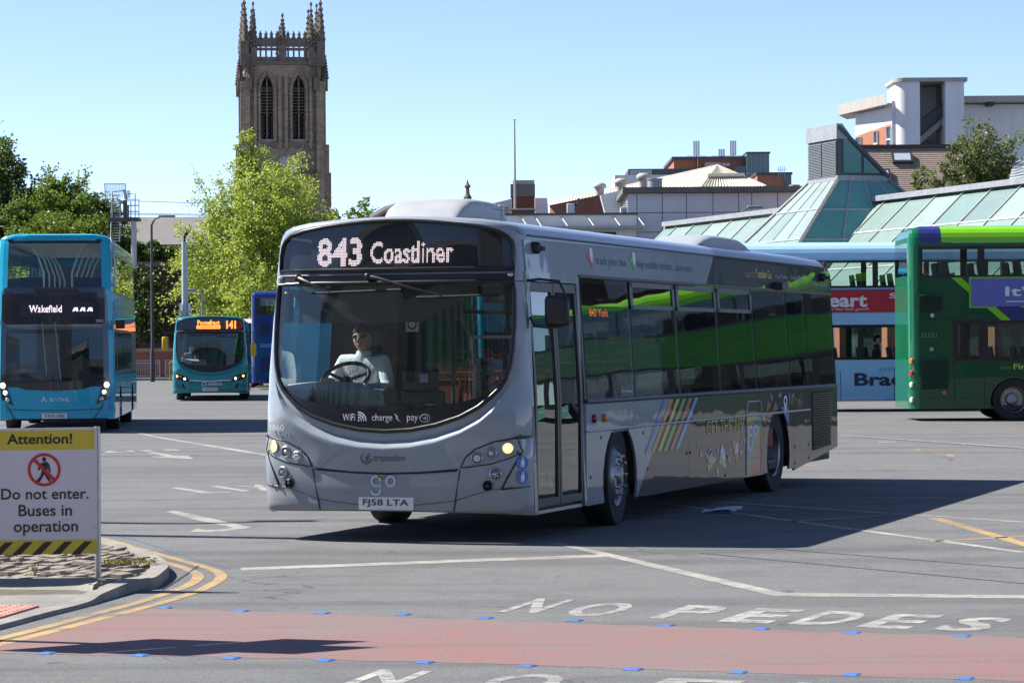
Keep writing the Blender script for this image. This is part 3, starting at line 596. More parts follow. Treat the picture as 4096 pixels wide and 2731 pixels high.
    MB().grid([[FP(x * (1.10 / 1.1), z, .0) for x in [-1.125 + 2.25 * i / 30 for i in range(31)]] for z in (2.305, 2.34, 2.375, 2.405)]).build('wiper_band', M_BLK, r, smooth=60)
    MB().tube([FP(-1.12 + 2.24 * i / 30, 2.372, .002) for i in range(31)], .006, 5).build('band_strip', M_GREY, r)
    def ztop(x): return interp(abs(x), [0, .15, .35, .62, .85, 1.0, 1.08, 1.115], [2.842, 2.840, 2.83, 2.803, 2.77, 2.732, 2.683, 2.64])
    xd = [-1.112 + 2.224 * i / 44 for i in range(45)]
    dgl = MB().grid([[FP(x, lerp(2.412, ztop(x), t), -.004) for x in xd] for t in (0, .25, .5, .75, 1)]).build('destination_glass', glass('dark_screen_glass', (.75, .78, .78), 1.2), r, smooth=60)
    MB().grid([[(x, FY(x, z) + .05, z) for x in xd] for z in (2.41, 2.5, 2.6, 2.68)] ).build('display_back', pm('display_black', (.010, .010, .011), .5, var=.2), r)
    MB().grid([[(x, FY(x, lerp(2.68, ztop(x), t)) + .05 - .0 * t, max(2.68, lerp(2.68, ztop(x), t))) for x in xd] for t in (0, 1)]).build('display_back', pm('display_black', (.010, .010, .011), .5, var=.2), r)
    dl = refine(mirror([(1.118, 2.415), (1.12, 2.55), (1.105, 2.635), (1.07, 2.685), (.99, 2.735), (.85, 2.772), (.62, 2.806), (.35, 2.832), (.15, 2.842), (0, 2.844)]), 2)
    MB().tube([FP(x, z, .004) for x, z in dl] + [FP(x, 2.413, .004) for x in (.8, .4, 0, -.4, -.8)], .017, 6, closed=True).build('destination_seal', M_BLK, r, smooth=60)
    # ---- wipers
    for pv, el, b0, b1 in (((-.89, 2.352), (-.55, 2.225), (-.74, 2.212), (.13, 2.233)), ((-.184, 2.352), (.53, 2.171), (.28, 2.162), (1.03, 2.177))):
        m = MB(); m.tube([FP(*pv, .03), FP(lerp(pv[0], el[0], .15), lerp(pv[1], el[1], .1), .07), FP(lerp(pv[0], el[0], .6), lerp(pv[1], el[1], .6), .075), FP(*el, .045)], [.020, .017, .012, .009], 6); m.lathe([(.032, 0), (.032, .05), (.02, .062), (.0005, .064)], FP(*pv, .0), (0, -1, 0), 12); wp = m.build('wiper', M_BLK, r, smooth=50)
        MB().tube([FP(lerp(b0[0], b1[0], i / 8), lerp(b0[1], b1[1], i / 8), .022) for i in range(9)], .010, 5).build('blade', M_RUB, wp)
    for sd in (-1, 1): MB().ball(FP(sd * 1.10, 2.352, .015), .03, .02, .018, 6).build('marker_lamp', M_LENS, r, smooth=80)
    # ---- sides
    NS = [(1.72, 3.17), (3.23, 4.78), (4.84, 6.38), (6.43, 7.90), (7.95, 9.48), (9.53, 10.42), (10.47, 11.87)]
    for sd in (1, -1):
        q0 = 1.66 if sd > 0 else .235
        side_panel('skirt_panel', arch_poly(1.66 if sd > 0 else q0, 3.52, .24, .925, 2.70, .545, .43), paint, r, sd)
        for a, b in ((3.525, 5.06), (5.065, 6.56), (6.565, 8.18)): side_panel('skirt_panel', [(a, .925), (a, .235), (b, .235), (b, .925)], paint, r, sd)
        side_panel('skirt_panel', arch_poly(8.185, 9.62, .245, .925, 8.87, .545, .43), paint, r, sd)
        side_panel('skirt_panel', [(9.625, .925), (9.625, .215), (10.44, .29), (10.44, .925)], paint, r, sd)
        side_panel('engine_panel', [(10.445, 1.185), (10.445, .29), (11.95, .42), (11.95, 1.185)], paint, r, sd)
        side_panel('waist_panel', [(q0, 1.19), (q0, .935), (10.44, .935), (10.44, 1.19)], paint, r, sd)
        side_panel('cantrail_panel', [(q0 if sd < 0 else .235, 2.66), (q0 if sd < 0 else .235, 2.385), (11.95, 2.385), (11.95, 2.66)], paint, r, sd, off=.002)
        for z, rr, mt in ((1.205, .022, M_DKG), (2.372, .016, M_DKG), (.930, .011, M_ALU)):
            MB().tube([SPN(s, z, .004, sd) for s in (q0, 4, 7, 10.44 if z < 1 else 11.9)], rr, 6).build('moulding', mt, r, smooth=60)
        wins = NS if sd > 0 else [(.34, 1.55)] + NS
        m = MB()                                                       # black frame behind the bonded glass
        zr = [1.19, 1.5, 1.8, 2.1, 2.38]
        edges = sorted([q0] + [e for ab in wins for e in (ab[0] + .05, ab[1] - .05)] + [11.95])
        for k in range(0, len(edges), 2): m.grid([[SPN(s, z, -.012, sd) for s in (edges[k], edges[k + 1])] for z in zr])
        for z0, z1 in ((1.19, 1.25), (2.31, 2.38)): m.grid([[SPN(s, z, -.011, sd) for s in (q0, 11.95)] for z in (z0, z1)])
        m.build('window_frame', M_BLK, r)
        for k, (a, b) in enumerate(wins):
            vent = (a, b) in NS[1:4]
            m = MB(); m.grid([[SPN(s, z, -.004, sd) for s in (a, lerp(a, b, .5), b)] for z in (1.222, 1.5, 1.8, 2.1, 2.355)]); g = m.build('window', M_GLASS if (a, b) == (.34, 1.55) else M_TINT, r)
            if vent:
                fr = MB()
                for s0, s1, z0, z1 in ((a, b, 2.30, 2.35), (a, b, 2.085, 2.125), (a, a + .09, 2.085, 2.35), (b - .09, b, 2.085, 2.35)): fr.prism([SPN(s0, z0, .006, sd), SPN(s1, z0, .006, sd), SPN(s1, z1, .006, sd), SPN(s0, z1, .006, sd)], [SPN(s0, z0, -.01, sd), SPN(s1, z0, -.01, sd), SPN(s1, z1, -.01, sd), SPN(s0, z1, -.01, sd)])
                fr.build('vent_frame', pm('vent_grey', (.075, .08, .08), .4, var=.1), g)
    # engine grille on the nearside
    side_decal('engine_grille', [(10.56, .42), (11.57, .45), (11.57, 1.15), (10.56, 1.15)], pm('grille_black', (.010, .010, .010), .8, var=.2), r, 1)
    m = MB()
    for k in range(24): z = .45 + k * .0285; m.prism([SPN(10.58, z, .007), SPN(11.55, z, .007), SPN(11.55, z + .012, .016), SPN(10.58, z + .012, .016)], [SPN(10.58, z, .005), SPN(11.55, z, .005), SPN(11.55, z + .012, .005), SPN(10.58, z + .012, .005)])
    m.build('grille_slats', M_BLK, r)
    # rear face
    m = MB(); xr = [-1.27, -1.2, -1.0, 0, 1.0, 1.2, 1.27]; yr = [11.93, 12.0, 12.03, 12.045, 12.03, 12.0, 11.93]
    m.grid([[(x * (1 - ins(z) / BW), y, z) for x, y in zip(xr[::-1], yr[::-1])] for z in (.42, .6, 1.2, 1.8, 2.3, 2.66, 2.79)]); m.build('rear_panel', paint, r, smooth=50)
    for sd in (-1, 1):
        for z in (.75, .95, 1.12): MB().ball((sd * 1.19, 12.0, z), .05, .03, .06, 6).build('tail_lamp', pm('tail_red', (.35, .01, .01), .2), r, smooth=80)
    # ---- doors
    for sdoor in (1,):
        for s0, s1 in ((.205, .285), (1.60, 1.665)): side_panel('door_post', [(s0, 2.385), (s0, .25), (s1, .25), (s1, 2.385)], paint, r, 1, .004, .05)
        side_panel('door_header', [(.285, 2.385), (.285, 2.30), (1.60, 2.30), (1.60, 2.385)], paint, r, 1, .003, .05)
        for s0, s1 in ((.29, .935), (.95, 1.595)):
            m = MB()
            for a, b, z0, z1 in ((s0, s0 + .045, .30, 2.29), (s1 - .045, s1, .30, 2.29), (s0 + .045, s1 - .045, .30, .37), (s0 + .045, s1 - .045, 2.21, 2.29)):
                zz = [z0, (z0 + z1) / 2, z1] if z1 - z0 > 1 else [z0, z1]
                for i in range(len(zz) - 1): m.prism([SPN(a, zz[i], -.012), SPN(b, zz[i], -.012), SPN(b, zz[i + 1], -.012), SPN(a, zz[i + 1], -.012)], [SPN(a, zz[i], -.05), SPN(b, zz[i], -.05), SPN(b, zz[i + 1], -.05), SPN(a, zz[i + 1], -.05)])
            d = m.build('door', pm('door_frame_grey', (.045, .047, .05), .4, var=.12), r)
            MB().grid([[SPN(s, z, -.03) for s in (s0 + .045, s1 - .045)] for z in (.37, .8, 1.2, 1.6, 2.0, 2.21)]).build('door_glass', glass('door_glass', (.42, .47, .45), 1.9, wob=.02), d)
            MB().tube([SPN(s0 + .12, .95, -.12), SPN(s0 + .30, 1.0, -.12), SPN(s0 + .34, .9, -.12), SPN(s0 + .34, .5, -.12)], .016, 7).build('grab_rail', pm('teal_rail', (.10, .20, .19), .4), d, smooth=60)
            if hero:
                side_decal('exit_sticker', [(s0 + .06, 1.06), (s0 + .27, 1.09), (s0 + .27, 1.19), (s0 + .06, 1.17)], pm('sticker_green', (.01, .28, .11), .4), d, 1, -.026)
                text('lettering', 'emergency exit', M_WHT, d, lambda u, v: SPN(s0 + .09 + u, 1.125 + v, -.024), .16, .03)
        MB().box(1.0, 1.25, .28, 1.62, .24, .27).build('door_step', M_ALU, r)
    # quarter light beside the door
    MB().grid([[(lerp(FP(1.19, z)[0], SX(z), t) + .002, lerp(FY(1.215, z) + .0, .21, t) - .01, z) for t in (0, 1)] for z in (.75, 1.2, 1.7, 2.1)]).build('quarter_light', glass('door_glass', (.42, .47, .45), 1.9), r)
    # ---- wheels and wells
    for sd in (1, -1):
        for s in (2.70, 8.87):
            rear = s > 5; wheel(r, sd * (BW - .17 - (.02 if rear else 0)), s, sd, rear, 0 if rear else .10)
            m = MB(); n_ = 14; rr = .56
            m.grid([[(sd * x, s + rr * math.cos(pi * i / n_), .40 + rr * math.sin(pi * i / n_)) for i in range(n_ + 1)] for x in (BW - .02, BW - .5)]); m.ngon([(sd * (BW - .5), s + rr * math.cos(pi * i / n_), .40 + rr * math.sin(pi * i / n_)) for i in range(n_ + 1)]); m.build('wheel_well', M_INT, r)
    MB().box(-1.2, 1.2, .25, 11.8, .27, .33).build('chassis', M_INT, r); MB().box(-.8, .8, 9.8, 11.7, .34, .42).build('engine_pan', M_INT, r)
    # ---- interior
    MB().box(-1.19, 1.19, .3, 9.6, .335, .37).build('floor', pm('bus_floor', (.07, .07, .075), .6), r); MB().box(-1.19, 1.19, 9.6, 11.85, .335, .75).build('floor', pm('bus_floor', (.07, .07, .075), .6), r)
    MB().box(-1.08, 1.08, .35, 11.85, 2.60, 2.62).build('ceiling', pm('bus_ceiling', (.40, .41, .41), .6), r)
    mo = MB(); mo.box(-.21, .21, 0, .42, .38, .48); mo.prism([(-.21, .40, .45), (.21, .40, .45), (.21, .52, 1.02), (-.21, .52, 1.02)], [(-.21, .48, .45), (.21, .48, .45), (.20, .58, 1.02), (-.20, .58, 1.02)]); mo.box(-.21, .21, .05, .40, .0, .38)
    s0 = None; seatm = pm('seat_red', (.26, .045, .03), .75, var=.25, scale=30); rl = MB(); rl.tube([(-.2, .50, .95), (-.17, .52, 1.08), (.17, .52, 1.08), (.2, .50, .95)], .018, 6)
    if hero or dash:
        for k in range(8):
            for x in (-.98, -.54, .54, .98):
                s = 3.3 + k * .82 + (.35 if k > 1 else 0); z = .37 if s < 5.4 else .52 if s < 9 else .75
                if s > 11.2 or (x > 0 and k < 1) or (not hero and k > 3): continue
                if s0 is None: s0 = mo.build('seat', seatm, r, bevel=.03); rl.build('grab_rail', pm('orange_rail', (.26, .055, .02), .35), s0, smooth=60); o = s0
                else: o = copy_tree(s0, r)
                o.location = (x, s, z)
    for x, s in ((-.25, 2.2), (.35, 2.3), (.35, 3.2), (-.35, 4.6), (.35, 5.2), (-.35, 6.4)): MB().tube([(x, s, .37), (x, s, 2.6)], .017, 7).build('pole', pm('teal_rail', (.10, .20, .19), .4) if x < 0 else M_GREY, r, smooth=60)
    # cab
    MB().prism([(-1.18, .10, .75), (1.15, .10, .75), (1.15, .10, 1.20), (-1.18, .10, 1.20)], [(-1.18, .42, .75), (1.15, .30, .75), (1.15, .30, 1.22), (-1.18, .42, 1.22)]).build('dash_shelf', pm('dash_maroon', (.035, .018, .024), .6), r)
    m = MB(); rows = []
    for i in range(9):
        t = i / 8; x = lerp(-1.10, -.12, t); hump = .085 * math.sin(pi * (.25 + .6 * t)); rows.append([(x, .06 + .10 * (1 - t * .4) - .10 + .14, 1.20), (x, .10, 1.30 + hump * .7), (x, .24, 1.335 + hump), (x, .42, 1.31 + hump), (x, .50, 1.2)])
    m.grid(rows); m.build('binnacle', pm('dash_grey', (.33, .335, .32), .6, var=.08), r, smooth=60)
    m = MB(); wc = Vector((-.74, .70, 1.44)); ax = Vector((0, -.62, .78)).normalized(); e1 = Vector((1, 0, 0)); e2 = ax.cross(e1)
    m.tube([wc + e1 * .225 * math.cos(a) + e2 * .225 * math.sin(a) for a in [2 * pi * i / 28 for i in range(28)]], .019, 7, closed=True)
    for a in (.4, pi - .4, 1.5 * pi): m.tube([wc - ax * .03, wc + e1 * .22 * math.cos(a) + e2 * .22 * math.sin(a)], .017, 6)
    m.lathe([(.06, -.02), (.055, .015), (.0005, .02)], wc - ax * .03, ax, 14); m.cyl(wc - ax * .03, wc - ax * .4, .04, n=8); m.build('steering_wheel', M_BLK, r, smooth=60)
    if hero:
        MB().grid([[(x, FY(x, z) + .10, z) for x in [-.93 + 1.58 * i / 14 for i in range(15)]] for z in (1.945, 2.05, 2.2, 2.30)]).build('sun_blind', pm('blind_fabric', (.030, .033, .033), .8), r)
        MB().box(-1.17, -.33, 1.62, 1.66, .6, 2.55).build('cab_partition', pm('partition', (.018, .015, .016), .5), r)
        MB().box(-.36, -.33, .85, 1.64, .75, 1.18).build('cab_door', pm('partition', (.018, .015, .016), .5), r)
        m = MB(); m.prism([(-1.0, 1.36, .90), (-.52, 1.36, .90), (-.52, 1.36, 1.45), (-1.0, 1.36, 1.45)], [(-1.0, 1.48, .90), (-.52, 1.48, .90), (-.57, 1.58, 1.60), (-.95, 1.58, 1.60)]); m.box(-.89, -.63, 1.42, 1.55, 1.62, 1.92); m.box(-1.0, -.52, .95, 1.40, .85, .98); m.build('driver_seat', pm('seat_black', (.02, .02, .022), .8), r, bevel=.04)
        m = MB(); m.box(-.30, .04, .95, 1.25, .75, 1.32); m.box(-.26, .02, .90, 1.15, 1.32, 1.52); m.build('ticket_machine', pm('ticket_black', (.022, .022, .026), .45), r, bevel=.02)
        MB().box(-.08, .0, .892, .899, 1.40, 1.48).build('ticket_label', pm('label_lilac', (.45, .40, .6), .5), r)
        def tri(n, l, v):
            vo = n.new('ShaderNodeTexVoronoi'); vo.inputs['Scale'].default_value = 22; l.new(v, vo.inputs['Vector']); return mixc(n, l, .35, vo.outputs['Color'], (.25, .25, .20))
        MB().box(.02, .22, 2.02, 2.05, .9, 1.62).build('moquette_panel', paintmat('moquette', tri, coat=0, wob=0, rough=.8), r)
        MB().tube([(.05, 1.2, 2.35), (.14, 1.2, 2.2), (.32, 1.2, 1.8), (.38, 1.2, 1.4), (.38, 1.2, .6)], .022, 8).build('grab_pole', M_GREY, r, smooth=60)
        MB().box(.0, .6, 1.98, 2.0, 1.80, 1.83).build('screen_rail', M_WHT, r)
        m = MB(); m.tube([(.55, 1.0, 1.2), (.6, .8, 1.28), (1.0, .8, 1.28), (1.05, 1.0, 1.2)], .016, 7); m.build('door_rail', M_GREY, r, smooth=60)
        MB().box(.05, .90, 2.6, 2.9, .5, 1.15).build('luggage_pen', pm('pen_dark', (.03, .03, .035), .6), r, bevel=.03)
        nt_ = MB(); nt_.box(-.50, -.37, 1.60, 1.612, 1.87, 2.06); nn = nt_.build('notice', M_WHT, r); MB().tube([(-.435 + .042 * math.cos(a), 1.598, 1.94 + .042 * math.sin(a)) for a in [2 * pi * i / 16 for i in range(16)]], .007, 5, closed=True).build('notice_ring', M_SRED, nn)
        text('lettering', 'DO NOT USE', M_SRED, nn, lambda u, v: (-.49 + u, 1.597, 2.02 + v), .11, .022)
    return r

# ================================================================ the grey bus
YAW = .3456; corner = Vector((.1217, 23.718, 0)); nd = Vector((math.cos(YAW), -math.sin(YAW), 0))
bus = thing('city_bus', 'silver grey single deck bus with black rear half showing 843 Coastliner', 'bus', corner - nd * BW, -YAW)
def buscol(n, l, v):
    sx = n.new('ShaderNodeSeparateXYZ'); l.new(v, sx.inputs[0]); d = math_(n, l, 'SUBTRACT', math_(n, l, 'SUBTRACT', sx.outputs[1], math_(n, l, 'MULTIPLY', sx.outputs[2], 1.31)), 2.92)
    k = math_(n, l, 'MULTIPLY', d, 200.0, True); nz = noise(n, l, 4, 4, .6, v)
    lo = math_(n, l, 'MULTIPLY', ramp(n, l, sx.outputs[2], [(.2, (1, 1, 1)), (.75, (0, 0, 0))]), noise(n, l, 5, 6, .7, v))   # road film thickening towards the skirt
    g = mixc(n, l, lo, ramp(n, l, nz, [(.3, (.262, .300, .335)), (.7, (.292, .332, .368))]), (.19, .185, .175))
    return mixc(n, l, k, g, mixc(n, l, math_(n, l, 'MULTIPLY', lo, .45), (.012, .013, .014), (.06, .057, .05)))
M_BUS = paintmat('silver_and_black_bus_paint', buscol, rough=.38, wob=.05)
eclipse(bus, M_BUS)
M_LED = glow('white_led', (1, .80, .84), .72)
dots('led_digits', '843', M_LED, bus, lambda u, v: (-.71 + u, FY(-.71 + u, 2.45 + v) + .012, 2.447 + v), .445, .255, 34, .025, .74)
dots('led_letters', 'Coastliner', M_LED, bus, lambda u, v: (-.185 + u, FY(-.185 + u, 2.47 + v) + .012, 2.466 + v), .785, .195, 60, .02, .74)
MB().grid([[(x, FY(x, z) + .03, z) for x in [-.78 + 1.63 * i / 20 for i in range(21)]] for z in (2.425, 2.55, 2.69)]).build('led_panel', pm('led_panel_grey', (.022, .024, .024), .6, var=.25, scale=120), bus)
MW2 = pm('decal_white', (.72, .73, .74), .4, var=.03); MGRY = pm('decal_grey', (.10, .105, .115), .45, var=.05)
ft = lambda x0, z0, off=.006: (lambda u, v: FP(x0 + u, z0 + v, off))
text('lettering', 'WiFi', MW2, bus, ft(-.41, 1.076, .003), .12, .062); text('lettering', 'charge', MW2, bus, ft(-.128, 1.058, .003), .195, .078); text('lettering', 'pay', MW2, bus, ft(.206, 1.058, .003), .105, .062)
for rr in (.028, .05, .072): 
    m = MB(); m.grid([[FP(-.262 + q * math.cos(a), 1.074 + q * math.sin(a), .003) for a in [pi / 2 * i / 8 for i in range(9)]] for q in (rr + .012, rr)]); m.build('wifi_arc', MW2, bus)
MB().ngon([FP(-.256 + .010 * math.cos(a), 1.080 + .010 * math.sin(a), .003) for a in [2 * pi * i / 10 for i in range(10)]]).build('wifi_dot', MW2, bus)
MB().ngon([FP(*q, .003) for q in ((.082, 1.145), (.122, 1.112), (.112, 1.104), (.148, 1.062), (.098, 1.098), (.108, 1.106))]).build('charge_bolt', MW2, bus)
MB().tube([FP(.375 + .046 * math.cos(a), 1.10 + .034 * math.sin(a), .003) for a in [2 * pi * i / 20 for i in range(20)]], .0022, 4, closed=True).build('pay_oval', MW2, bus)
for k in range(4): MB().tube([FP(.350 + k * .010 + .012 * math.cos(a) * (1 + k * .2), 1.10 + (.010 + k * .004) * math.sin(a), .003) for a in (-1, -.5, 0, .5, 1)], .0018, 4).build('pay_wave', MW2, bus)
text('lettering', '1860', pm('decal_pale', (.55, .56, .58), .4), bus, ft(-1.15, .985, .06), .165, .055)
# front marks: transdev with its swirl, the go emblem, number plate
m = MB(); m.tube([FP(-.168 + .047 * math.cos(a), .748 + .047 * math.sin(a), .052) for a in [rad(60 + 290 * i / 24) for i in range(25)]], [.002 + .005 * (i / 24) for i in range(25)], 5); m.build('swirl_mark', MGRY, bus)
MB().ngon([FP(*q, .056) for q in ((-.155, .768), (-.118, .774), (-.135, .757), (-.150, .748), (-.150, .722), (-.165, .714), (-.162, .742), (-.178, .756))]).build('swirl_mark', MGRY, bus)
MB().ngon([FP(-.140 + .008 * math.cos(a), .786 + .008 * math.sin(a), .056) for a in [2 * pi * i / 10 for i in range(10)]]).build('swirl_mark', MGRY, bus)
text('lettering', 'transdev', MGRY, bus, ft(-.097, .722, .056), .305, .062)
M_GO = pm('decal_go', (.52, .54, .57), .4)
def ringm(name, c, ro, ri, mat, off, a0=0, a1=360):
    n_ = 32; MB().grid([[FP(c[0] + q * math.cos(rad(lerp(a0, a1, i / n_))), c[1] + q * math.sin(rad(lerp(a0, a1, i / n_))), off) for i in range(n_ + 1)] for q in (ro, ri)]).build(name, mat, bus)
ringm('go_mark', (-.082, .545), .052, .030, M_GO, .030); ringm('go_mark', (.058, .545), .052, .030, M_GO, .030)
ringm('go_mark', (-.084, .468), .054, .032, M_GO, .030, -170, 60); MB().ngon([FP(*q, .030) for q in ((-.054, .545), (-.032, .545), (-.030, .470), (-.052, .470))]).build('go_mark', M_GO, bus)
for q, c_ in ((((-.075, .578), (-.012, .578), (-.043, .602)), (.55, .03, .02)), (((-.043, .602), (-.012, .578), (.0, .602)), (.05, .45, .08)), (((.0, .602), (-.012, .578), (.03, .590)), (.06, .2, .6))): MB().ngon([FP(*p, .033) for p in q]).build('go_triangle', pm('tri%.2f%.2f' % (c_[0], c_[1]), c_, .4), bus)
pl = MB(); pl.prism([FP(x, z, .022) for x, z in ((-.252, .292), (.268, .292), (.268, .404), (-.252, .404))], [FP(x, z, -.01) for x, z in ((-.252, .292), (.268, .292), (.268, .404), (-.252, .404))]); plate = pl.build('number_plate', pm('plate_white', (.70, .71, .68), .4, var=.06), bus)
text('lettering', 'FJ58 LTA', pm('sign_black', (.02, .02, .022)), plate, ft(-.212, .314, .0245), .435, .072, .012)
# blue access discs on the nearside corner
for z in (.712, .586):
    c_ = Vector(FP(1.225, z, .03)); tx = (Vector(FP(1.25, z)) - Vector(FP(1.19, z))).normalized()
    dm = MB(); dm.ngon([c_ + tx * .058 * math.cos(a) + Vector((0, 0, .060 * math.sin(a))) for a in [2 * pi * i / 24 for i in range(24)]]); d = dm.build('access_disc', pm('access_blue', (.03, .16, .50), .35), bus)
    nn = Vector((tx.y, -tx.x, 0)) * .004; g = MB(); g.ngon([c_ + nn + tx * (.004 + .010 * math.cos(a)) + Vector((0, 0, .036 + .010 * math.sin(a))) for a in [2 * pi * i / 10 for i in range(10)]])
    for q in ([(-.012, .022), (.018, .022), (.020, -.010), (.010, -.045), (.0, -.045), (-.004, -.012), (-.012, -.045), (-.02, -.045), (-.018, .0)],): g.ngon([c_ + nn + tx * a + Vector((0, 0, b)) for a, b in q])
    g.build('figure', MW2, d)
# nearside livery
cols = ((.03, .13, .42), (.55, .19, .03), (.58, .43, .03), (.03, .38, .06), (.48, .04, .03), (.06, .33, .62))
for k, c_ in enumerate(cols):
    t0, b0 = 4.16 + k * .232, 3.50 + k * .212
    side_decal('livery_stripe', [(b0, .655), (b0 + .115, .655), (t0 + .115, 1.172), (t0, 1.172)], pm('stripe%d' % k, c_, .35, var=.04, coat=.6), bus)
st_ = lambda s0, z0, off=.005: (lambda u, v: SPN(s0 + u, z0 + v, off))
MT = pm('decal_text_grey', (.07, .075, .085), .4)
text('lettering', 'track your bus', MT, bus, st_(2.24, 2.475, .006), .97, .105); text('lettering', 'buy mobile tickets... and more', MT, bus, st_(3.57, 2.475, .006), 2.0, .105)
for s, c_ in ((2.06, (.45, .05, .04)), (3.42, (.05, .42, .06))):
    MB().ngon([SPN(*q, .005) for q in ((s - .12, 2.60), (s + .14, 2.60), (s + .05, 2.455))]).build('icon_triangle', pm('icon%.2f' % c_[0], c_, .4), bus); MB().ngon([SPN(*q, .0065) for q in ((s + .01, 2.655), (s + .09, 2.64), (s + .10, 2.58), (s + .05, 2.50), (s, 2.58))]).build('icon_pin', MW2, bus)
text('lettering', 'search', pm('decal_gold_dim', (.30, .20, .05), .4), bus, st_(7.71, 2.50, .006), .45, .085); text('lettering', 'Transdev Go', pm('decal_gold', (.60, .40, .06), .4), bus, st_(8.2, 2.50, .006), .72, .10, .02)
text('lettering', 'App Store', pm('decal_dimwhite', (.35, .36, .36), .4), bus, st_(9.10, 2.505, .006), .62, .06); text('lettering', 'Google Play', pm('decal_dimwhite', (.35, .36, .36), .4), bus, st_(9.85, 2.50, .006), .60, .075); text('lettering', 'by transdev', pm('decal_dimwhite', (.35, .36, .36), .4), bus, st_(11.08, 2.44, .006), .68, .075)
text('lettering', 'GET THE APP', pm('decal_gold', (.60, .40, .06), .4), bus, st_(5.75, .77), 1.55, .145); text('lettering', '1860', pm('decal_pale', (.55, .56, .58), .4), bus, st_(2.58, 1.05), .30, .055)
# phone-shaped panel with its colour wash
def wash(n, l, v):
    sx = n.new('ShaderNodeSeparateXYZ'); l.new(v, sx.inputs[0]); a = math_(n, l, 'ADD', math_(n, l, 'MULTIPLY', math_(n, l, 'SUBTRACT', sx.outputs[1], 7.4), .9), math_(n, l, 'MULTIPLY', sx.outputs[2], -.9))
    return ramp(n, l, math_(n, l, 'ADD', a, 1.0), [(.0, (.07, .25, .55)), (.25, (.45, .22, .06)), (.5, (.35, .33, .07)), (.62, (.10, .16, .40)), (.78, (.05, .30, .08)), (1, (.45, .05, .03))])
ph = MB(); ph.ngon([SPN(*q, .005) for q in ((7.40, .262), (8.03, .272), (8.06, .96), (7.43, .95))]); ph = ph.build('phone_panel', paintmat('phone_wash', wash, coat=.7, wob=.03), bus)
MB().tube([SPN(*q, .006) for q in ((8.03, .27), (8.08, 1.04), (8.03, 1.085), (7.48, 1.085), (7.43, 1.03), (7.40, .27))], .006, 4).build('phone_outline', MW2, ph)
def sring(c, rx, rz, a0=0, a1=360):
    n_ = 28; MB().grid([[SPN(c[0] + rx * q * math.cos(rad(lerp(a0, a1, i / n_))), c[1] + rz * q * math.sin(rad(lerp(a0, a1, i / n_))), .008) for i in range(n_ + 1)] for q in (1, .62)]).build('go_mark', MW2, ph)
sring((7.56, .755), .10, .062); sring((7.79, .755), .10, .062); sring((7.545, .60), .11, .07, -170, 50)
MB().ngon([SPN(*q, .008) for q in ((7.622, .76), (7.66, .76), (7.65, .61), (7.615, .61))]).build('go_mark', MW2, ph); text('lettering', 'Transdev Go', MW2, ph, st_(7.55, .42, .008), .40, .045)
# scattered triangles
TRI = [((5.42, .73), (5.47, .73), (5.39, .64)), ((5.49, .62), (5.62, .55), (5.49, .54)), ((5.72, .56), (6.15, .5), (5.82, .36)), ((6.11, .41), (6.24, .36), (6.19, .29)), ((6.36, .66), (6.24, .45), (6.56, .36)), ((6.14, .63), (6.26, .6), (6.22, .54)), ((6.75, .61), (6.62, .58), (6.78, .54)), ((6.59, .5), (6.72, .48), (6.7, .38)), ((6.78, .67), (7.08, .64), (6.98, .4)), ((7.11, .56), (7.25, .52), (7.15, .49)), ((7.21, .68), (7.13, .6), (7.24, .64)), ((7.23, .72), (7.35, .67), (7.33, .59)),
       ((8.1, .92), (8.24, .96), (8.25, .77)), ((8.38, 1.09), (8.53, 1.02), (8.31, .94)), ((8.48, 1.16), (8.61, 1.13), (8.6, 1.05)), ((8.74, 1.07), (8.86, .97), (8.6, .94)), ((8.95, 1.18), (9.05, 1.12), (8.88, 1.1)), ((9.0, 1.0), (9.36, .97), (9.40, .76)), ((9.33, 1.17), (9.48, 1.11), (9.43, 1.02)), ((9.55, 1.15), (9.64, 1.11), (9.58, 1.06)), ((9.71, 1.09), (9.77, 1.07), (9.73, 1.05)), ((9.85, 1.08), (9.93, 1.06), (9.92, .99))]
TC = [(.06, .2, .5), (.45, .05, .03), (.50, .22, .05), (.42, .38, .08), (.22, .45, .05), (.08, .30, .45), (.16, .10, .35), (.40, .05, .28), (.48, .07, .05), (.22, .42, .05), (.45, .36, .06), (.08, .25, .5), (.50, .26, .08), (.45, .06, .04), (.08, .34, .6), (.45, .05, .30), (.22, .48, .06), (.06, .25, .6), (.10, .10, .38), (.5, .40, .08), (.5, .2, .05), (.20, .45, .06)]
for P, c_ in zip(TRI, TC): side_decal('livery_triangle', list(P), pm('ltri%.2f%.2f%.2f' % c_, c_, .35, coat=.8), bus, 1, .003)
m = MB(); m.tube([SPN(*q, .004) for q in ((5.82, .585), (5.86, .608), (5.93, .605), (5.95, .58), (5.90, .55), (5.81, .51), (5.81, .475), (5.88, .455), (5.97, .465))], .009, 5); m.build('route_arrow', MW2, bus)
MB().ngon([SPN(*q, .005) for q in ((6.38, .64), (6.45, .58), (6.51, .5), (6.43, .42), (6.34, .51), (6.29, .58))]).build('ticket_mark', MW2, bus); MB().ngon([SPN(*q, .005) for q in ((6.88, .52), (7.05, .53), (6.97, .66))]).build('warning_mark', MW2, bus)
m = MB(); m.grid([[SPN(9.21 + q * math.cos(a), 1.06 + q * .72 * math.sin(a), .005) for a in [2 * pi * i / 20 for i in range(21)]] for q in (.09, .045)]); m.ngon([SPN(*q, .005) for q in ((9.135, 1.02), (9.285, 1.02), (9.22, .90))]); m.build('map_pin', MW2, bus)
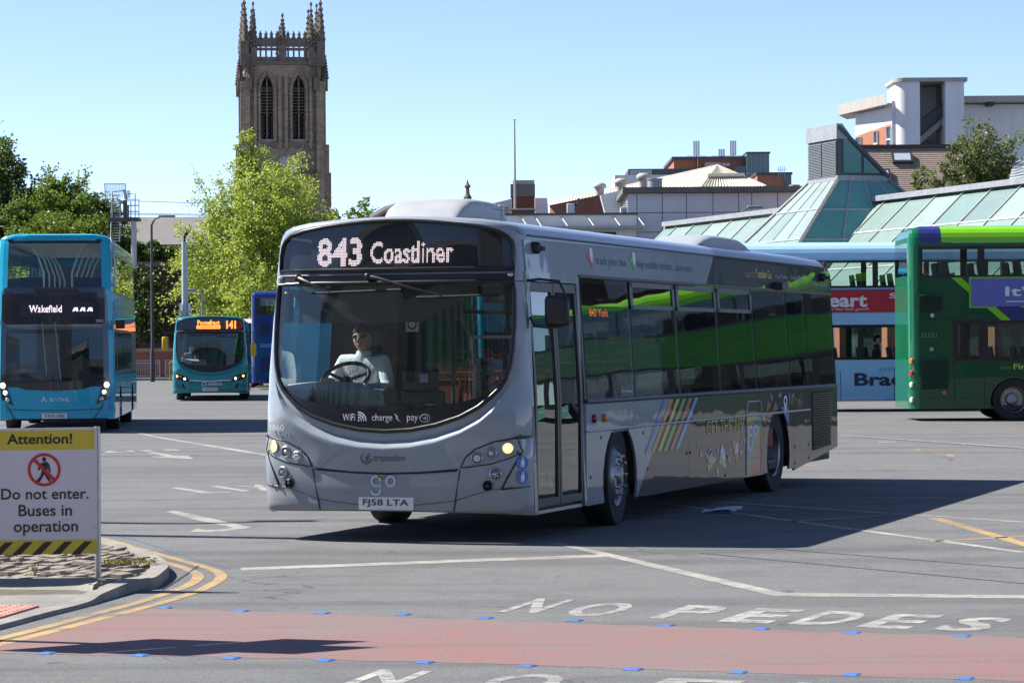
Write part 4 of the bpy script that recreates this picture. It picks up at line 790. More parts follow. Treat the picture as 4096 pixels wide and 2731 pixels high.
side_decal('window_sticker', [(2.72, 1.235), (3.16, 1.235), (3.18, 1.335), (2.74, 1.335)], pm('sticker_grey', (.055, .05, .055), .5), bus, 1, .0); text('lettering', 'WiFi charge pay', MW2, bus, st_(2.76, 1.265, .002), .36, .035)
text('interior_led', '843  York', glow('amber_led', (1, .12, .03), 1.6), bus, lambda u, v: SPN(1.98 + u, 2.0 + v, -.02), .62, .075, .01)
# nearside fittings
for s, z in ((.47, 2.60), (11.46, 2.58)): m = MB(); m.lathe([(.055, 0), (.055, .05), (.04, .07), (.0005, .075)], SPN(s, z, 0), (1, .0, -.1), 16); cm = m.build('side_camera', M_BLK, bus, smooth=50); MB().cyl(SPN(s, z - .008, .07), SPN(s + .02, z - .01, .105), .022, n=12).build('lens', M_DKG, cm)
m = MB(); m.box(-.06, .16, 0, .30, -.06, .06); o = m.build('side_lamp', M_DKG, bus, bevel=.02); o.location = SPN(9.0, 2.42, .0); o.scale = (.7, 1, .8)
for s, c_, nm in ((2.18, (.50, .14, .02), 'side_indicator'), (1.87, (.12, .02, .02), 'reflector')): m = MB(); m.lathe([(.042, 0), (.04, .02), (.02, .032), (.0005, .034)], SPN(s, 1.045, 0), (1, 0, 0), 14); m.build(nm, pm(nm, c_, .25), bus, smooth=60)
for s, z in ((1.78, .5), (2.1, .86), (3.45, .86), (3.45, .3), (3.6, .5), (5.0, .6), (5.12, .6), (6.6, .5), (8.1, .5), (8.25, .8), (9.68, .5), (10.38, .5), (10.38, .34), (5.0, .30), (6.5, .30), (9.68, .30)): m = MB(); m.cyl(SPN(s, z, -.002), SPN(s, z, .006), .016, n=8); m.build('fastener', M_DKG, bus)
# mirror on its arm, second mirror behind the quarter light
m = MB(); m.tube([SPN(.24, 2.30, .0), (SX(2.3) + .12, .20, 2.31), (SX(2.3) + .30, .22, 2.29), (SX(2.3) + .34, .24, 2.20), (SX(2.3) + .34, .24, 2.0)], .013, 7); m.tube([SPN(.24, 1.98, .0), (SX(2) + .05, .22, 1.90), (SX(2) + .2, .22, 1.885), (SX(2) + .30, .24, 1.90)], .012, 6); mi = m.build('mirror_arm', M_BLK, bus, smooth=60)
m = MB(); m.box(SX(2) + .14, SX(2) + .37, .19, .27, 1.90, 2.17); m.build('mirror', M_BLK, mi, bevel=.04)
m = MB(); m.tube([(-1.18, .6, 2.36), (-1.27, .62, 2.34), (-1.29, .65, 2.22)], .014, 6); ma = m.build('mirror_arm', M_BLK, bus, smooth=60); MB().box(-1.34, -1.24, .62, .70, 1.95, 2.25).build('mirror', M_BLK, ma, bevel=.03)
MB().tube([SPN(.16, 1.28, -.03), SPN(.26, 1.34, -.03)], .016, 5).build('grab_strap', pm('strap_red', (.55, .02, .02), .5), bus)
# roof pods
def pod(name, s0, s1, x0, x1, z0, z1, lean=.25, mat=None, ex=.45):
    m = MB(); rows = []
    for i in range(9):
        t = i / 8; s = lerp(s0, s1, t); e = min(1, (min(t, 1 - t) * 8) / 2.2) ** .5 if 0 < t < 1 else 0.0
        zt = lerp(z0, z1, e); wd = lerp(.88, 1.0, e); c_ = (x0 + x1) / 2; hw = (x1 - x0) / 2 * wd; row = []
        for a in [pi * k / 14 for k in range(15)]: row.append((c_ - hw * math.copysign(abs(math.cos(a)) ** ex, math.cos(a)), s + lean * (.0), z0 + (zt - z0) * abs(math.sin(a)) ** (ex + .05)))
        rows.append(row)
    m.grid(rows); m.ngon(rows[0][::-1]); m.ngon(rows[-1]); return m.build(name, mat or pm('pod_grey', (.34, .36, .38), .45, var=.06, dirt=.12), bus, smooth=50)
p1 = pod('roof_pod', .68, 2.15, -.40, .40, 2.86, 3.095, ex=.28); m = MB()
for k in range(7): m.box(.37, .395, 1.5, 1.85, 2.90 + k * .018, 2.908 + k * .018)
m.build('vent_grille', M_BLK, p1); p2 = pod('roof_vent', 6.8, 9.15, .28, .92, 2.83, 2.985); MB().box(.30, .90, 6.9, 9.05, 2.80, 2.85).build('vent_base', M_BLK, p2)
p3 = pod('roof_hatch', 3.2, 4.0, -.35, .35, 2.87, 2.93)

# ================================================================ people (seated, upper body and legs as one skinned surface)
def skin_mesh(name, joints, edges, mat, parent, sub=2):
    """joints: [(x, y, z, r)], grown with a Skin modifier and baked to a mesh"""
    me = bpy.data.meshes.new(name); me.from_pydata([j[:3] for j in joints], edges, []); o = bpy.data.objects.new(name, me); C.objects.link(o)
    sk = o.modifiers.new('skin', 'SKIN'); sk.use_smooth_shade = True
    for v, j in zip(me.skin_vertices[0].data, joints): v.radius = (j[3], j[3] * (j[4] if len(j) > 4 else 1)); v.use_root = False
    me.skin_vertices[0].data[0].use_root = True
    s_ = o.modifiers.new('sub', 'SUBSURF'); s_.levels = sub; s_.render_levels = sub
    bpy.context.view_layer.update(); dg = bpy.context.evaluated_depsgraph_get(); m2 = bpy.data.meshes.new_from_object(o.evaluated_get(dg)); bpy.data.objects.remove(o); m2.materials.clear(); m2.materials.append(mat)
    return link(name, m2, parent, 179)
M_SKIN = pm('skin', (.50, .28, .19), .55, var=.08); M_HAIR = pm('dark_hair', (.015, .012, .010), .6)
def person(label, loc, rz, shirt, wheel_pose=False, glasses=False, group=None, scale=1.0):
    """seated person; origin on the seat, facing -y"""
    p = thing('person', label, 'person', loc, rz, group); p.scale = (scale,) * 3
    if wheel_pose: aL = [(-.205, -.02, .55, .062), (-.30, -.10, .30, .047), (-.17, -.40, .36, .038), (-.15, -.47, .38, .032)]; aR = [(.205, -.02, .55, .062), (.29, -.12, .30, .047), (.20, -.40, .30, .038), (.18, -.47, .31, .032)]
    else: aL = [(-.20, .0, .50, .055), (-.26, .0, .25, .045), (-.16, -.22, .16, .036), (-.12, -.30, .14, .032)]; aR = [(.20, .0, .50, .055), (.26, .0, .25, .045), (.16, -.22, .16, .036), (.12, -.30, .14, .032)]
    J = [(0, 0, .06, .13, .8), (0, .01, .28, .11, .75), (0, 0, .46, .11, .7), (0, -.005, .585, .052), (0, -.02, .65, .05), (0, -.035, .72, .055), (0, -.03, .79, .055)]
    E_ = [(0, 1), (1, 2), (2, 3), (3, 4), (4, 5), (5, 6)]
    for arm in (aL, aR):
        b = len(J); J += arm; E_ += [(2, b)] + [(b + i, b + i + 1) for i in range(len(arm) - 1)]
    for sd in (-1, 1):
        b = len(J); J += [(sd * .10, -.08, .05, .085), (sd * .12, -.42, .06, .065), (sd * .12, -.45, -.36, .045), (sd * .12, -.56, -.40, .04)]; E_ += [(0, b), (b, b + 1), (b + 1, b + 2), (b + 2, b + 3)]
    body = skin_mesh('body', J, E_, M_SKIN, p)
    hd = MB(); hd.ball((0, -.035, .768), .086, .105, .124, 9); hd.ball((0, -.078, .695), .045, .045, .03, 6); hd.ball((0, -.134, .755), .013, .02, .024, 5)
    for sd in (-1, 1): hd.ball((sd * .08, -.03, .765), .012, .022, .032, 5)
    hd.ball((0, -.124, .708), .026, .012, .008, 5); hd.build('head', M_SKIN, body, smooth=80)
    h2 = MB(); rows = []
    for i in range(7):
        t = pi * .52 * i / 6; rows.append([(.093 * math.sin(t) * math.cos(a), -.03 + .113 * math.sin(t) * math.sin(a) * (1 if math.sin(a) > 0 else .9),   .795 + .106 * math.cos(t) + (.028 if math.sin(a) < -.2 and i > 4 else 0)) for a in [2 * pi * k / 18 for k in range(18)]])
    h2.grid(rows[::-1], True); h2.ball((0, .035, .775), .080, .055, .085, 7); h2.build('hair', M_HAIR, p, smooth=80)
    sj = [(0, 0, .0, .165, .82), (0, .01, .28, .15, .78), (0, 0, .48, .17, .76), (0, -.005, .575, .085)]; se = [(0, 1), (1, 2), (2, 3)]
    for arm in (aL, aR):
        b = len(sj); sj += [(x, y, z, r + .016) for x, y, z, r in arm[:3]]; se += [(2, b), (b, b + 1), (b + 1, b + 2)]
    skin_mesh('shirt', sj, se, shirt, p); cl_ = MB(); cl_.lathe([(.085, .555), (.082, .60), (.066, .648), (.060, .648), (.070, .59)], (0, -.008, 0), (0, 0, 1), 16); cl_.add([(-.03, -.085, .60), (.0, -.10, .53), (-.075, -.085, .56)], [(0, 1, 2)]); cl_.add([(.03, -.085, .60), (.0, -.10, .53), (.075, -.085, .56)], [(0, 2, 1)]); cl_.build('collar', shirt, p, smooth=50)
    if glasses:
        g = MB()
        for sd in (-1, 1): g.ball((sd * .036, -.128, .782), .033, .012, .020, 6)
        g.tube([(-.075, -.04, .786), (-.066, -.118, .788), (.066, -.118, .788), (.075, -.04, .786)], .006, 5); g.build('sunglasses', M_BLK, p, smooth=70)
    if wheel_pose:                                                    # fingers closed on the rim
        for arm in (aL, aR):
            x, y, z = arm[-1][:3]; h = MB(); h.ball((x, y - .01, z), .034, .045, .02, 6)
            for k in range(4): h.tube([(x - .027 + k * .018, y - .03, z + .012), (x - .027 + k * .018, y - .065, z + .014), (x - .027 + k * .018, y - .072, z - .012), (x - .027 + k * .018, y - .05, z - .022)], .0085, 6)
            h.tube([(x + math.copysign(.03, -x), y, z), (x + math.copysign(.045, -x), y - .03, z + .004), (x + math.copysign(.03, -x), y - .06, z + .01)], .0095, 6); h.build('hand', M_SKIN, body, smooth=70)
    return p
def at_bus(root_loc, rz, x, y, z): return Vector(root_loc) + Matrix.Rotation(rz, 3, 'Z') @ Vector((x, y, z))
person('driver in a white shirt and dark sunglasses holding the steering wheel', at_bus(bus.location, -YAW, -.76, 1.20, 1.045), -YAW, pm('shirt_white', (.80, .80, .84), .8, var=.06, bmp=.6, bscale=14), True, True)
person('passenger in a red top seated behind the front doors of the grey bus', at_bus(bus.location, -YAW, .55, 3.55, .90), -YAW, pm('top_red', (.4, .03, .03), .8))
person('passenger in a dark jacket seated beside the aisle of the grey bus', at_bus(bus.location, -YAW, .55, 6.05, 1.05), -YAW, pm('jacket_dark', (.02, .022, .03), .8))

# ================================================================ double-deck buses
def dd_bus(root, L=10.9, W=2.5, H=4.28, cols=None, win=M_LGLASS, front='mask', side_wins=None, seats=True, arches=(2.6, 8.3), rear='plain', interior=(.30, .31, .33), solid_rear_bay=0.0, wheel_sides=(1, -1), bumpy=.03, wl=(1.40, 2.20), wu=(3.28, 3.95), fw=(1.40, 2.2), fu=(3.28, 3.95), ztop=4.02, breaks=()):
    """cols(side, u, z) -> material for an opaque cell; side in N O R F C(orner front) K(orner rear)"""
    hw = W / 2; rf, rr = .28, .22
    lo = side_wins['lower'] if side_wins else [(.55, 1.35), (1.6, 2.9), (3.0, 4.3), (4.4, 5.7), (5.8, 7.1), (7.2, 8.4)]
    up = side_wins['upper'] if side_wins else [(.45, 1.75), (1.85, 3.2), (3.3, 4.65), (4.75, 6.1), (6.2, 7.55), (7.65, 9.0), (9.1, 10.3)]
    zl = sorted(set([.28, .62, .98, ztop] + [round(q, 3) for a, b in (wl, wu, fw, fu) for q in (a - .06, a, (a + b) / 2, b, b + .06)])); zl = [z for i, z in enumerate(zl) if z <= ztop and (i == 0 or z - zl[i - 1] > .004)]
    def tin(z): return interp(z, [1.0, 2.2, 3.9, 4.2], [0, .02, .07, .10])
    def flean(z): return interp(z, [.6, 1.1, 2.3, 3.0, 4.0, 4.3], [0, 0, .10, .12, .34, .45]) if front == 'mask' else interp(z, [1, 4], [0, .1])
    sb = sorted(set([rf, L - rr] + list(breaks) + [round(e, 3) for w_ in (lo, up) for ab in w_ for e in ab] + [a + d for a in arches for d in (-.56, .56)])); sb = [s for s in sb if rf <= s <= L - rr]
    pts = []
    for i in range(len(sb)): pts.append(('N', sb[i], hw, sb[i]))
    for i in range(1, 6): a = pi / 2 * i / 6; pts.append(('K', i, hw - rr + rr * math.cos(a), L - rr + rr * math.sin(a)))
    for x in (hw - rr, 0, -(hw - rr)): pts.append(('R', x, x, L))
    for i in range(1, 6): a = pi / 2 * i / 6; pts.append(('k', i, -(hw - rr) - rr * math.sin(a), L - rr + rr * math.cos(a)))
    for i in range(len(sb) - 1, -1, -1): pts.append(('O', sb[i], -hw, sb[i]))
    FX = [-1, -.93, -.84, -.6, -.3, 0, .3, .6, .84, .93, 1]
    for u in FX: pts.append(('F', u, u * (hw - .03), 0 - .0))
    def fy(x): t = min(1, abs(x) / hw); return -.10 + rf * (1 - (1 - t ** 3.2) ** (1 / 3.2)) + .10 * t * t
    def P(i, z):
        tg, u, x, y = pts[i]; k = (hw - tin(z)) / hw
        if tg == 'F': y = fy(x)
        return (x * k, y + flean(z) * max(0, 1 - y / 1.5), z)
    n = len(pts); mats = []; body = MB(); panes = {}
    def mi(m):
        if m not in mats: mats.append(m)
        return mats.index(m)
    def inside_w(ws, s): return next((k for k, (a, b) in enumerate(ws) if a < s < b), None)
    for k in range(len(zl) - 1):
        zm = (zl[k] + zl[k + 1]) / 2
        for i in range(n):
            j = (i + 1) % n; ti, tj = pts[i][0], pts[j][0]
            sd = ti if ti == tj else ('C' if 'F' in (ti, tj) else 'R' if 'R' in (ti, tj) and ti in 'RKk' and tj in 'RKk' else ti if ti in 'Kk' else tj)
            um = (pts[i][1] + pts[j][1]) / 2 if ti == tj else 0
            if sd in 'Kk' or (ti in 'Kk' or tj in 'Kk'): sd = 'K'
            key = None
            if sd in 'NO':
                if zm < .98 and any(abs(um - a) < .56 for a in arches): continue
                if wl[0] < zm < wl[1] and (q := inside_w(lo, um)) is not None: key = (sd, 'l', q)
                if wu[0] < zm < wu[1] and (q := inside_w(up, um)) is not None: key = (sd, 'u', q)
            if sd == 'F' and front == 'mask':
                if fw[0] < zm < fw[1] and abs(um) < .86: key = ('F', 'ws', 0)
                if fu[0] < zm < fu[1] and abs(um) < .86: key = ('F', 'up', 0)
            if sd == 'F' and front != 'mask' and (wl[0] < zm < wl[1] or wu[0] < zm < wu[1]) and abs(um) < .86: key = ('F', 'ws' if zm < 2.3 else 'up', 0)
            if sd == 'R' and rear != 'none' and wu[0] < zm < wu[1] and abs(um) < .8: key = ('R', 'u', 0)
            q4 = [P(i, zl[k]), P(j, zl[k]), P(j, zl[k + 1]), P(i, zl[k + 1])]
            if key: panes.setdefault(key, MB()).add(q4, [(0, 1, 2, 3)])
            else: body.add(q4, [(0, 1, 2, 3)], mi(cols(sd, um, zm)))
    # roof rings
    prev = [P(i, ztop) for i in range(n)]; cx, cyy = 0, L / 2
    for sxy, z in ((.985, lerp(ztop, H, .3)), (.95, lerp(ztop, H, .55)), (.89, lerp(ztop, H, .76)), (.80, lerp(ztop, H, .9)), (.68, lerp(ztop, H, .97)), (.6, H), (.0, H + .005)):
        ring = []
        for i in range(n):
            x, y, _ = P(i, ztop); fr_ = max(0, 1 - y / 1.2) * interp(z, [ztop, H], [0, .28]); dx = max(0, abs(x) - hw * (1 - sxy) * 0) ; yy = y
            ins_ = (1 - sxy) * hw; sgx = math.copysign(1, x) if abs(x) > 1e-6 else 0; X = sgx * max(0, abs(x) - ins_) if sxy > .61 else x * (sxy * 1.0) ; Y = min(max(y, ins_ * .8 + fr_), L - ins_ * .8) if sxy > .5 else lerp(cyy, min(max(y, .5), L - .5), .9)
            if sxy == .6: X = x * .55; Y = min(max(y, .55), L - .5)
            if sxy == 0: X = 0; Y = min(max(y, .7), L - .6)
            ring.append((X, Y, z))
        for i in range(n): j = (i + 1) % n; body.add([prev[i], prev[j], ring[j], ring[i]], [(0, 1, 2, 3)], mi(cols('T', pts[i][1] if pts[i][0] in 'NO' else (0 if pts[i][0] in 'FC' else L), z)))
        prev = ring
    b = body.build('body', mats, root, smooth=38)
    for (sd, lv, q), mb in panes.items():
        g = mb.build('windscreen' if (sd, lv) == ('F', 'ws') else 'window', M_WSGLASS if sd == 'F' else win, root, smooth=30)
    # arches, wheels, dark wells
    for a in arches:
        for sd in (1, -1):
            mt = cols('N' if sd > 0 else 'O', a, .8)
            if mt is not None:
                pa = arch_poly(a - .56, a + .56, .28, .98, a, .53, .43); q = [(sd * (hw - .001), s, z) for s, z in pa]; m = MB(); m.ngon(q if sd > 0 else q[::-1]); m.build('arch_panel', mt, root)
            if sd in wheel_sides: wheel(root, sd * (hw - .17), a, sd, a > 5)
            m = MB(); m.grid([[(sd * x, a + .54 * math.cos(pi * i / 12), .43 + .54 * math.sin(pi * i / 12)) for i in range(13)] for x in (hw - .02, hw - .45)]); m.ngon([(sd * (hw - .45), a + .54 * math.cos(pi * i / 12), .43 + .54 * math.sin(pi * i / 12)) for i in range(13)]); m.build('wheel_well', M_INT, root)
    MB().box(-hw + .05, hw - .05, .3, L - .2, .26, .34).build('chassis', M_INT, root)
    mi_ = pm('dd_lining%.2f' % interior[0], interior, .7)
    MB().box(-hw + .08, hw - .08, .2, L - .15, wl[1] + .12, wl[1] + .28).build('upper_floor', mi_, root); MB().box(-hw + .15, hw - .15, .5, L - .2, ztop - .01, ztop + .01).build('ceiling', mi_, root)
    if solid_rear_bay: MB().box(-hw + .1, hw - .1, L - solid_rear_bay, L - .15, .4, 2.1).build('engine_bay', M_INT, root)
    if seats:
        mo = MB(); mo.box(-.42, .42, 0, .42, .32, .42); mo.prism([(-.42, .40, .40), (.42, .40, .40), (.40, .50, 1.05), (-.40, .50, 1.05)], [(-.42, .47, .40), (.42, .47, .40), (.40, .55, 1.05), (-.40, .55, 1.05)]); mo.box(-.3, .3, .1, .3, 0, .32); s0 = None
        for zf, y0, ny in ((wu[0] - .72, 1.1, 11), (wl[0] - .78, 3.4, 6)):
            for k in range(ny):
                for x in (-.72, .72):
                    if s0 is None: s0 = mo.build('seat', pm('seat_blue', (.03, .04, .08), .8, var=.3, scale=25), root, bevel=.03); o = s0
                    else: o = s0.copy(); C.objects.link(o)
                    o.location = (x, y0 + k * .82, zf)
    return P
def rect_side(name, root, side, hw, s0, s1, z0, z1, mat, off=.006, tin=0.0):
    x = side * (hw + off); q = [(x, s0, z0), (x, s1, z0), (x - side * tin, s1, z1), (x - side * tin, s0, z1)]
    return MB().ngon(q if side > 0 else q[::-1]).build(name, mat, root)
def louvre(root, side, hw, s0, s1, z0, z1, n=8, mat=None):
    fr = rect_side('louvre', root, side, hw, s0, s1, z0, z1, M_BLK, .004)
    for k in range(n):
        z = lerp(z0, z1, (k + .2) / n); h = (z1 - z0) / n * .5; x = side * (hw + .004); m = MB(); m.prism([(x, s0, z), (x, s1, z), (x + side * .03, s1, z), (x + side * .03, s0, z)], [(x, s0, z + h), (x, s1, z + h), (x + side * .004, s1, z + h), (x + side * .004, s0, z + h)]); m.build('blade', mat or M_DKG, fr)
    return fr
def side_text(root, s, mat, side, hw, s0, z0, wd, ht, bold=0.0, off=.010, name='lettering'):
    """s0 is where the text starts, seen from outside"""
    return text(name, s, mat, root, (lambda u, v: (side * (hw + off), s0 + u, z0 + v)) if side > 0 else (lambda u, v: (side * (hw + off), s0 - u, z0 + v)), wd, ht, bold)

# ---- A: sky blue double decker facing us on the left
A_BLUE = paintmat('sky_blue_bus', (.012, .36, .52), rough=.32, wob=.03); A_NAVY = pm('navy_mask', (.006, .008, .018), .18, var=.1, coat=.8)
thA = -.094; aloc = Vector((WP(458, 1500, 57.4).x, 57.4, 0)); aloc = aloc - Vector((math.cos(-thA), math.sin(-thA), 0)) * 1.25
dA = thing('double_decker', 'sky blue double decker with black front mask bound for Wakefield', 'bus', aloc, -thA)
def colA(sd, u, z):
    if sd == 'F':
        if abs(u) > .86 and not (abs(u) < .96 and .98 < z < 2.9): return A_BLUE
        return A_NAVY if z > .90 and z < 4.04 else A_BLUE
    if sd in 'NO' and (1.26 < z < 2.16 or 2.94 < z < 3.84): return M_BLK
    return A_BLUE
PA = dd_bus(dA, H=4.20, cols=colA, seats=True, win=M_GLASS, interior=(.55, .55, .54), wl=(1.30, 2.12), wu=(2.98, 3.80), fw=(1.02, 2.28), fu=(3.06, 3.99), ztop=4.05)
def fyA(x, z, off=0.0):
    t = min(1, abs(x) / 1.25); return -.10 + .28 * (1 - (1 - t ** 3.2) ** (1 / 3.2)) + .10 * t * t + interp(z, [.6, 1.1, 2.3, 3.0, 4.0, 4.3], [0, 0, .10, .12, .34, .45]) - off
FA = lambda x, z, off=.01: (x, fyA(x, z, off), z)
MB().grid([[FA(x, z, .004) for x in [-1.05 + 2.1 * i / 20 for i in range(21)]] for z in (2.30, 2.5, 2.7, 2.9, 3.05)]).build('display_band', A_NAVY, dA, smooth=60)
MB().grid([[FA(x, z, .008) for x in [-.72 + 1.55 * i / 12 for i in range(13)]] for z in (2.44, 2.76)]).build('display', pm('display_blue', (.016, .022, .04), .35), dA)
dots('led_letters', 'Wakefield', glow('white_led', (1, .86, .88), 1.05), dA, lambda u, v: FA(-.52 + u, 2.53 + v, .012), .68, .15, 44, .02, .9)
for k in range(3): MB().ngon([FA(.38 + k * .15 + a, 2.55 + b, .012) for a, b in ((0, 0), (.04, .08), (.11, .08), (.12, 0), (.08, 0), (.06, .04), (.04, 0))]).build('led_symbol', glow('white_led', (1, .86, .88), 1.05), dA)
text('lettering', '2003', pm('decal_white', (.72, .73, .74)), dA, lambda u, v: FA(.86 + u * .9, 2.32 + v, .012), .17, .055)
text('lettering', 'arriva', pm('decal_white', (.72, .73, .74)), dA, lambda u, v: FA(-.10 + u, .66 + v, .012), .40, .10); MB().ngon([FA(-.22 + a, .64 + b, .012) for a, b in ((-.06, 0), (0, .13), (.06, 0), (.03, .02), (0, .08), (-.03, .02))]).build('star_mark', pm('decal_white', (.72, .73, .74)), dA)
pl = MB(); pl.prism([FA(x, z, .02) for x, z in ((-.26, .30), (.26, .30), (.26, .41), (-.26, .41))], [FA(x, z, -.01) for x, z in ((-.26, .30), (.26, .30), (.26, .41), (-.26, .41))]); pl = pl.build('number_plate', pm('plate_white', (.70, .71, .68)), dA); text('lettering', 'YX72 OES', M_SBLK, pl, lambda u, v: FA(-.21 + u, .32 + v, .0225), .42, .07, .01)
m = MB(); m.grid([[FA(x, lerp(interp(abs(x), [0, .6, .95, 1.1], [.88, .91, 1.02, 1.12]), 1.08, t) if interp(abs(x), [0, .6, .95, 1.1], [.88, .91, 1.02, 1.12]) < 1.08 else 1.1 + .05 * t, .006) for x in [-1.05 + 2.1 * i / 24 for i in range(25)]] for t in (0, .5, 1)]); m.build('foot_band', A_NAVY, dA, smooth=60)
for sd in (-1, 1):
    q = [FA(sd * x, z, .012) for x, z in ((.86, .58), (1.10, .70), (1.17, 1.10), (1.02, 1.10), (.96, .86))]; hl = MB().ngon(q if sd > 0 else q[::-1]).build('headlight', A_NAVY, dA)
    for x, z, rr, on in ((1.08, 1.0, .06, 1), (1.03, .85, .045, 1), (.98, .70, .05, 0)): m = MB(); m.lathe([(rr, 0), (rr * .8, .02), (.0005, .03)], FA(sd * x, z, .014), (sd * .2, -1, 0), 16); m.build('lens', glow('lit_white_head', (1, .94, .7), 1.5) if on else M_LENS, hl, smooth=60)
    MB().tube([FA(sd * lerp(1.02, .82, t), lerp(.62, .28, t), .006) for t in (0, .5, 1)], .008, 4).build('panel_gap', M_BLK, dA)
MB().tube([FA(-1 + 2 * i / 16, .50 - .03 * math.sin(pi * i / 16), .006) for i in range(17)], .008, 4).build('panel_gap', M_BLK, dA)
MB().tube([FA(-1.1 + 2.2 * i / 16, .28, .004) for i in range(17)], .02, 5).build('lower_lip', M_BLK, dA)
for x0, z0, x1, z1 in ((-.25, 2.32, -.15, 1.2), (.02, 2.32, .14, 1.1)): MB().tube([FA(x0, z0, .04), FA(lerp(x0, x1, .5), lerp(z0, z1, .5), .05), FA(x1, z1, .03)], .012, 5).build('wiper', pm('wiper_silver', (.25, .25, .25), .4), dA)
m = MB(); m.tube([(1.16, .55, 4.12), (1.22, .42, 3.95), (1.26, .34, 3.5), (1.26, .30, 3.05)], .03, 7); m.build('grab_rail', M_ALU, dA, smooth=60)
m = MB(); m.box(1.27, 1.47, .1, .25, 2.18, 2.36); m.build('mirror', M_BLK, dA, bevel=.03)
for z in (.70, .52): MB().ngon([FA(1.15 + .04 * math.cos(a), z + .06 * math.sin(a), .012) for a in [2 * pi * i / 16 for i in range(16)]]).build('access_disc', pm('access_blue', (.03, .16, .50)), dA)
for x in (-.9, .9): MB().box(x - .08, x + .08, .36, .44, 4.03, 4.08).build('marker_lamp', M_BLK, dA)
MB().tube([(-1.1, .5, 1.12), (-1.0, .28, 1.30), (-.6, .25, 1.28), (-.3, .4, 1.12)], .09, 8).build('dash', M_GREY, dA, smooth=60); MB().box(-1.15, 1.15, .2, .6, 1.0, 1.1).build('dash_shelf', M_INT, dA); MB().box(-1.15, 0, 1.5, 1.55, 1.0, 2.1).build('cab_partition', pm('cab_panel', (.2, .25, .3), .5), dA)
for k in range(5):
    for sd in (-1, 1): MB().tube([(sd * .3, 1.2 + k * 1.6, 2.4), (sd * .3, 1.2 + k * 1.6, 3.4), (sd * .42, 1.2 + k * 1.6, 3.75), (sd * .6, 1.2 + k * 1.6, 4.04)], .02, 6).build('pole', M_WHT, dA)
# ---- B: green double decker, rear end at the left, on the right of the picture
GRN = paintmat('dark_green_bus', (.006, .070, .024), rough=.3, wob=.03); LIME = paintmat('lime_bus', (.20, .55, .012), rough=.3, wob=.02); EMER = paintmat('emerald_rear', (.006, .15, .06), rough=.3, wob=.02); INDIGO = paintmat('indigo_band', (.03, .035, .16), rough=.3, wob=.02)
def colG(sd, u, z):
    if sd in 'RK': return EMER if z < 3.6 else EMER
    if sd == 'T': return LIME if u < 9.96 else INDIGO if u < 10.46 else EMER
    if sd in 'NO' and (1.36 < z < 2.24 and u < 9.7 or 3.24 < z < 3.98 and u < 10.45): return pm('window_surround', (.014, .010, .010), .3)
    if sd in 'NO' and z > 3.98: return LIME if u < 9.7 else INDIGO if u < 10.2 else EMER
    return GRN
gw = dict(lower=[(.5, 1.6), (1.75, 3.3), (3.45, 5.1), (5.25, 7.0), (7.15, 8.92), (9.14, 9.6)], upper=[(.5, 2.0), (2.1, 3.7), (3.8, 5.4), (5.5, 7.1), (7.2, 8.98), (9.14, 10.38)])
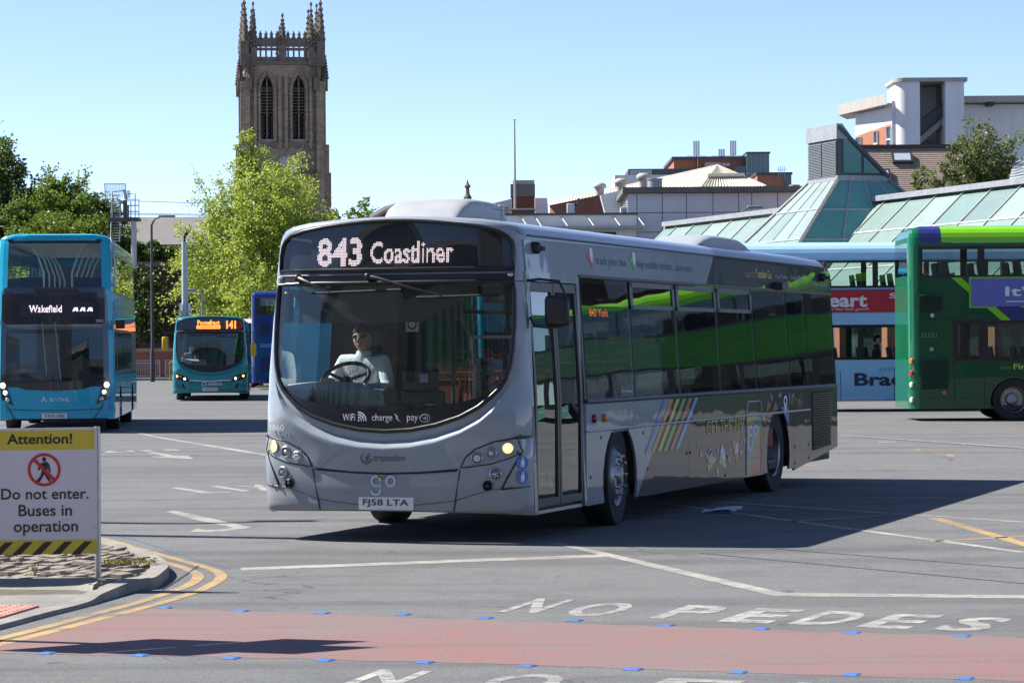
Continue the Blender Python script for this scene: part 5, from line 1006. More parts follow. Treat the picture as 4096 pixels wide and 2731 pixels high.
def green_dd(label, loc, rz, group=None, ad=True, body=None):
    g = thing('double_decker', label, 'bus', loc, rz, group); dd_bus(g, L=10.7, H=4.42, cols=(lambda sd, u, z: body if (body and colG(sd, u, z) is GRN) else colG(sd, u, z)), side_wins=gw, arches=(2.5, 8.35), front='plain', solid_rear_bay=1.0, interior=(.25, .26, .27), breaks=(9.7, 9.95, 10.2, 10.45)); hw = 1.25
    for side in (-1,):
        x = side * (hw + .003)
        for P_, mt, off in (([(9.74, 3.23), (9.52, 3.23), (8.4, 2.26), (8.62, 2.26)], LIME, .006), ([(9.50, 3.23), (8.9, 3.23), (7.85, 2.26), (8.38, 2.26)], INDIGO, .006)) if ad else ():
            tz = lambda z: interp(z, [1.0, 2.2, 3.9, 4.2, 4.3], [0, .02, .07, .112, .13]); MB().ngon([(side * (hw - tz(z) + off), s, z) for s, z in P_]).build('livery_band', mt, g)
        if ad: MB().ngon([(side * (hw - .028), s, z) for s, z in ((2.0, 2.54), (9.34, 2.54), (9.34, 3.24), (2.0, 3.24))][::1]).build('advert_frame', LIME, g)
        if ad:
            adv = MB().ngon([(side * (hw - .012), s, z) for s, z in ((2.05, 2.57), (9.3, 2.57), (9.3, 3.20), (2.05, 3.20))]).build('advert', pm('advert_violet', (.13, .13, .42), .5, var=.06), g)
            side_text(adv, 'It\u2019s time to switch', MW2, side, hw - .012, 8.53, 2.80, 4.8, .22, .02)
            MB().ngon([(side * (hw - .008), s, z) for s, z in ((4.6, 2.67), (8.5, 2.67), (8.5, 2.69), (4.6, 2.69))]).build('advert_rule', MW2, adv)
        louvre(g, side, hw - .02, 9.95, 10.5, 2.47, 2.87, 8, GRN); louvre(g, side, hw, 9.82, 10.42, .72, 1.43, 12, GRN)
        dim = pm('decal_dimgreen', (.10, .30, .08), .4); side_text(g, '35521', dim, side, hw, 10.44, 1.88, .36, .11); side_text(g, 'from', dim, side, hw, 8.66, 1.16, .25, .08); side_text(g, 'First', pm('decal_lime', (.35, .60, .08), .4), side, hw, 8.36, 1.15, .45, .13, .025)
        for s, z, c_, nm in ((10.18, 2.38, (.5, .5, .5), 'filler_cap'), (9.92, .64, (.7, .2, .01), 'side_indicator'), (10.2, 1.62, (.25, .4, .25), 'badge')): m = MB(); m.lathe([(.05, 0), (.045, .02), (.0005, .025)], (side * hw, s, z), (side, 0, 0), 12); m.build(nm, pm(nm, c_, .3), g, smooth=50)
        for s0, s1, z0, z1 in ((9.68, 9.685, .4, 2.3), (9.0, 9.005, .3, 1.36)): rect_side('panel_joint', g, side, hw, s0, s1 + .012, z0, z1, M_BLK, .004)
        for z in (2.28, .52): rect_side('panel_joint', g, side, hw, 8.75, 10.45, z, z + .012, M_BLK, .0045)
        for z, c_ in ((1.35, (.5, .16, .01)), (1.08, (.4, .01, .01)), (.82, (.5, .5, .5)), (.48, (.5, .5, .5))): m = MB(); m.lathe([(.07, 0), (.06, .03), (.0005, .04)], (side * 1.17, 10.64, z), (side * .45, 1, 0), 14); m.build('tail_lamp', pm('tl%.2f' % c_[1], c_, .25), g, smooth=60)
    return g
gp = G(3585, 1690); green = green_dd('dark green double decker with lime roof and violet advert panel on its side', (8.95 + 10.7, 62.6, 0), pi / 2)
# another of the same fleet further along the stands, out of frame but mirrored in the grey bus
green_dd('green and lime double decker parked beyond the violet-panelled one', (26.6, 56.2, 0), pi / 2, None, False, paintmat('leaf_green_bus', (.03, .20, .02), rough=.3, wob=.03))
# ---- C: pale blue Bradford double decker behind it
PALE = paintmat('pale_blue_bus', (.31, .56, .77), rough=.35, wob=.02); PALE_LIT = paintmat('pale_blue_sunlit_roof', (.42, .68, .86), rough=.3, wob=.02)  # roof copy of the body blue, lightened to paint in its sunlit top
def colC(sd, u, z):
    if sd == 'T' or z > 3.98: return PALE_LIT
    if sd in 'NO' and (1.36 < z < 2.24 or 3.24 < z < 3.98): return M_BLK
    return PALE
bc = thing('double_decker', 'pale blue double decker with red heart advert and Bradford lettering', 'bus', (5.3 + 11.2, 72.5, .0), pi / 2)
dd_bus(bc, L=11.2, H=4.44, cols=colC, front='plain', win=glass('clear_side_glass', (.80, .86, .84), 1.3), arches=(2.6, 9.9), side_wins=dict(lower=[(.5, 1.9), (2.05, 3.7), (3.85, 5.5), (5.65, 7.3), (7.45, 9.1)], upper=[(.5, 2.0), (2.1, 3.6), (3.7, 5.2), (5.35, 6.9), (7.05, 8.6), (8.75, 10.6)]), interior=(.35, .36, .36))
adr = MB().ngon([(-1.245, s, z) for s, z in ((1.0, 2.58), (9.5, 2.58), (9.5, 3.18), (1.0, 3.18))]).build('advert', pm('advert_red', (.42, .02, .035), .45, var=.06), bc)
side_text(adr, 'heart', MW2, -1, 1.238, 8.50, 2.72, 1.3, .36, .03); side_text(adr, 'turn up the feel good!', MW2, -1, 1.238, 8.56, 2.62, 1.40, .08, .0); side_text(adr, 'Start the day here', MW2, -1, 1.238, 6.62, 2.90, 3.6, .18, .02)
MB().ngon([(-1.236, s, z) for s, z in ((4.4, 2.66), (6.5, 2.66), (6.5, 2.83), (4.4, 2.83))]).build('advert_label', MW2, adr); side_text(adr, 'Listen on global player', pm('advert_red', (.42, .02, .035)), -1, 1.234, 6.45, 2.70, 2.0, .09, .01, .004)
DK = pm('decal_navy', (.012, .025, .075), .4); side_text(bc, 'Bradford', DK, -1, 1.25, 7.55, .66, 2.5, .34, .03); side_text(bc, 'CITY OF', pm('decal_steel', (.12, .22, .36), .4), -1, 1.25, 6.9, 1.04, .8, .08)
for s in (3.2, 6.5, 7.9): rect_side('panel_joint', bc, -1, 1.25, s, s + .015, .3, 1.05, M_BLK, .004)
person('passenger in a dark coat seated by a lower window of the pale blue bus', Vector(bc.location) + Vector((-6.9, -.75, 1.1)), pi / 2, pm('jacket_dark', (.02, .022, .03)))
# ---- D: dark blue double decker far left, rear corner towards us
NAVYB = paintmat('dark_blue_bus', (.012, .035, .17), rough=.3, wob=.02); PALEB = paintmat('light_blue_top', (.22, .50, .72), rough=.3, wob=.02)
def colD(sd, u, z):
    if sd == 'T': return PALEB if u < 10.2 else NAVYB
    if sd in 'NO' and (1.36 < z < 2.24 and u < 8.9 or 3.24 < z < 3.98): return M_BLK
    return NAVYB
dz = 118; dxl = WP(1003, 1300, dz).x
db = thing('double_decker', 'dark blue double decker with pale roof numbered 35650', 'bus', (dxl + 10.8, dz + 1.25, 0), pi / 2)
dd_bus(db, L=10.8, cols=colD, front='plain', solid_rear_bay=1.8, side_wins=gw, arches=(2.5, 8.35), seats=False); louvre(db, -1, 1.25, 10.0, 10.5, 2.4, 2.85, 6, NAVYB); louvre(db, -1, 1.25, 9.8, 10.4, .75, 1.4, 9, NAVYB); side_text(db, '35650', pm('decal_skyblue', (.2, .45, .7), .4), -1, 1.25, 10.4, 1.82, .5, .16)
# ---- E, F: buses glimpsed through the grey bus: a sky blue one and a green one
def colE(sd, u, z):
    if sd in 'NO' and (1.36 < z < 2.24 or 3.24 < z < 3.98): return M_BLK
    return A_BLUE
e1 = thing('double_decker', 'sky blue double decker parked beyond the grey bus with louvred engine cover', 'bus', (-1.15 + 10.9, 92, 0), pi / 2); dd_bus(e1, cols=colE, front='plain', seats=False, solid_rear_bay=1.8, side_wins=gw, arches=(2.5, 7.45)); louvre(e1, -1, 1.25, 9.2, 10.0, .75, 1.5, 9, A_BLUE); louvre(e1, -1, 1.25, 9.2, 10.0, 1.7, 2.4, 8, A_BLUE)
e2 = green_dd('green double decker standing with its tail towards the grey bus', (-2.3, 86.5, 0), pi)
e3 = thing('double_decker', 'sky blue double decker turned away, seen through the grey bus windscreen', 'bus', (-7.5, 112, 0), pi); dd_bus(e3, cols=colE, front='plain', seats=False, solid_rear_bay=1.8, side_wins=gw, arches=(2.5, 7.45))
# ---- T: teal single decker
tw = G(992, 1618); TEAL = paintmat('teal_bus', (.008, .22, .25), rough=.32, wob=.03); thT = -.085
tl = Vector((WP(992, 1500, 92.5).x, 92.5, 0)) - Vector((math.cos(-thT), math.sin(-thT), 0)) * 1.275
tb_ = thing('single_decker', 'teal single deck bus with yellow mirrors showing Pontefract 141', 'bus', tl, -thT); eclipse(tb_, TEAL, hero=False, lamp_on=((1, .75, .42), 3.5))
ORG = glow('orange_led', (1, .22, .03), 1.5); dots('led_letters', 'Pontefract', ORG, tb_, lambda u, v: FP(-.42 + u, 2.565 + v, -.0), .75, .17, 50, .03, .95)
MB().grid([[FP(x, z, .0) for x in (-.45, -.2, .1, .35)] for z in (2.44, 2.55)]).build('led_strip', ORG, tb_); text('lettering', 'Castleford Line', M_SBLK, tb_, lambda u, v: FP(-.40 + u, 2.465 + v, .004), .72, .06, .005); dots('led_digits', '141', ORG, tb_, lambda u, v: FP(.55 + u, 2.44 + v, .0), .33, .27, 24, .04, .95)
m = MB()
for dx, dz_ in ((-.06, 0), (.06, 0), (0, .06), (0, -.06)): m.ngon([FP(1.0 + dx + .07 * math.cos(a), 2.55 + dz_ + .075 * math.sin(a), .012 + .001 * (dx > 0)) for a in [2 * pi * i / 16 for i in range(16)]])
pop = m.build('poppy', pm('poppy_red', (.40, .015, .02), .5), tb_); MB().ngon([FP(1.0 + .03 * math.cos(a), 2.55 + .03 * math.sin(a), .02) for a in [2 * pi * i / 12 for i in range(12)]]).build('poppy_centre', M_BLK, pop)
text('lettering', 'ARRIVA', MW2, tb_, lambda u, v: FP(-.08 + u, .52 + v, .034), .50, .10, .01); MB().tube([FP(-.2 + .07 * math.cos(a), .57 + .07 * math.sin(a), .034) for a in [2 * pi * i / 18 for i in range(18)]], .012, 5, closed=True).build('roundel', MW2, tb_)
pl = MB(); pl.prism([FP(x, z, .034) for x, z in ((-.26, .335), (.26, .335), (.26, .445), (-.26, .445))], [FP(x, z, -.01) for x, z in ((-.26, .335), (.26, .335), (.26, .445), (-.26, .445))]); pl = pl.build('number_plate', pm('plate_white', (.70, .71, .68)), tb_); text('lettering', 'YJ62 JHH', M_SBLK, pl, lambda u, v: FP(-.22 + u, .355 + v, .037), .44, .07, .01)
MB().tube([FP(-.70 + 1.4 * i / 14, .66 + .04 * abs(i - 7) / 7, .03) for i in range(15)], .025, 5).build('chrome_strip', pm('strip_white', (.6, .62, .62), .3), tb_)
for q in (((-.38, .80), (-.20, .80), (-.10, .70), (-.28, .70)), ((-.08, .80), (.12, .80), (.02, .70)), ((.20, .80), (.42, .80), (.30, .70), (.12, .70))):
    v_ = MB().ngon([FP(*p, .036) for p in q]).build('vent_slot', M_BLK, tb_); MB().tube([FP(*p, .038) for p in q], .008, 4, closed=True).build('slot_rim', M_CHR, v_)
YM = pm('mirror_yellow', (.55, .36, .01), .35)
for x0, x1, z0 in ((-1.62, -1.40, 1.72), (1.36, 1.56, 1.50)):
    m = MB(); m.tube([(math.copysign(1.2, x0), .1, 2.3), ((x0 + x1) / 2, -.02, 2.32), ((x0 + x1) / 2, -.02, 2.0)], .02, 6); a_ = m.build('mirror_arm', M_BLK, tb_); MB().box(x0, x1, -.06, .06, z0, z0 + .46).build('mirror', YM, a_, bevel=.05)
person('driver of the teal bus in a grey jumper at the wheel', at_bus(tl, -thT, -.66, 1.20, 1.02), -thT, pm('jumper_grey', (.12, .13, .15), .8), True)
# ---- coach with white roof behind the teal bus
WROOF = paintmat('white_roof_paint', (.70, .71, .72), rough=.35, wob=.0); BSIDE = paintmat('black_coach', (.012, .012, .014), rough=.25, wob=.0)
def coach(label, loc, rz, L=11.5):
    c_ = thing('coach', label, 'coach', loc, rz); m = MB(); hw = 1.25; prof = [(hw, .3), (hw, 1.1), (hw - .02, 1.2), (hw - .06, 2.75), (hw - .12, 2.95), (hw - .3, 3.08), (.5, 3.14), (0, 3.15)]; pr = mirror(prof)
    lo_ = MB(); lo_.grid([[(x * k, y, z) for x, z in pr] for y, k in ((0, .93), (.15, 1), (L - .15, 1), (L, .95))]); lo_.ngon([(x * .93, 0, z) for x, z in pr]); lo_.ngon([(x * .95, L, z) for x, z in pr][::-1]); ob = lo_.build('body', BSIDE, c_, smooth=40)
    MB().grid([[(x * k, y, z + .006) for x, z in pr if z > 2.9] for y, k in ((.02, .93), (.15, 1.003), (L - .15, 1.003), (L - .02, .95))]).build('roof', WROOF, c_, smooth=40)
    for k in range(6): rect_side('window', c_, -1, hw - .02, .8 + k * 1.7, 2.4 + k * 1.7, 1.45, 2.6, M_TINT, .012, .04)
    for a in (2.4, 8.6):
        for sd in (-1, 1): wheel(c_, sd * (hw - .15), a, sd, a > 5)
    return c_
cx_ = WP(735, 1300, 112).x; coach('black coach with a white roof standing behind the teal bus', (WP(735, 1300, 124.7).x + 11.5, 126, 0), pi / 2)

# ================================================================ buildings and street furniture
def brickmat(name, c1, c2, mortar, scale=4.4, bw=.5, rh=.25, rough=.85, msz=.02, dirt=.3):
    if name in _mats: return _mats[name]
    m, n, l, p = newmat(name); v = objco(n); sx = n.new('ShaderNodeSeparateXYZ'); l.new(v, sx.inputs[0]); cb = n.new('ShaderNodeCombineXYZ')
    l.new(math_(n, l, 'ADD', sx.outputs[0], sx.outputs[1]), cb.inputs[0]); l.new(sx.outputs[2], cb.inputs[1]); b = n.new('ShaderNodeTexBrick'); l.new(cb.outputs[0], b.inputs['Vector'])
    b.inputs['Scale'].default_value = scale; b.inputs['Mortar Size'].default_value = msz; b.inputs['Brick Width'].default_value = bw; b.inputs['Row Height'].default_value = rh; b.inputs['Bias'].default_value = -.2
    for k, c_ in (('Color1', c1), ('Color2', c2), ('Mortar', mortar)): b.inputs[k].default_value = (*c_, 1)
    d = noise(n, l, .5, 6, .7, v); st = n.new('ShaderNodeMapping'); st.inputs['Scale'].default_value = (1.2, 1.2, .12); l.new(v, st.inputs[0]); s2 = noise(n, l, 1.5, 5, .65, st.outputs[0])
    c = mixc(n, l, math_(n, l, 'MULTIPLY', ramp(n, l, d, [(.35, (0, 0, 0)), (.7, (1, 1, 1))]), dirt), b.outputs['Color'], tuple(x * .35 for x in c1)); c = mixc(n, l, math_(n, l, 'MULTIPLY', ramp(n, l, s2, [(.45, (0, 0, 0)), (.7, (1, 1, 1))]), dirt), c, tuple(x * .45 for x in c2))
    l.new(c, p.inputs['Base Color']); p.inputs['Roughness'].default_value = rough; bump(n, l, p, b.outputs['Fac'], -.3, .02); _mats[name] = m; return m
def stainmat(name, col, dirt=.35, rough=.7, bmp=.1):
    """painted render or concrete with rain streaks"""
    if name in _mats: return _mats[name]
    m, n, l, p = newmat(name); v = objco(n); st = n.new('ShaderNodeMapping'); st.inputs['Scale'].default_value = (1.6, 1.6, .10); l.new(v, st.inputs[0])
    s = noise(n, l, 1.6, 6, .7, st.outputs[0]); d = noise(n, l, .8, 5, .6, v); c = ramp(n, l, d, [(.3, tuple(x * .9 for x in col)), (.7, col)])
    c = mixc(n, l, math_(n, l, 'MULTIPLY', ramp(n, l, s, [(.48, (0, 0, 0)), (.75, (1, 1, 1))]), dirt), c, tuple(x * .42 for x in col)); l.new(c, p.inputs['Base Color']); p.inputs['Roughness'].default_value = rough
    bump(n, l, p, noise(n, l, 30, 4, .6, v), bmp); _mats[name] = m; return m
M_SOOT = brickmat('sooty_sandstone', (.46, .345, .24), (.24, .185, .135), (.12, .10, .08), 1.5, .6, .35, dirt=.45)
M_SOOT2 = pm('dark_stone_trim', (.16, .132, .105), .9, var=.3, scale=2)
M_DBRICK = brickmat('dark_viaduct_brick', (.075, .034, .026), (.045, .028, .024), (.05, .045, .04), 3.3, dirt=.6)
M_RBRICK = brickmat('red_brick', (.26, .085, .05), (.19, .065, .04), (.20, .17, .14), 4.2, dirt=.3)
M_OBRICK = brickmat('orange_brick', (.42, .13, .065), (.34, .11, .055), (.34, .25, .2), 4.4, dirt=.1)
M_RENDER = stainmat('white_render', (.76, .76, .75), .25); M_PANEL = stainmat('white_panel', (.72, .72, .73), .12, .5, .03); M_CONC = stainmat('stained_concrete', (.40, .38, .34), .55)
M_CORR = stainmat('corrugated_sheet', (.50, .48, .40), .45); M_ROOFDK = pm('dark_roof_sheet', (.06, .065, .07), .5, var=.2); M_LEAD = pm('lead_flashing', (.30, .31, .33), .55, var=.15, dirt=.2)
M_DGLASS = pm('dark_window_glass', (.02, .028, .032), .06, var=.3, spec=.7); M_STEEL = pm('galvanised_steel', (.40, .41, .42), .5, .5, var=.12, dirt=.25); M_POLE = pm('dark_lamp_column', (.035, .038, .042), .5, var=.2)
def slate(name, col, course=4.0):
    if name in _mats: return _mats[name]
    m, n, l, p = newmat(name); v = objco(n); sx = n.new('ShaderNodeSeparateXYZ'); l.new(v, sx.inputs[0]); cb = n.new('ShaderNodeCombineXYZ'); l.new(sx.outputs[0], cb.inputs[0]); l.new(sx.outputs[2], cb.inputs[1]); b = n.new('ShaderNodeTexBrick'); l.new(cb.outputs[0], b.inputs['Vector']); b.inputs['Scale'].default_value = course
    b.inputs['Mortar Size'].default_value = .012; b.inputs['Color1'].default_value = (*col, 1); b.inputs['Color2'].default_value = (*[x * .72 for x in col], 1); b.inputs['Mortar'].default_value = (*[x * .35 for x in col], 1)
    c = mixc(n, l, math_(n, l, 'MULTIPLY', noise(n, l, .6, 6, .7, v), .5), b.outputs[0], tuple(x * 1.25 for x in col)); l.new(c, p.inputs['Base Color']); p.inputs['Roughness'].default_value = .75; _mats[name] = m; return m
def box_thing(name, label, cat, px0, px1, pyt, Y, depth, mat, z0=0.0, group=None):
    a, b = WP(px0, pyt, Y), WP(px1, pyt, Y); t = thing(name, label, cat, ((a.x + b.x) / 2, Y, z0), 0, group); hw = (b.x - a.x) / 2; h = (a.z + b.z) / 2 - z0
    MB().box(-hw, hw, 0, depth, 0, h).build('wall', mat, t); return t, hw, h

# ---------------- minster tower
TY = 300.0; tc = WP(1114, 700, TY); sc_ = F_PX / TY
tw_ = thing('church_tower', 'tall soot-dark gothic stone tower crowned with crocketed pinnacles', 'tower', (tc.x, TY + 4.6, 0), rad(7))
def zt(py): return WP(1140, py, TY).z
B = 4.15; zp, zb0, zw1, zw0 = zt(245), zt(580), zt(306), zt(556)
for fx, fy in ((0, -1), (-1, 0), (0, 1), (1, 0)):                                        # four walls, two belfry openings each
    ex = Vector((-fy, fx, 0)); nn_ = Vector((fx, fy, 0)); cs = [-1.75, 1.75]; hwid = .66; m = MB()
    def q(u, z, d=0.0): return tuple(ex * u + nn_ * (B + d) + Vector((0, 0, z)))
    zs = zw1 - 1.3
    for a, b in ((-B, cs[0] - hwid), (cs[0] + hwid, cs[1] - hwid), (cs[1] + hwid, B)): m.add([q(a, zw0), q(b, zw0), q(b, zp), q(a, zp)], [(0, 1, 2, 3)])
    m.add([q(-B, 0), q(B, 0), q(B, zw0), q(-B, zw0)], [(0, 1, 2, 3)])
    for c_ in cs:                                                                          # pointed heads
        arc = [(c_ - hwid + hwid * 2 * i / 10, zs + 1.5 * (1 - abs(i - 5) / 5) ** .55) for i in range(11)]
        m.ngon([q(u, z) for u, z in arc] + [q(c_ + hwid, zp), q(c_ - hwid, zp)]); m.grid([[q(u, z) for u, z in [(c_ - hwid, zw0)] + arc + [(c_ + hwid, zw0)]], [q(u, z, -.8) for u, z in [(c_ - hwid, zw0)] + arc + [(c_ + hwid, zw0)]]])
    wall = m.build('wall', M_SOOT, tw_)
    if (fx, fy) in ((0, -1), (-1, 0)):
        for c_ in cs:
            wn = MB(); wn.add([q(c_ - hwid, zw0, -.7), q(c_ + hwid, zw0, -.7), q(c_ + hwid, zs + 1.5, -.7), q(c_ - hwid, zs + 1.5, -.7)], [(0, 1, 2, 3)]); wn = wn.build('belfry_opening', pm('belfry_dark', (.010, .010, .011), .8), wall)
            for u in (c_, ): MB().obox(q(u - .09, zw0, -.7), ex * .18, nn_ * .45, (0, 0, zs + 1.3 - zw0)).build('mullion', M_SOOT2, wn)
            for k in range(9): MB().obox(q(c_ - hwid, zw0 + 2.9 + k * .34, -.68), ex * hwid * 2, nn_ * .3, (0, 0, .10)).build('louvre_slat', M_SOOT2, wn)
            for k in range(5):
                for j in range(3): MB().tube([q(c_ - .5 + j * .5, zw0 + .2 + k * .5, -.5), q(c_ - .25 + j * .5 - .25, zw0 + .45 + k * .5, -.5), q(c_ - .5 + j * .5 + .22, zw0 + .7 + k * .5, -.5)], .05, 4).build('tracery', M_SOOT2, wn)
            for k in (-.36, 0, .36): MB().tube([q(c_ + k - .2, zs - .2, -.5), q(c_ + k, zs + .25, -.5), q(c_ + k + .2, zs - .2, -.5)], .06, 4).build('tracery', M_SOOT2, wn)
            MB().tube([q(u, z, .1) for u, z in [(c_ - hwid - .25, zw0 - .2)] + [(c_ - hwid - .25 + (hwid + .25) * 2 * i / 10, zs + 2.0 * (1 - abs(i - 5) / 5) ** .55) for i in range(11)] + [(c_ + hwid + .25, zw0 - .2)]], .16, 5).build('hood_mould', M_SOOT, wall)
        for u in (-.35, .35, -3.05, 3.05): MB().obox(q(u - .17, zw0 - 1, 0), ex * .34, nn_ * .35, (0, 0, zp - zw0 - .6)).build('pilaster', M_SOOT, wall)
        for z, h in ((zp - .35, .4), (zw0 - .9, .5), (zt(690), .4)): MB().obox(q(-B - .2, z, 0), ex * (2 * B + .4), nn_ * .3, (0, 0, h)).build('string_course', M_SOOT2, wall)
        z = zp                                                                             # pierced parapet
        for k in range(13):
            u = -B + .5 + k * (2 * B - 1) / 12; MB().obox(q(u - .10, zp, -.15), ex * .2, nn_ * .3, (0, 0, 2.6)).build('parapet_post', M_SOOT2, tw_)
            sp = MB(); sp.lathe([(.24, 2.5), (.14, 2.9), (.22, 3.0), (.10, 3.2), (.01, 3.45)], q(u, zp, 0), (0, 0, 1), 6); sp.build('merlon_finial', M_SOOT2, tw_)
        for z_, h_ in ((0, .5), (1.2, .3), (1.62, .95)): MB().obox(q(-B, zp + z_, -.12), ex * 2 * B, nn_ * .24, (0, 0, h_)).build('parapet_rail', M_SOOT2, tw_)
    if (fx, fy) == (0, -1):
        cz = zt(663); ck = MB(); ck.lathe([(1.05, .3), (1.05, .36), (.0005, .37)], tuple(nn_ * (B - .02) + ex * .3 + Vector((0, 0, cz))), (0, -1, 0), 28); ck = ck.build('clock_face', pm('dial_grey', (.42, .42, .41), .6), wall)
        for a in range(12): MB().obox(tuple(nn_ * (B + .36) + ex * (.3 + .85 * math.sin(a * pi / 6) - .04) + Vector((0, 0, cz + .85 * math.cos(a * pi / 6) - .1))), ex * .08, nn_ * .02, (0, 0, .2)).build('hour_mark', M_BLK, ck)
        for a, ln in ((1.9, .55), (4.0, .8)): MB().tube([tuple(nn_ * (B + .40) + ex * .3 + Vector((0, 0, cz))), tuple(nn_ * (B + .40) + ex * (.3 + ln * math.sin(a)) + Vector((0, 0, cz + ln * math.cos(a))))], .05, 4).build('clock_hand', M_BLK, ck)
def pinnacle(x, y, z0, h, w_):
    m = MB(); m.box(x - w_, x + w_, y - w_, y + w_, z0, z0 + h * .35); m.cyl((x, y, z0 + h * .35), (x, y, z0 + h), w_ * 1.15, .04, n=4)
    for k in range(7):
        t = k / 7; z = z0 + h * (.38 + .6 * t); r_ = w_ * 1.15 * (1 - t) + .08
        for a in range(4): m.ball((x + r_ * math.cos(a * pi / 2 + pi / 4), y + r_ * math.sin(a * pi / 2 + pi / 4), z), .13, .13, .16, 3)
    m.ball((x, y, z0 + h), .16, .16, .25, 4); return m.build('pinnacle', M_SOOT2, tw_)
for sx_ in (-1, 1):
    for sy_ in (-1, 1):
        pinnacle(sx_ * (B + .05), sy_ * (B + .05), zp - .5, zt(-18) - zp + .5, .46); pinnacle(sx_ * (B + .15), sy_ * (B - 1.0), zp - .5, zt(45) - zp + .5, .34); pinnacle(sx_ * (B - 1.0), sy_ * (B + .15), zp - .5, zt(55) - zp + .5, .34); pinnacle(sx_ * (B - .95), sy_ * (B - .95), zp - .5, zt(10) - zp + .5, .36); pinnacle(sx_ * (B + .55), sy_ * (B - .5), zp - 3.2, 3.8, .28); pinnacle(sx_ * (B - .5), sy_ * (B + .55), zp - 3.2, 3.8, .28)
        for (dx, dy) in ((1, 0), (0, 1)):
            for z0_, z1_, ex_ in ((0, zt(690), 1.1), (zt(690), zw0 - .6, .9), (zw0 - .6, zp - 2.2, .55)): MB().box(*sorted((sx_ * (B - .5), sx_ * (B + (ex_ if dx else .3)))), *sorted((sy_ * (B - .5), sy_ * (B + (ex_ if dy else .3)))), z0_, z1_).build('buttress', M_SOOT, tw_)
for u, v in ((0, -1), (-1, 0), (0, 1), (1, 0)): pinnacle(u * B, v * B, zp, zt(60 if v < 0 else 75) - zp, .42)
MB().box(-B + .3, B - .3, -B + .3, B - .3, zp - .6, zp - .2).build('roof_deck', M_ROOFDK, tw_)
# ---------------- church nave with its long slate roof
a, b = WP(480, 980, 290), WP(960, 976, 290); nv = thing('church_nave', 'stone church nave with long grey slate roof beside the tower', 'church', ((a.x + b.x) / 2, 290, 0)); hw = (b.x - a.x) / 2; ze, zr = a.z, WP(700, 868, 296).z
MB().box(-hw, hw, 0, 12, 0, ze).build('wall', brickmat('nave_stone', (.20, .15, .10), (.15, .11, .075), (.1, .08, .06), 1.6, .6, .35), nv); MB().prism([(-hw - .3, -.4, ze), (-hw - .3, 6, zr), (-hw - .3, 12.4, ze)], [(hw, -.4, ze), (hw, 6, zr), (hw, 12.4, ze)]).build('roof', slate('grey_slate', (.19, .175, .165), 2.2), nv)
for z in (ze - .5, ze - 1.6): MB().box(-hw, hw, -.18, 0, z, z + .3).build('string_course', M_SOOT2, nv)
# ---------------- railway retaining wall, low wall, pavement and railings at the back left
wl_ = thing('retaining_wall', 'high dark brick railway retaining wall with stone coping', 'wall', (0, 168, 0)); zwt = WP(800, 1066, 168).z; x0w, x1w = WP(-300, 1000, 168).x, WP(1400, 1000, 168).x
MB().box(x0w, x1w, 0, 3, 0, zwt).build('brickwork', M_DBRICK, wl_); MB().box(x0w, x1w, -.15, 3.1, zwt, zwt + .3).build('coping', M_SOOT2, wl_); MB().box(x0w, x1w, -.12, 0, zwt - 2.4, zwt - 2.15).build('brick_course', M_DBRICK, wl_)
emb = struct(MB().ngon([(x0w, 171, zwt + .1), (x1w, 171, zwt + .1), (x1w, 240, zwt + 1.0), (x0w, 240, zwt + 1.0)]).build('embankment', pm('embankment_grass', (.06, .09, .03), .95, var=.3, scale=.8)))
rl = thing('parapet_railing', 'thin steel railing along the top of the retaining wall', 'railing', (0, 168.4, zwt + .3)); zz = WP(800, 1042, 168).z - zwt - .3
for k in range(10):
    x = lerp(WP(570, 1, 168).x, WP(1080, 1, 168).x, k / 9); MB().box(x - .05, x + .05, -.05, .05, 0, zz).build('post', M_POLE, rl)
for z in (zz, zz * .5): MB().box(WP(570, 1, 168).x, WP(1080, 1, 168).x, -.03, .03, z - .04, z + .04).build('rail', M_POLE, rl)
lw = thing('low_brick_wall', 'low red brick wall with brick-on-edge coping behind the guard rails', 'wall', (0, 160.5, 0)); zl_ = WP(600, 1393, 160.5).z
MB().box(x0w, x1w, 0, .35, 0, zl_ - .2).build('brickwork', M_RBRICK, lw); MB().box(x0w, x1w, -.06, .41, zl_ - .2, zl_).build('coping', brickmat('coping_brick', (.42, .22, .12), (.34, .17, .09), (.3, .25, .2), 5, .12, .6), lw)
for k in range(46): x = lerp(WP(545, 1, 160).x, WP(720, 1, 160).x, k / 45); MB().box(x - .012, x + .012, .16, .19, zl_, zl_ + .32).build('spike', M_POLE, lw)
pv = struct(MB().box(x0w - 20, x1w + 4, 156.8, 168, 0, .13).build('pavement', M_PAVE)); 
kx = x0w
while kx < x1w: MB().box(kx, kx + .9, 156.6, 156.8, 0, .14).build('kerb_stone', M_KERB, pv); kx += .915
def guard(label, xa, xb, Y):
    g = thing('guard_rail', label, 'railing', (xa, Y, .13), 0, None); L_ = xb - xa
    for x in (0, L_): MB().box(x - .03, x + .03, -.03, .03, 0, 1.05).build('post', M_STEEL, g)
    for z in (.12, .88, 1.02): MB().box(0, L_, -.025, .025, z - .025, z + .025).build('rail', M_STEEL, g)
    n_ = int(L_ / .11)
    for k in range(1, n_): MB().box(L_ * k / n_ - .010, L_ * k / n_ + .010, -.01, .01, .12, .88).build('bar', M_STEEL, g)
xs_ = [WP(p, 1500, 157.2).x for p in (430, 535, 642)]; guard('galvanised guard rail panel beside the sky blue double decker', xs_[0], xs_[1] - .05, 157.2); guard('galvanised guard rail panel midway along the back kerb', xs_[1] + .05, xs_[2] - .05, 157.2); guard('galvanised guard rail panel next to the yellow barrier', WP(652, 1, 157.2).x, WP(706, 1, 157.2).x, 157.2)
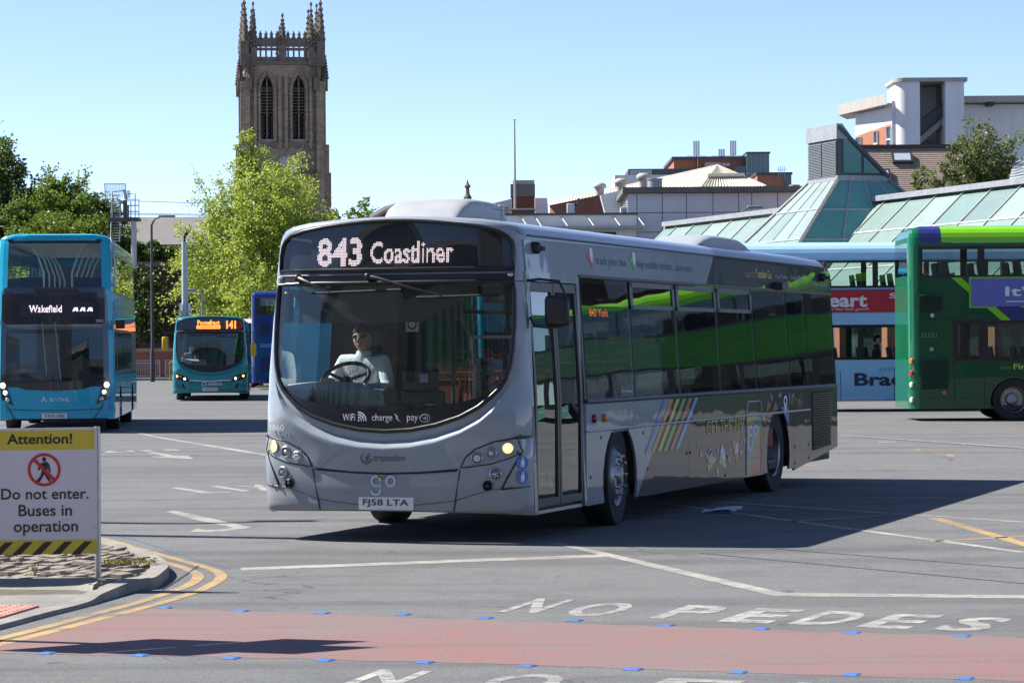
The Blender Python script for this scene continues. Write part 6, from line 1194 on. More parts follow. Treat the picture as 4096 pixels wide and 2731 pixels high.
yb = thing('crowd_barrier', 'yellow tubular barrier standing beside the teal bus', 'barrier', (WP(668, 1, 155.8).x, 155.8, 0)); m = MB(); m.tube([(0, 0, 0), (0, 0, .95), (.06, 0, 1.08), (1.0, 0, 1.08), (1.06, 0, .95), (1.06, 0, 0)], .03, 6); m.build('frame', pm('barrier_yellow', (.55, .42, .03), .5), yb)
for z in (.3, .75): MB().box(0, 1.06, -.02, .02, z, z + .05).build('rail', pm('barrier_yellow', (.55, .42, .03)), yb)
MB().box(.35, .75, -.12, .12, .45, .75).build('lamp_box', pm('barrier_yellow', (.55, .42, .03)), yb)
# ---------------- lamp columns, cctv mast
def lamp(label, px, pyt, Y, arm, mat, r_=.09, head='led', zbase=0.0):
    p = WP(px, pyt, Y); o = thing('lamp_post', label, 'lamp post', (p.x, Y, zbase)); h = p.z - zbase; m = MB(); m.tube([(0, 0, 0), (0, 0, h * .18), (0, 0, h * .19), (0, 0, h * .95), (arm * .12, 0, h * .985), (arm * .35, 0, h)], [r_ * 1.5, r_ * 1.5, r_, r_ * .7, r_ * .6, r_ * .5], 10); m.build('column', mat, o, smooth=50)
    hd = MB(); hd.box(min(arm * .3, arm * 1.0), max(arm * .3, arm), -.14, .14, h - .03, h + .09); hd.build('lantern', pm('lantern_grey', (.25, .26, .27), .4), o, bevel=.03); return o
lamp('slim dark lamp column with short arm in front of the retaining wall', 606, 868, 150, 1.3, M_POLE)
lamp('short grey lamp post with flat lantern beside the spring-green tree', 808, 1163, 118, -.9, M_STEEL, .06)
lamp('distant dark lamp post before the white panelled building', 2962, 832, 122, 1.0, M_POLE, .05)
p = WP(738, 968, 116); cc = thing('camera_mast', 'pale grey surveillance mast topped with a black camera', 'mast', (p.x, 116, 0)); m = MB(); m.tube([(0, 0, 0), (0, 0, 2.5), (0, 0, p.z)], [.14, .14, .12], 10); m.build('column', pm('mast_grey', (.45, .46, .47), .5, var=.08), cc, smooth=50)
m = MB(); m.tube([(0, 0, p.z), (0, 0, p.z + .22), (.05, 0, p.z + .32)], .05, 7); m.ball((.08, -.05, p.z + .36), .10, .12, .08, 5); m.build('camera', M_BLK, cc, smooth=50)
for z in (p.z - 3.2, p.z - 3.0): MB().box(-.24, .24, -.18, .18, z, z + .07).build('bracket', M_STEEL, cc)
for x in (-.22, .16): MB().box(x, x + .08, -.15, -.05, p.z - 3.55, p.z - 2.6).build('aerial', M_WHT, cc)
# lamp columns standing left of the frame; their shadows cross the asphalt
def base_for_shadow(px, py, h):
    """foot of an upright of height h whose tip throws its shadow on the photographed pixel"""
    t = G(px, py); k = h / SUN_DIR.z; return Vector((t.x + SUN_DIR.x * k, t.y + SUN_DIR.y * k, 0))
for (px, py, h, lab) in ((1650, 2160, 8.0, 'tall grey lamp column left of the warning sign'), (815, 2096, 7.5, 'grey lamp column with curved arm further along the kerb')):
    q = base_for_shadow(px, py, h); o = thing('lamp_post', lab, 'lamp post', q); m = MB(); m.tube([(0, 0, 0), (0, 0, 1.2), (0, 0, 1.25), (0, 0, h - .6), (.05, .06, h - .2), (.2, .2, h), (.6, .4, h + .05)], [.17, .17, .13, .11, .09, .07, .05], 10); m.build('column', M_STEEL, o, smooth=50); MB().box(.4, 1.0, .3, .55, h, h + .12).build('lantern', M_GREY, o, bevel=.03)
q = base_for_shadow(1240, 2600, 3.1); sg = thing('route_sign', 'pole with stacked direction boards left of the red crossing', 'sign', (q.x, q.y, 0), rad(35)); MB().cyl((0, 0, 0), (0, 0, 3.0), .045, n=10).build('post', M_STEEL, sg, smooth=40)
for u0_, u1_, z0_, z1_ in ((-.55, .45, 1.55, 2.15), (-.50, .70, 2.2, 2.75), (-.2, .35, 2.78, 3.15)): MB().box(u0_, u1_, -.08, -.05, z0_, z1_).build('board', M_GREY, sg)
# ---------------- railway signal with ladder and cage
def s4(x, y): return WP(x / 2.091, 450 + y / 2.091, 165)
sgp = thing('railway_signal', 'railway signal on a caged platform with ladder above the wall', 'signal', (s4(1118, 900).x, 165, zwt)); o0 = Vector(sgp.location)
def T4(pts, r_, nm, mt=M_STEEL, par=None, dy=0.0): MB().tube([s4(*q) - o0 + Vector((0, dy, 0)) for q in pts], r_, 5).build(nm, mt, par or sgp)
MB().cyl((0, 0, -.2), s4(1118, 905) - o0, .17, n=8).build('post', M_STEEL, sgp)
a, b = s4(915, 882) - o0, s4(1165, 908) - o0; MB().box(a.x, b.x, -.5, .9, b.z, a.z).build('platform', pm('signal_dark', (.06, .06, .06), .6), sgp)
for pts in ([(940, 882), (940, 665), (1030, 655)], [(1000, 880), (1000, 730), (940, 722)], [(1162, 885), (1162, 728), (1060, 728)], [(1131, 882), (1131, 680), (1070, 680)], [(1095, 882), (1095, 740)], [(1060, 778), (1162, 778)], [(1060, 828), (1162, 828)], [(940, 695), (1000, 695)]): T4(pts, .035, 'cage_rail')
for x in (925, 1000): T4([(x, 1085), (x + 10, 735)], .04, 'ladder_stile')
for k in range(16): T4([(926, 1075 - k * 22), (1001, 1075 - k * 22)], .022, 'ladder_rung')
a = s4(875, 597) - o0; b = s4(1050, 760) - o0
for pts in ([(875, 597), (1050, 597)], [(875, 597), (882, 760)], [(1050, 597), (1050, 660)]): T4(pts, .03, 'screen_frame')
for k in range(1, 14): T4([(875 + k * 12.5, 597), (876 + k * 12.5, 730)], .010, 'screen_wire'); T4([(876, 597 + k * 10), (1050 - max(0, k - 6) * 6, 597 + k * 10)], .010, 'screen_wire')
hd = MB(); a = s4(1035, 650) - o0; b = s4(1058, 740) - o0; hd.prism([s4(*q) - o0 + Vector((0, -.2, 0)) for q in ((1032, 648), (1046, 645), (1064, 722), (1050, 742))], [s4(*q) - o0 + Vector((0, .2, 0)) for q in ((1032, 648), (1046, 645), (1064, 722), (1050, 742))]); hd.build('signal_head', pm('signal_cream', (.45, .42, .36), .6), sgp)
for k in range(4): MB().box((s4(1055, 0) - o0).x, (s4(1085, 0) - o0).x, -.12, .12, (s4(0, 672 + k * 16) - o0).z, (s4(0, 664 + k * 16) - o0).z).build('signal_hood', M_BLK, sgp)
T4([(1045, 735), (1045, 885)], .14, 'signal_stem', pm('signal_dark', (.06, .06, .06))); T4([(1068, 780), (1068, 880)], .09, 'relay_case', M_GREY)
for (x0_, y0_, x1_, y1_, nm) in ((-200, 700, 2200, 775, 'upper'), (700, 838, 2300, 862, 'middle'), (700, 846, 2300, 872, 'lower')):
    m = MB(); m.tube([lerp(s4(x0_, y0_), s4(x1_, y1_), t) for t in (0, .25, .5, .75, 1)], .022, 4); o = m.build('overhead_wire', M_POLE); tag(o, f'{nm} wire of the railway strung past the signal cage', 'wire')
def panemat(name, c1, c2):
    m, n, l, p = newmat(name); v = objco(n); oi = n.new('ShaderNodeObjectInfo'); c = ramp(n, l, oi.outputs['Random'], [(0, c1), (1, c2)])
    st = n.new('ShaderNodeMapping'); st.inputs['Scale'].default_value = (1.5, 1.5, .3); l.new(v, st.inputs[0]); d = noise(n, l, 1.4, 6, .7, st.outputs[0]); c = mixc(n, l, math_(n, l, 'MULTIPLY', ramp(n, l, d, [(.45, (0, 0, 0)), (.75, (1, 1, 1))]), .4), c, (.17, .17, .14))
    l.new(c, p.inputs['Base Color']); p.inputs['Roughness'].default_value = .25; return m
# ---------------- bus station hall: long glazed roof with louvred lantern tower
r_ = Vector((-.321, .947, 0)); n_o = Vector((-.947, -.321, 0)); up = Vector((0, 0, 1)); R0 = WP(4096, 735, 90.0)
def PROJ(v): q = CAM_R.to_3x3().transposed() @ (Vector(v) - Vector((0, 0, CAM_H))); return (2048 + F_PX * q.x / -q.z, 1365.5 - F_PX * q.y / -q.z)
def t_for(px):
    lo_, hi_ = -20, 60
    for _ in range(50):
        md = (lo_ + hi_) / 2
        if PROJ(R0 + r_ * md)[0] > px: lo_ = md
        else: hi_ = md
    return lo_
tF = t_for(2668); hall = thing('station_hall', 'low bus station hall with long turquoise glazed roof and grey ridge', 'building', (R0.x, R0.y, 0)); ho = Vector((R0.x, R0.y, 0)); RZ = R0.z; drop, run = 4.0, 4.3; TS = -10.0
M_TEALG = panemat('turquoise_glazing', (.19, .28, .255), (.30, .38, .345)); M_TEALG2 = panemat('turquoise_glazing_b', (.17, .25, .23), (.26, .34, .31)); M_BAR = pm('glazing_bar', (.42, .43, .42), .5, var=.08, dirt=.2)
def H(t, d, z): return r_ * t + n_o * d + up * z
def roofp(t, s, off=0.0): return H(t, s * run + off * .68, RZ - drop * s + off * .73)
nb = 0; t = TS; bay = 2.0; pan0 = None
while t < tF - .1:
    t1 = min(t + bay, tF)
    for s0_, s1_ in ((0.03, .30), (.31, .64), (.65, .99)):
        q = [roofp(t + .04, s0_), roofp(t1 - .04, s0_), roofp(t1 - .04, s1_), roofp(t + .04, s1_)]
        MB().ngon(q).build('glass_pane', M_TEALG if (nb * 7 + int(s0_ * 10)) % 5 else M_TEALG2, hall)
        tr = MB(); tr.obox(roofp(t, s1_ + .002, 0), r_ * (t1 - t), (roofp(t, .012) - roofp(t, 0)), (n_o * .68 + up * .73) * .03); tr.build('transom', M_BAR, hall)
    gb = MB(); gb.obox(roofp(t, 0) - r_ * .02, r_ * .04, roofp(t, 1) - roofp(t, 0), (n_o * .68 + up * .73) * .05); gb.build('glazing_bar', M_BAR, hall); t = t1; nb += 1
MB().obox(H(TS, -.25, RZ - .02), r_ * (tF - TS), n_o * .5, up * .20).build('ridge_cap', M_LEAD, hall)
MB().ngon([H(TS, 0, RZ), H(tF, 0, RZ), H(tF, -run, RZ - drop), H(TS, -run, RZ - drop)]).build('rear_slope', M_TEALG2, hall)
MB().add([roofp(tF, 0), roofp(tF, 1), H(tF, -run, RZ - drop), H(tF + 3.2, 0, RZ - drop)], [(0, 1, 3), (0, 3, 2)]).build('hip_end', M_TEALG, hall); MB().tube([roofp(tF, 0, .05), H(tF + 3.2, run * .0, RZ - drop)], .08, 5).build('hip_bar', M_BAR, hall)
MB().obox(H(TS, run - .3, 0), r_ * (tF - TS), n_o * -.4, up * (RZ - drop)).build('wall', M_DGLASS, hall)
for k in range(12): MB().obox(H(TS + k * 3.6, run + .05, 0), r_ * .4, n_o * .3, up * (RZ - drop - .1)).build('pier', M_OBRICK, hall)
MB().obox(H(TS, run - .2, RZ - drop - .25), r_ * (tF - TS), n_o * .5, up * .3).build('gutter', M_LEAD, hall)
# lantern tower
tT = t_for(3425); lt = thing('lantern_tower', 'dark louvred ventilation tower rising from a turquoise glass pyramid', 'tower', (R0.x, R0.y, 0)); Ztow = F_PX / (R0 + r_ * tT).y
zbT, ztT = WP(3280, 718, (R0 + r_ * tT).y).z, WP(3280, 501, (R0 + r_ * tT).y).z; cw = 1.28; cf = 1.35; dep = 2.05; ztT -= .2
HT = lambda t, d, z: H(tT + t, d, z)
ch = MB(); ch.prism([HT(-cw, cf, zbT), HT(-cw, cf, ztT), HT(-cw, cf - dep, zbT)], [HT(cw, cf, zbT), HT(cw, cf, ztT), HT(cw, cf - dep, zbT)]); ch.build('shaft', M_ROOFDK, lt)
zc_ = lerp(zbT, ztT, .76); cap = MB(); cap.prism([HT(-cw - .06, cf + .08, zc_), HT(-cw - .06, cf + .08, ztT + .12), HT(-cw - .06, cf - .15, ztT + .12), HT(-cw - .06, cf - .6, zc_)], [HT(cw + .06, cf + .08, zc_), HT(cw + .06, cf + .08, ztT + .12), HT(cw + .06, cf - .15, ztT + .12), HT(cw + .06, cf - .6, zc_)]); cap.build('cap', M_LEAD, lt)
for k in range(22):
    z = lerp(zbT + .05, zc_ - .05, k / 22)
    for a, b in ((-cw + .06, -.04), (.04, cw - .06)): lv = MB(); lv.prism([HT(a, cf + .01, z), HT(b, cf + .01, z), HT(b, cf + .01, z + .05), HT(a, cf + .01, z + .05)], [HT(a, cf + .07, z - .02), HT(b, cf + .07, z - .02), HT(b, cf + .05, z + .02), HT(a, cf + .05, z + .02)]); lv.build('louvre_slat', pm('louvre_grey', (.10, .115, .13), .5), lt)
for a, b, c_, d_ in ((.10, .10, .45, .74), (.50, .10, .82, .30)):                          # glazing of the triangular cheek that faces us
    zz0, zzA, zzB = lerp(zbT, ztT, b - .02), lerp(zbT, ztT, max(b, .93 - a * 1.02)), lerp(zbT, ztT, max(b, .93 - c_ * 1.02)); MB().ngon([HT(-cw - .03, cf - dep * a, zz0), HT(-cw - .03, cf - dep * c_, zz0), HT(-cw - .03, cf - dep * c_, zzB), HT(-cw - .03, cf - dep * a, zzA)]).build('glass_pane', pm('deep_teal_glazing', (.03, .16, .14), .15, var=.15, scale=1.0, spec=.6), lt)
MB().tube([HT(-cw - .02, cf, ztT), HT(-cw - .02, cf - dep, zbT)], .10, 5).build('raking_frame', M_ROOFDK, lt); MB().obox(HT(-cw - .05, cf + .05, zbT - .15), r_ * (2 * cw + .1), n_o * (-dep - .1), up * .2).build('base_flashing', M_LEAD, lt)
fz = 3.3; fo, eo = 4.6, 2.7; tp = [HT(-cw, cf, zbT - .1), HT(cw, cf, zbT - .1), HT(cw, cf - dep, zbT - .1), HT(-cw, cf - dep, zbT - .1)]; bt = [HT(-cw - eo, cf + fo - .4, fz), HT(cw + eo, cf + fo - .4, fz), HT(cw + eo, cf - dep - fo, fz), HT(-cw - eo, cf - dep - fo, fz)]
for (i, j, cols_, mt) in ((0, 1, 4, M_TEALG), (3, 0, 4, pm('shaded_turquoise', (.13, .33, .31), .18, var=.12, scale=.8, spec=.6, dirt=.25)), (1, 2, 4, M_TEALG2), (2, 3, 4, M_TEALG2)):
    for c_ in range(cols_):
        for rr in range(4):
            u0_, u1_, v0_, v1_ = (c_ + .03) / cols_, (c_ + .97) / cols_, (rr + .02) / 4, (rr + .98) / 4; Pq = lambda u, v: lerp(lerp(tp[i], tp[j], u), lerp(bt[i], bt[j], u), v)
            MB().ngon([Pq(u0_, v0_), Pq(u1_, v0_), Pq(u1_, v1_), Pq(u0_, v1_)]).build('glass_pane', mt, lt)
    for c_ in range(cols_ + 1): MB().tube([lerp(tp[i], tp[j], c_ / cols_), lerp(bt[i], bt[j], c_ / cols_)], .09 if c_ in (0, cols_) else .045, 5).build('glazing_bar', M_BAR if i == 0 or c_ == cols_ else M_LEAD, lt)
    for rr in range(1, 4): MB().tube([lerp(tp[i], bt[i], rr / 4), lerp(tp[j], bt[j], rr / 4)], .045, 5).build('transom', M_LEAD, lt)
# ---------------- white panelled building, canopy wing, vents and corrugated roofs
z5 = lambda x, y: (2500 + x / 1.4737, 250 + y / 1.4737); z6 = lambda x, y: (1450 + x / 1.8816, 400 + y / 1.8816)
WY = 132.0; wb = thing('panelled_building', 'white panelled flat-roofed building with stained concrete parapet', 'building', (0, WY, 0)); lx = WP(*z5(15, 740), WY).x; rx = WP(*z5(1090, 740), WY).x; zc0, zc1 = WP(*z5(500, 768), WY).z, WP(*z5(500, 735), WY).z
MB().box(lx, rx, .06, 12, 0, zc0).build('wall', M_GREY, wb); MB().box(lx - .25, rx + .3, -.35, 12, zc0, zc1).build('parapet', stainmat('dark_stained_parapet', (.16, .15, .13), .7), wb)
vx = [WP(*z5(v, 800), WY).x for v in (15, 70, 220, 362, 518, 670, 747, 900, 1090)]; hz_ = [zc0] + [WP(*z5(500, v), WY).z for v in (884, 998)] + [3.2, .3]
for i in range(len(vx) - 1):
    for j in range(len(hz_) - 1): MB().box(vx[i] + .02, vx[i + 1] - .02, 0, .06, hz_[j + 1] + .02, hz_[j] - .02).build('wall_panel', M_PANEL, wb)
cn = thing('canopy_wing', 'low white wing with bracketed canopy beside the panelled building', 'building', (0, WY - 4, 0)); CY = WY - 4; lx2, rx2 = WP(*z6(950, 900), CY).x, WP(*z6(2065, 900), CY).x; zA, zB_, zC_ = WP(*z6(1500, 852), CY).z, WP(*z6(1500, 868), CY).z, WP(*z6(1500, 958), CY).z
MB().box(lx2, rx2, 0, 4.5, 0, zB_).build('wall', M_PANEL, cn); MB().box(lx2 - .1, rx2 + .05, -.15, 4.6, zB_, zA).build('parapet', M_ROOFDK, cn); MB().box(lx2 + .8, rx2 + .25, -.9, -.02, zC_ - .12, zC_).build('canopy', M_CONC, cn)
for v in (1195, 1300, 1495, 1692, 1888, 2068): x = WP(*z6(v, 900), CY).x; MB().tube([(x, -.06, zB_ - .08), (x + .28, -.85, zC_ + .02)], .03, 5).build('canopy_tie', M_BAR, cn)
MB().box(WP(*z6(1620, 1), CY).x, WP(*z6(1900, 1), CY).x, -.06, .02, zC_ - .9, zC_ - .25).build('dark_window', M_DGLASS, cn)
def corr(t, name, A, B_, C_, D, mat, ribs, amp=.06):
    """ribbed sheet: A-B is the ridge edge, D-C the eave edge"""
    rows = [[], []]
    for k in range(ribs * 4 + 1):
        u = k / (ribs * 4); h = amp * (1 if (k % 4) in (1, 2) else 0); rows[0].append(lerp(A, B_, u) + Vector((0, -h * .5, h))); rows[1].append(lerp(D, C_, u) + Vector((0, -h * .5, h)))
    return MB().grid(rows).build(name, mat, t)
cr = thing('corrugated_hall', 'hall with cream corrugated hipped roof rising behind the white panels', 'building', (0, 0, 0)); ap = WP(*z5(545, 612), 146); er = WP(*z5(830, 733), 142); el = WP(*z5(440, 738), 142); fr_ = WP(*z6(1395, 782), 178); fe = WP(*z6(1410, 800), 172)
corr(cr, 'hip_slope', ap, ap, er, el, M_CORR, 20); mdA, mdB = lerp(ap, el, .55), lerp(ap, er, .55); corr(cr, 'side_slope', fr_, ap, el, fe, M_CORR, 44)
a, b = lerp(ap, el, .56), lerp(ap, er, .56); MB().tube([a + Vector((0, -.2, .1)), b + Vector((0, -.2, .1))], .14, 5).build('step_flashing', M_CONC, cr)
MB().tube([fr_, ap, er], .10, 5).build('ridge_roll', M_CONC, cr); MB().prism([fe, el, er, er + Vector((0, 20, 0))], [Vector((q.x, q.y, 0)) for q in (fe, el, er, er + Vector((0, 20, 0)))]).build('wall', M_RBRICK, cr)
bw_ = MB(); pts = [WP(*z6(*q), 150) for q in ((1408, 792), (1800, 712), (1815, 850), (1455, 850))]; bw_.prism(pts, [p + Vector((0, 1, 0)) for p in pts]); bw_.build('gable_brickwork', M_RBRICK, cr)
pts = [WP(*z6(*q), 140) for q in ((1790, 716), (1975, 672), (2030, 850), (1825, 850))]; MB().prism(pts, [p + Vector((0, 1, 0)) for p in pts]).build('white_cheek', M_PANEL, cr)
for k, (x, y, Y) in enumerate(((1786, 655, 160), (1945, 625, 153), (2115, 588, 147))):
    p = WP(*z6(x, y + 22), Y); o = thing('roof_vent', ('mushroom vent at the low end of the corrugated roof', 'mushroom vent midway up the corrugated roof', 'mushroom vent near the peak of the corrugated roof')[k], 'vent', p); m = MB(); m.cyl((0, 0, -.6), (0, 0, .25), .26, n=14); m.build('neck', M_CONC, o, smooth=50); m = MB(); m.lathe([(.36, .10), (.40, .18), (.36, .32), (.2, .42), (.0005, .44)], (0, 0, 0), (0, 0, 1), 18); m.build('cowl', M_CONC, o, smooth=50)
p = WP(*z6(2200, 650), WY + 2); o = thing('vent_pipe', 'short grey vent pipe on the panelled building roof', 'vent', p); MB().cyl((0, 0, -.3), (0, 0, .32), .36, n=14).build('pipe', M_LEAD, o, smooth=50); MB().cyl((0, 0, .32), (0, 0, .37), .40, n=14).build('lid', M_LEAD, o)
for k, (x0_, y0_, x1_, y1_, lab) in enumerate(((1540, 780, 1595, 850, 'white boiler box with dark flue on the canopy wing'), (1942, 808, 1992, 850, 'pale louvred unit on the canopy wing roof'), (1022, 790, 1062, 850, 'pale roof cabin box left of the brick chimney'))):
    a, b = WP(*z6(x0_, y1_), CY + 2), WP(*z6(x1_, y0_), CY + 2); o = thing('roof_unit', lab, 'roof unit', (a.x, CY + 2, a.z - .1)); MB().box(0, b.x - a.x, 0, .7, 0, b.z - a.z + .1).build('casing', M_PANEL, o, bevel=.02)
    if k == 0: MB().tube([(b.x - a.x, .2, .5), (b.x - a.x + .2, .2, .5), (b.x - a.x + .2, .2, .8)], .07, 7).build('flue', M_POLE, o)
    else:
        for j in range(5): MB().box(.04, b.x - a.x - .04, -.02, 0, .12 + j * .1, .16 + j * .1).build('slat', M_LEAD, o)
# brick chimney with flagpole, roof cabins beside it
p0, p1 = WP(*z6(1115, 860), 150), WP(*z6(1298, 603), 150); chm = thing('brick_chimney', 'square red brick chimney with weathered concrete head', 'chimney', ((p0.x + p1.x) / 2, 150, 0)); hw = (p1.x - p0.x) / 2; zt_ = p1.z
MB().box(-hw * .93, hw * .97, 0, 1.5, 3, zt_ - .9).build('brickwork', brickmat('chimney_brick', (.21, .055, .035), (.15, .045, .03), (.12, .08, .06), 4.2, dirt=.35), chm); MB().box(-hw, hw, -.1, 1.6, zt_ - .9, zt_ - .22).build('head', stainmat('dark_stained_parapet', (.16, .15, .13)), chm); MB().box(-hw * .8, hw * .95, 0, 1.4, zt_ - .22, zt_).build('crown', M_CONC, chm)
for yy in (682, 822): z = WP(*z6(1200, yy), 150).z; MB().box(-hw, hw, -.06, 1.55, z - .04, z + .05).build('strap', M_STEEL, chm)
fp = WP(*z6(1144, 150), 149.5); fl = thing('flagpole', 'thin bare flagpole strapped to the brick chimney', 'flagpole', (fp.x, 149.5, WP(*z6(1144, 820), 149.5).z)); m = MB(); m.tube([(0, 0, 0), (0, 0, (fp.z - fl.location.z) * .5), (0, 0, fp.z - fl.location.z)], [.075, .06, .04], 8); m.build('pole', M_BAR, fl, smooth=50); MB().ball((0, 0, fp.z - fl.location.z), .08, .08, .05, 5).build('truck', M_BAR, fl)
for x0_, x1_, yt, Y, lab in ((980, 1120, 745, 153, 'pale cabin left of the brick chimney'), (1298, 1450, 738, 156, 'white sloped roof cabin right of the brick chimney')):
    a, b = WP(*z6(x0_, yt), Y), WP(*z6(x1_, yt), Y); o = thing('roof_cabin', lab, 'cabin', (a.x, Y, 3)); w_ = b.x - a.x; h = a.z - 3; MB().prism([(0, 0, 0), (w_, 0, 0), (w_ * (.6 if x0_ > 1200 else 1), 0, h), (0, 0, h - (.25 if x0_ < 1200 else 0))], [(0, 3, 0), (w_, 3, 0), (w_ * (.6 if x0_ > 1200 else 1), 3, h), (0, 3, h - (.25 if x0_ < 1200 else 0))]).build('wall', M_PANEL, o)
    if x0_ < 1200:
        for k in range(8): MB().box(w_ * .62, w_ * .85, -.04, 0, h - 1.6 + k * .15, h - 1.52 + k * .15).build('louvre_slat', M_LEAD, o)
p = WP(*z6(790, 600), 210); fi = thing('church_finial', 'small dark carved stone finial above the roofs', 'finial', (p.x, 210, p.z - 3.4)); m = MB(); m.lathe([(.7, -6), (.62, .0), (.42, .5), (.50, .75), (.26, 1.1), (.20, 1.8), (.34, 2.0), (.16, 2.3), (.14, 2.7), (.26, 2.9), (.10, 3.1), (.02, 3.4)], (0, 0, 0), (0, 0, 1), 8); m.build('stone', M_SOOT2, fi)
a, b = WP(*z6(60, 885), 165), WP(*z6(245, 800), 165); o = thing('slate_roofed_house', 'brick building with sloping roof edge left of the grey bus roof pod', 'building', (a.x, 165, 0)); w_ = b.x - a.x; MB().prism([(0, 0, 0), (w_ * 2.5, 0, 0), (w_ * 2.5, 0, b.z), (w_, 0, b.z), (w_ * .6, 0, lerp(a.z, b.z, .75)), (0, 0, a.z)], [(0, 6, 0), (w_ * 2.5, 6, 0), (w_ * 2.5, 6, b.z), (w_, 6, b.z), (w_ * .6, 6, lerp(a.z, b.z, .75)), (0, 6, a.z)]).build('wall', M_RBRICK, o); MB().tube([(0, -.2, a.z), (w_ * .6, -.2, lerp(a.z, b.z, .75)), (w_, -.2, b.z), (w_ * 2.5, -.2, b.z)], .18, 5).build('roof_edge', M_CONC, o)
# ---------------- hotel and neighbours on the skyline
HY = 260.0
def skyb(name, label, x0_, x1_, yt, Y, d, mat): a, b = WP(*z5(x0_, yt), Y), WP(*z5(x1_, yt), Y); o = thing(name, label, 'building', (a.x, Y, 0)); MB().box(0, b.x - a.x, 0, d, 0, a.z).build('wall', mat, o); return o, b.x - a.x, a.z
ht, w_, z_ = skyb('hotel_building', 'red brick hotel block with lettering and rooftop aerials', 288, 715, 572, HY, 14, M_OBRICK); MB().box(-.2, w_ + .1, -.2, 14.2, z_, z_ + .25).build('parapet', M_ROOFDK, ht); kx_ = w_ * 137 / 427
MB().prism([(kx_, -.05, 0), (w_, -.05, 0), (w_, -.05, z_), (kx_, -.05, z_)], [(kx_, -.9, 0), (w_, -.05, 0), (w_, -.05, z_), (kx_, -.9, z_)]).build('front_wing', M_RBRICK, ht)
MB().box(w_ * .80, w_ * .995, -.25, -.1, z_ - 2.0, z_ - .7).build('dark_window', M_DGLASS, ht)
tx = lambda u, v: (w_ * .42 + u, -1.0, z_ - .72 + v); text('lettering', 'LEONARDO Hotels', M_WHT, ht, tx, w_ * .34, .34, .012)
for u in (.08, .22): MB().box(w_ * u, w_ * u + .5, -.08, .02, z_ - 1.8, z_ - .9).build('window', M_DGLASS, ht)
for k, u in enumerate((.33, .68, .84)):
    am = thing('phone_mast', ('white phone aerial cluster at the left corner of the hotel roof', 'small phone aerial cluster midway on the hotel roof', 'tall white phone aerial cluster by the glass box')[k], 'aerial', (ht.location.x + w_ * u, HY + 2, z_)); MB().cyl((0, 0, 0), (0, 0, 1.5 if k != 1 else .8), .06, n=6).build('pole', M_STEEL, am)
    for d_ in (-.22, 0, .22): MB().box(d_ - .09, d_ + .09, -.15, .05, .5 if k != 1 else .2, 1.9 if k != 1 else 1.1).build('panel_aerial', M_WHT, am)
    for z in (.15, .45): MB().tube([(-.9, 0, z), (.9, 0, z)], .025, 4).build('rail', M_STEEL, am)
gb_, w2, z2_ = skyb('glass_block', 'green glazed stair block at the end of the hotel', 717, 850, 537, HY - 1, 8, pm('grey_green_glazing', (.10, .17, .18), .2, var=.15, scale=.4)); MB().box(-.05, w2 + .1, -.1, 8.1, z2_, z2_ + .15).build('coping', M_ROOFDK, gb_)
for k in range(1, 5): MB().box(w2 * k / 5 - .03, w2 * k / 5 + .03, -.05, 0, 2, z2_).build('mullion', M_LEAD, gb_)
MB().box(0, w2, -.06, 0, z2_ - 2.0, z2_ - 1.85).build('transom', M_LEAD, gb_)
o, w2, z2_ = skyb('plant_room', 'low dark louvred plant room beside the hotel', 20, 425, 628, 200, 6, M_ROOFDK); MB().box(.1, w2 * .34, -.04, 0, z2_ - 1, z2_ - .1).build('louvre_backing', M_LEAD, o)
for k in range(6): MB().box(.1, w2 * .34, -.08, -.03, z2_ - .95 + k * .15, z2_ - .88 + k * .15).build('louvre_slat', M_BAR, o)
o, w2, z2_ = skyb('white_parapet_block', 'white rendered block below the dark plant room', -60, 300, 665, 190, 6, M_RENDER)
o, w2, z2_ = skyb('brick_annexe', 'orange brick annexe with a dark glazed end', 780, 980, 662, 240, 8, M_OBRICK); MB().box(w2 * .80, w2, -.12, -.02, 2, z2_).build('glazed_end', M_DGLASS, o); MB().box(-.1, w2 + .1, -.15, 8, z2_, z2_ + .2).build('coping', M_ROOFDK, o)
for k in range(4): MB().tube([(w2 * (.62 + .06 * k), -.2, z2_ - .4), (w2 * (.62 + .06 * k), -.2, z2_ + .7)], .03, 4).build('aerial_rod', M_STEEL, o)
MB().tube([(w2 * .58, -.2, z2_ + .4), (w2 * .86, -.2, z2_ + .4)], .025, 4).build('aerial_bar', M_STEEL, o)
p = WP(*z5(1000, 722), 150); o = thing('vent_drum', 'white drum vent near the lantern tower', 'vent', (p.x, 150, p.z - .5)); MB().cyl((0, 0, -1), (0, 0, .42), .24, n=12).build('drum', M_RENDER, o, smooth=50); MB().cyl((0, 0, .42), (0, 0, .5), .30, n=12).build('lid', M_CONC, o, smooth=50)
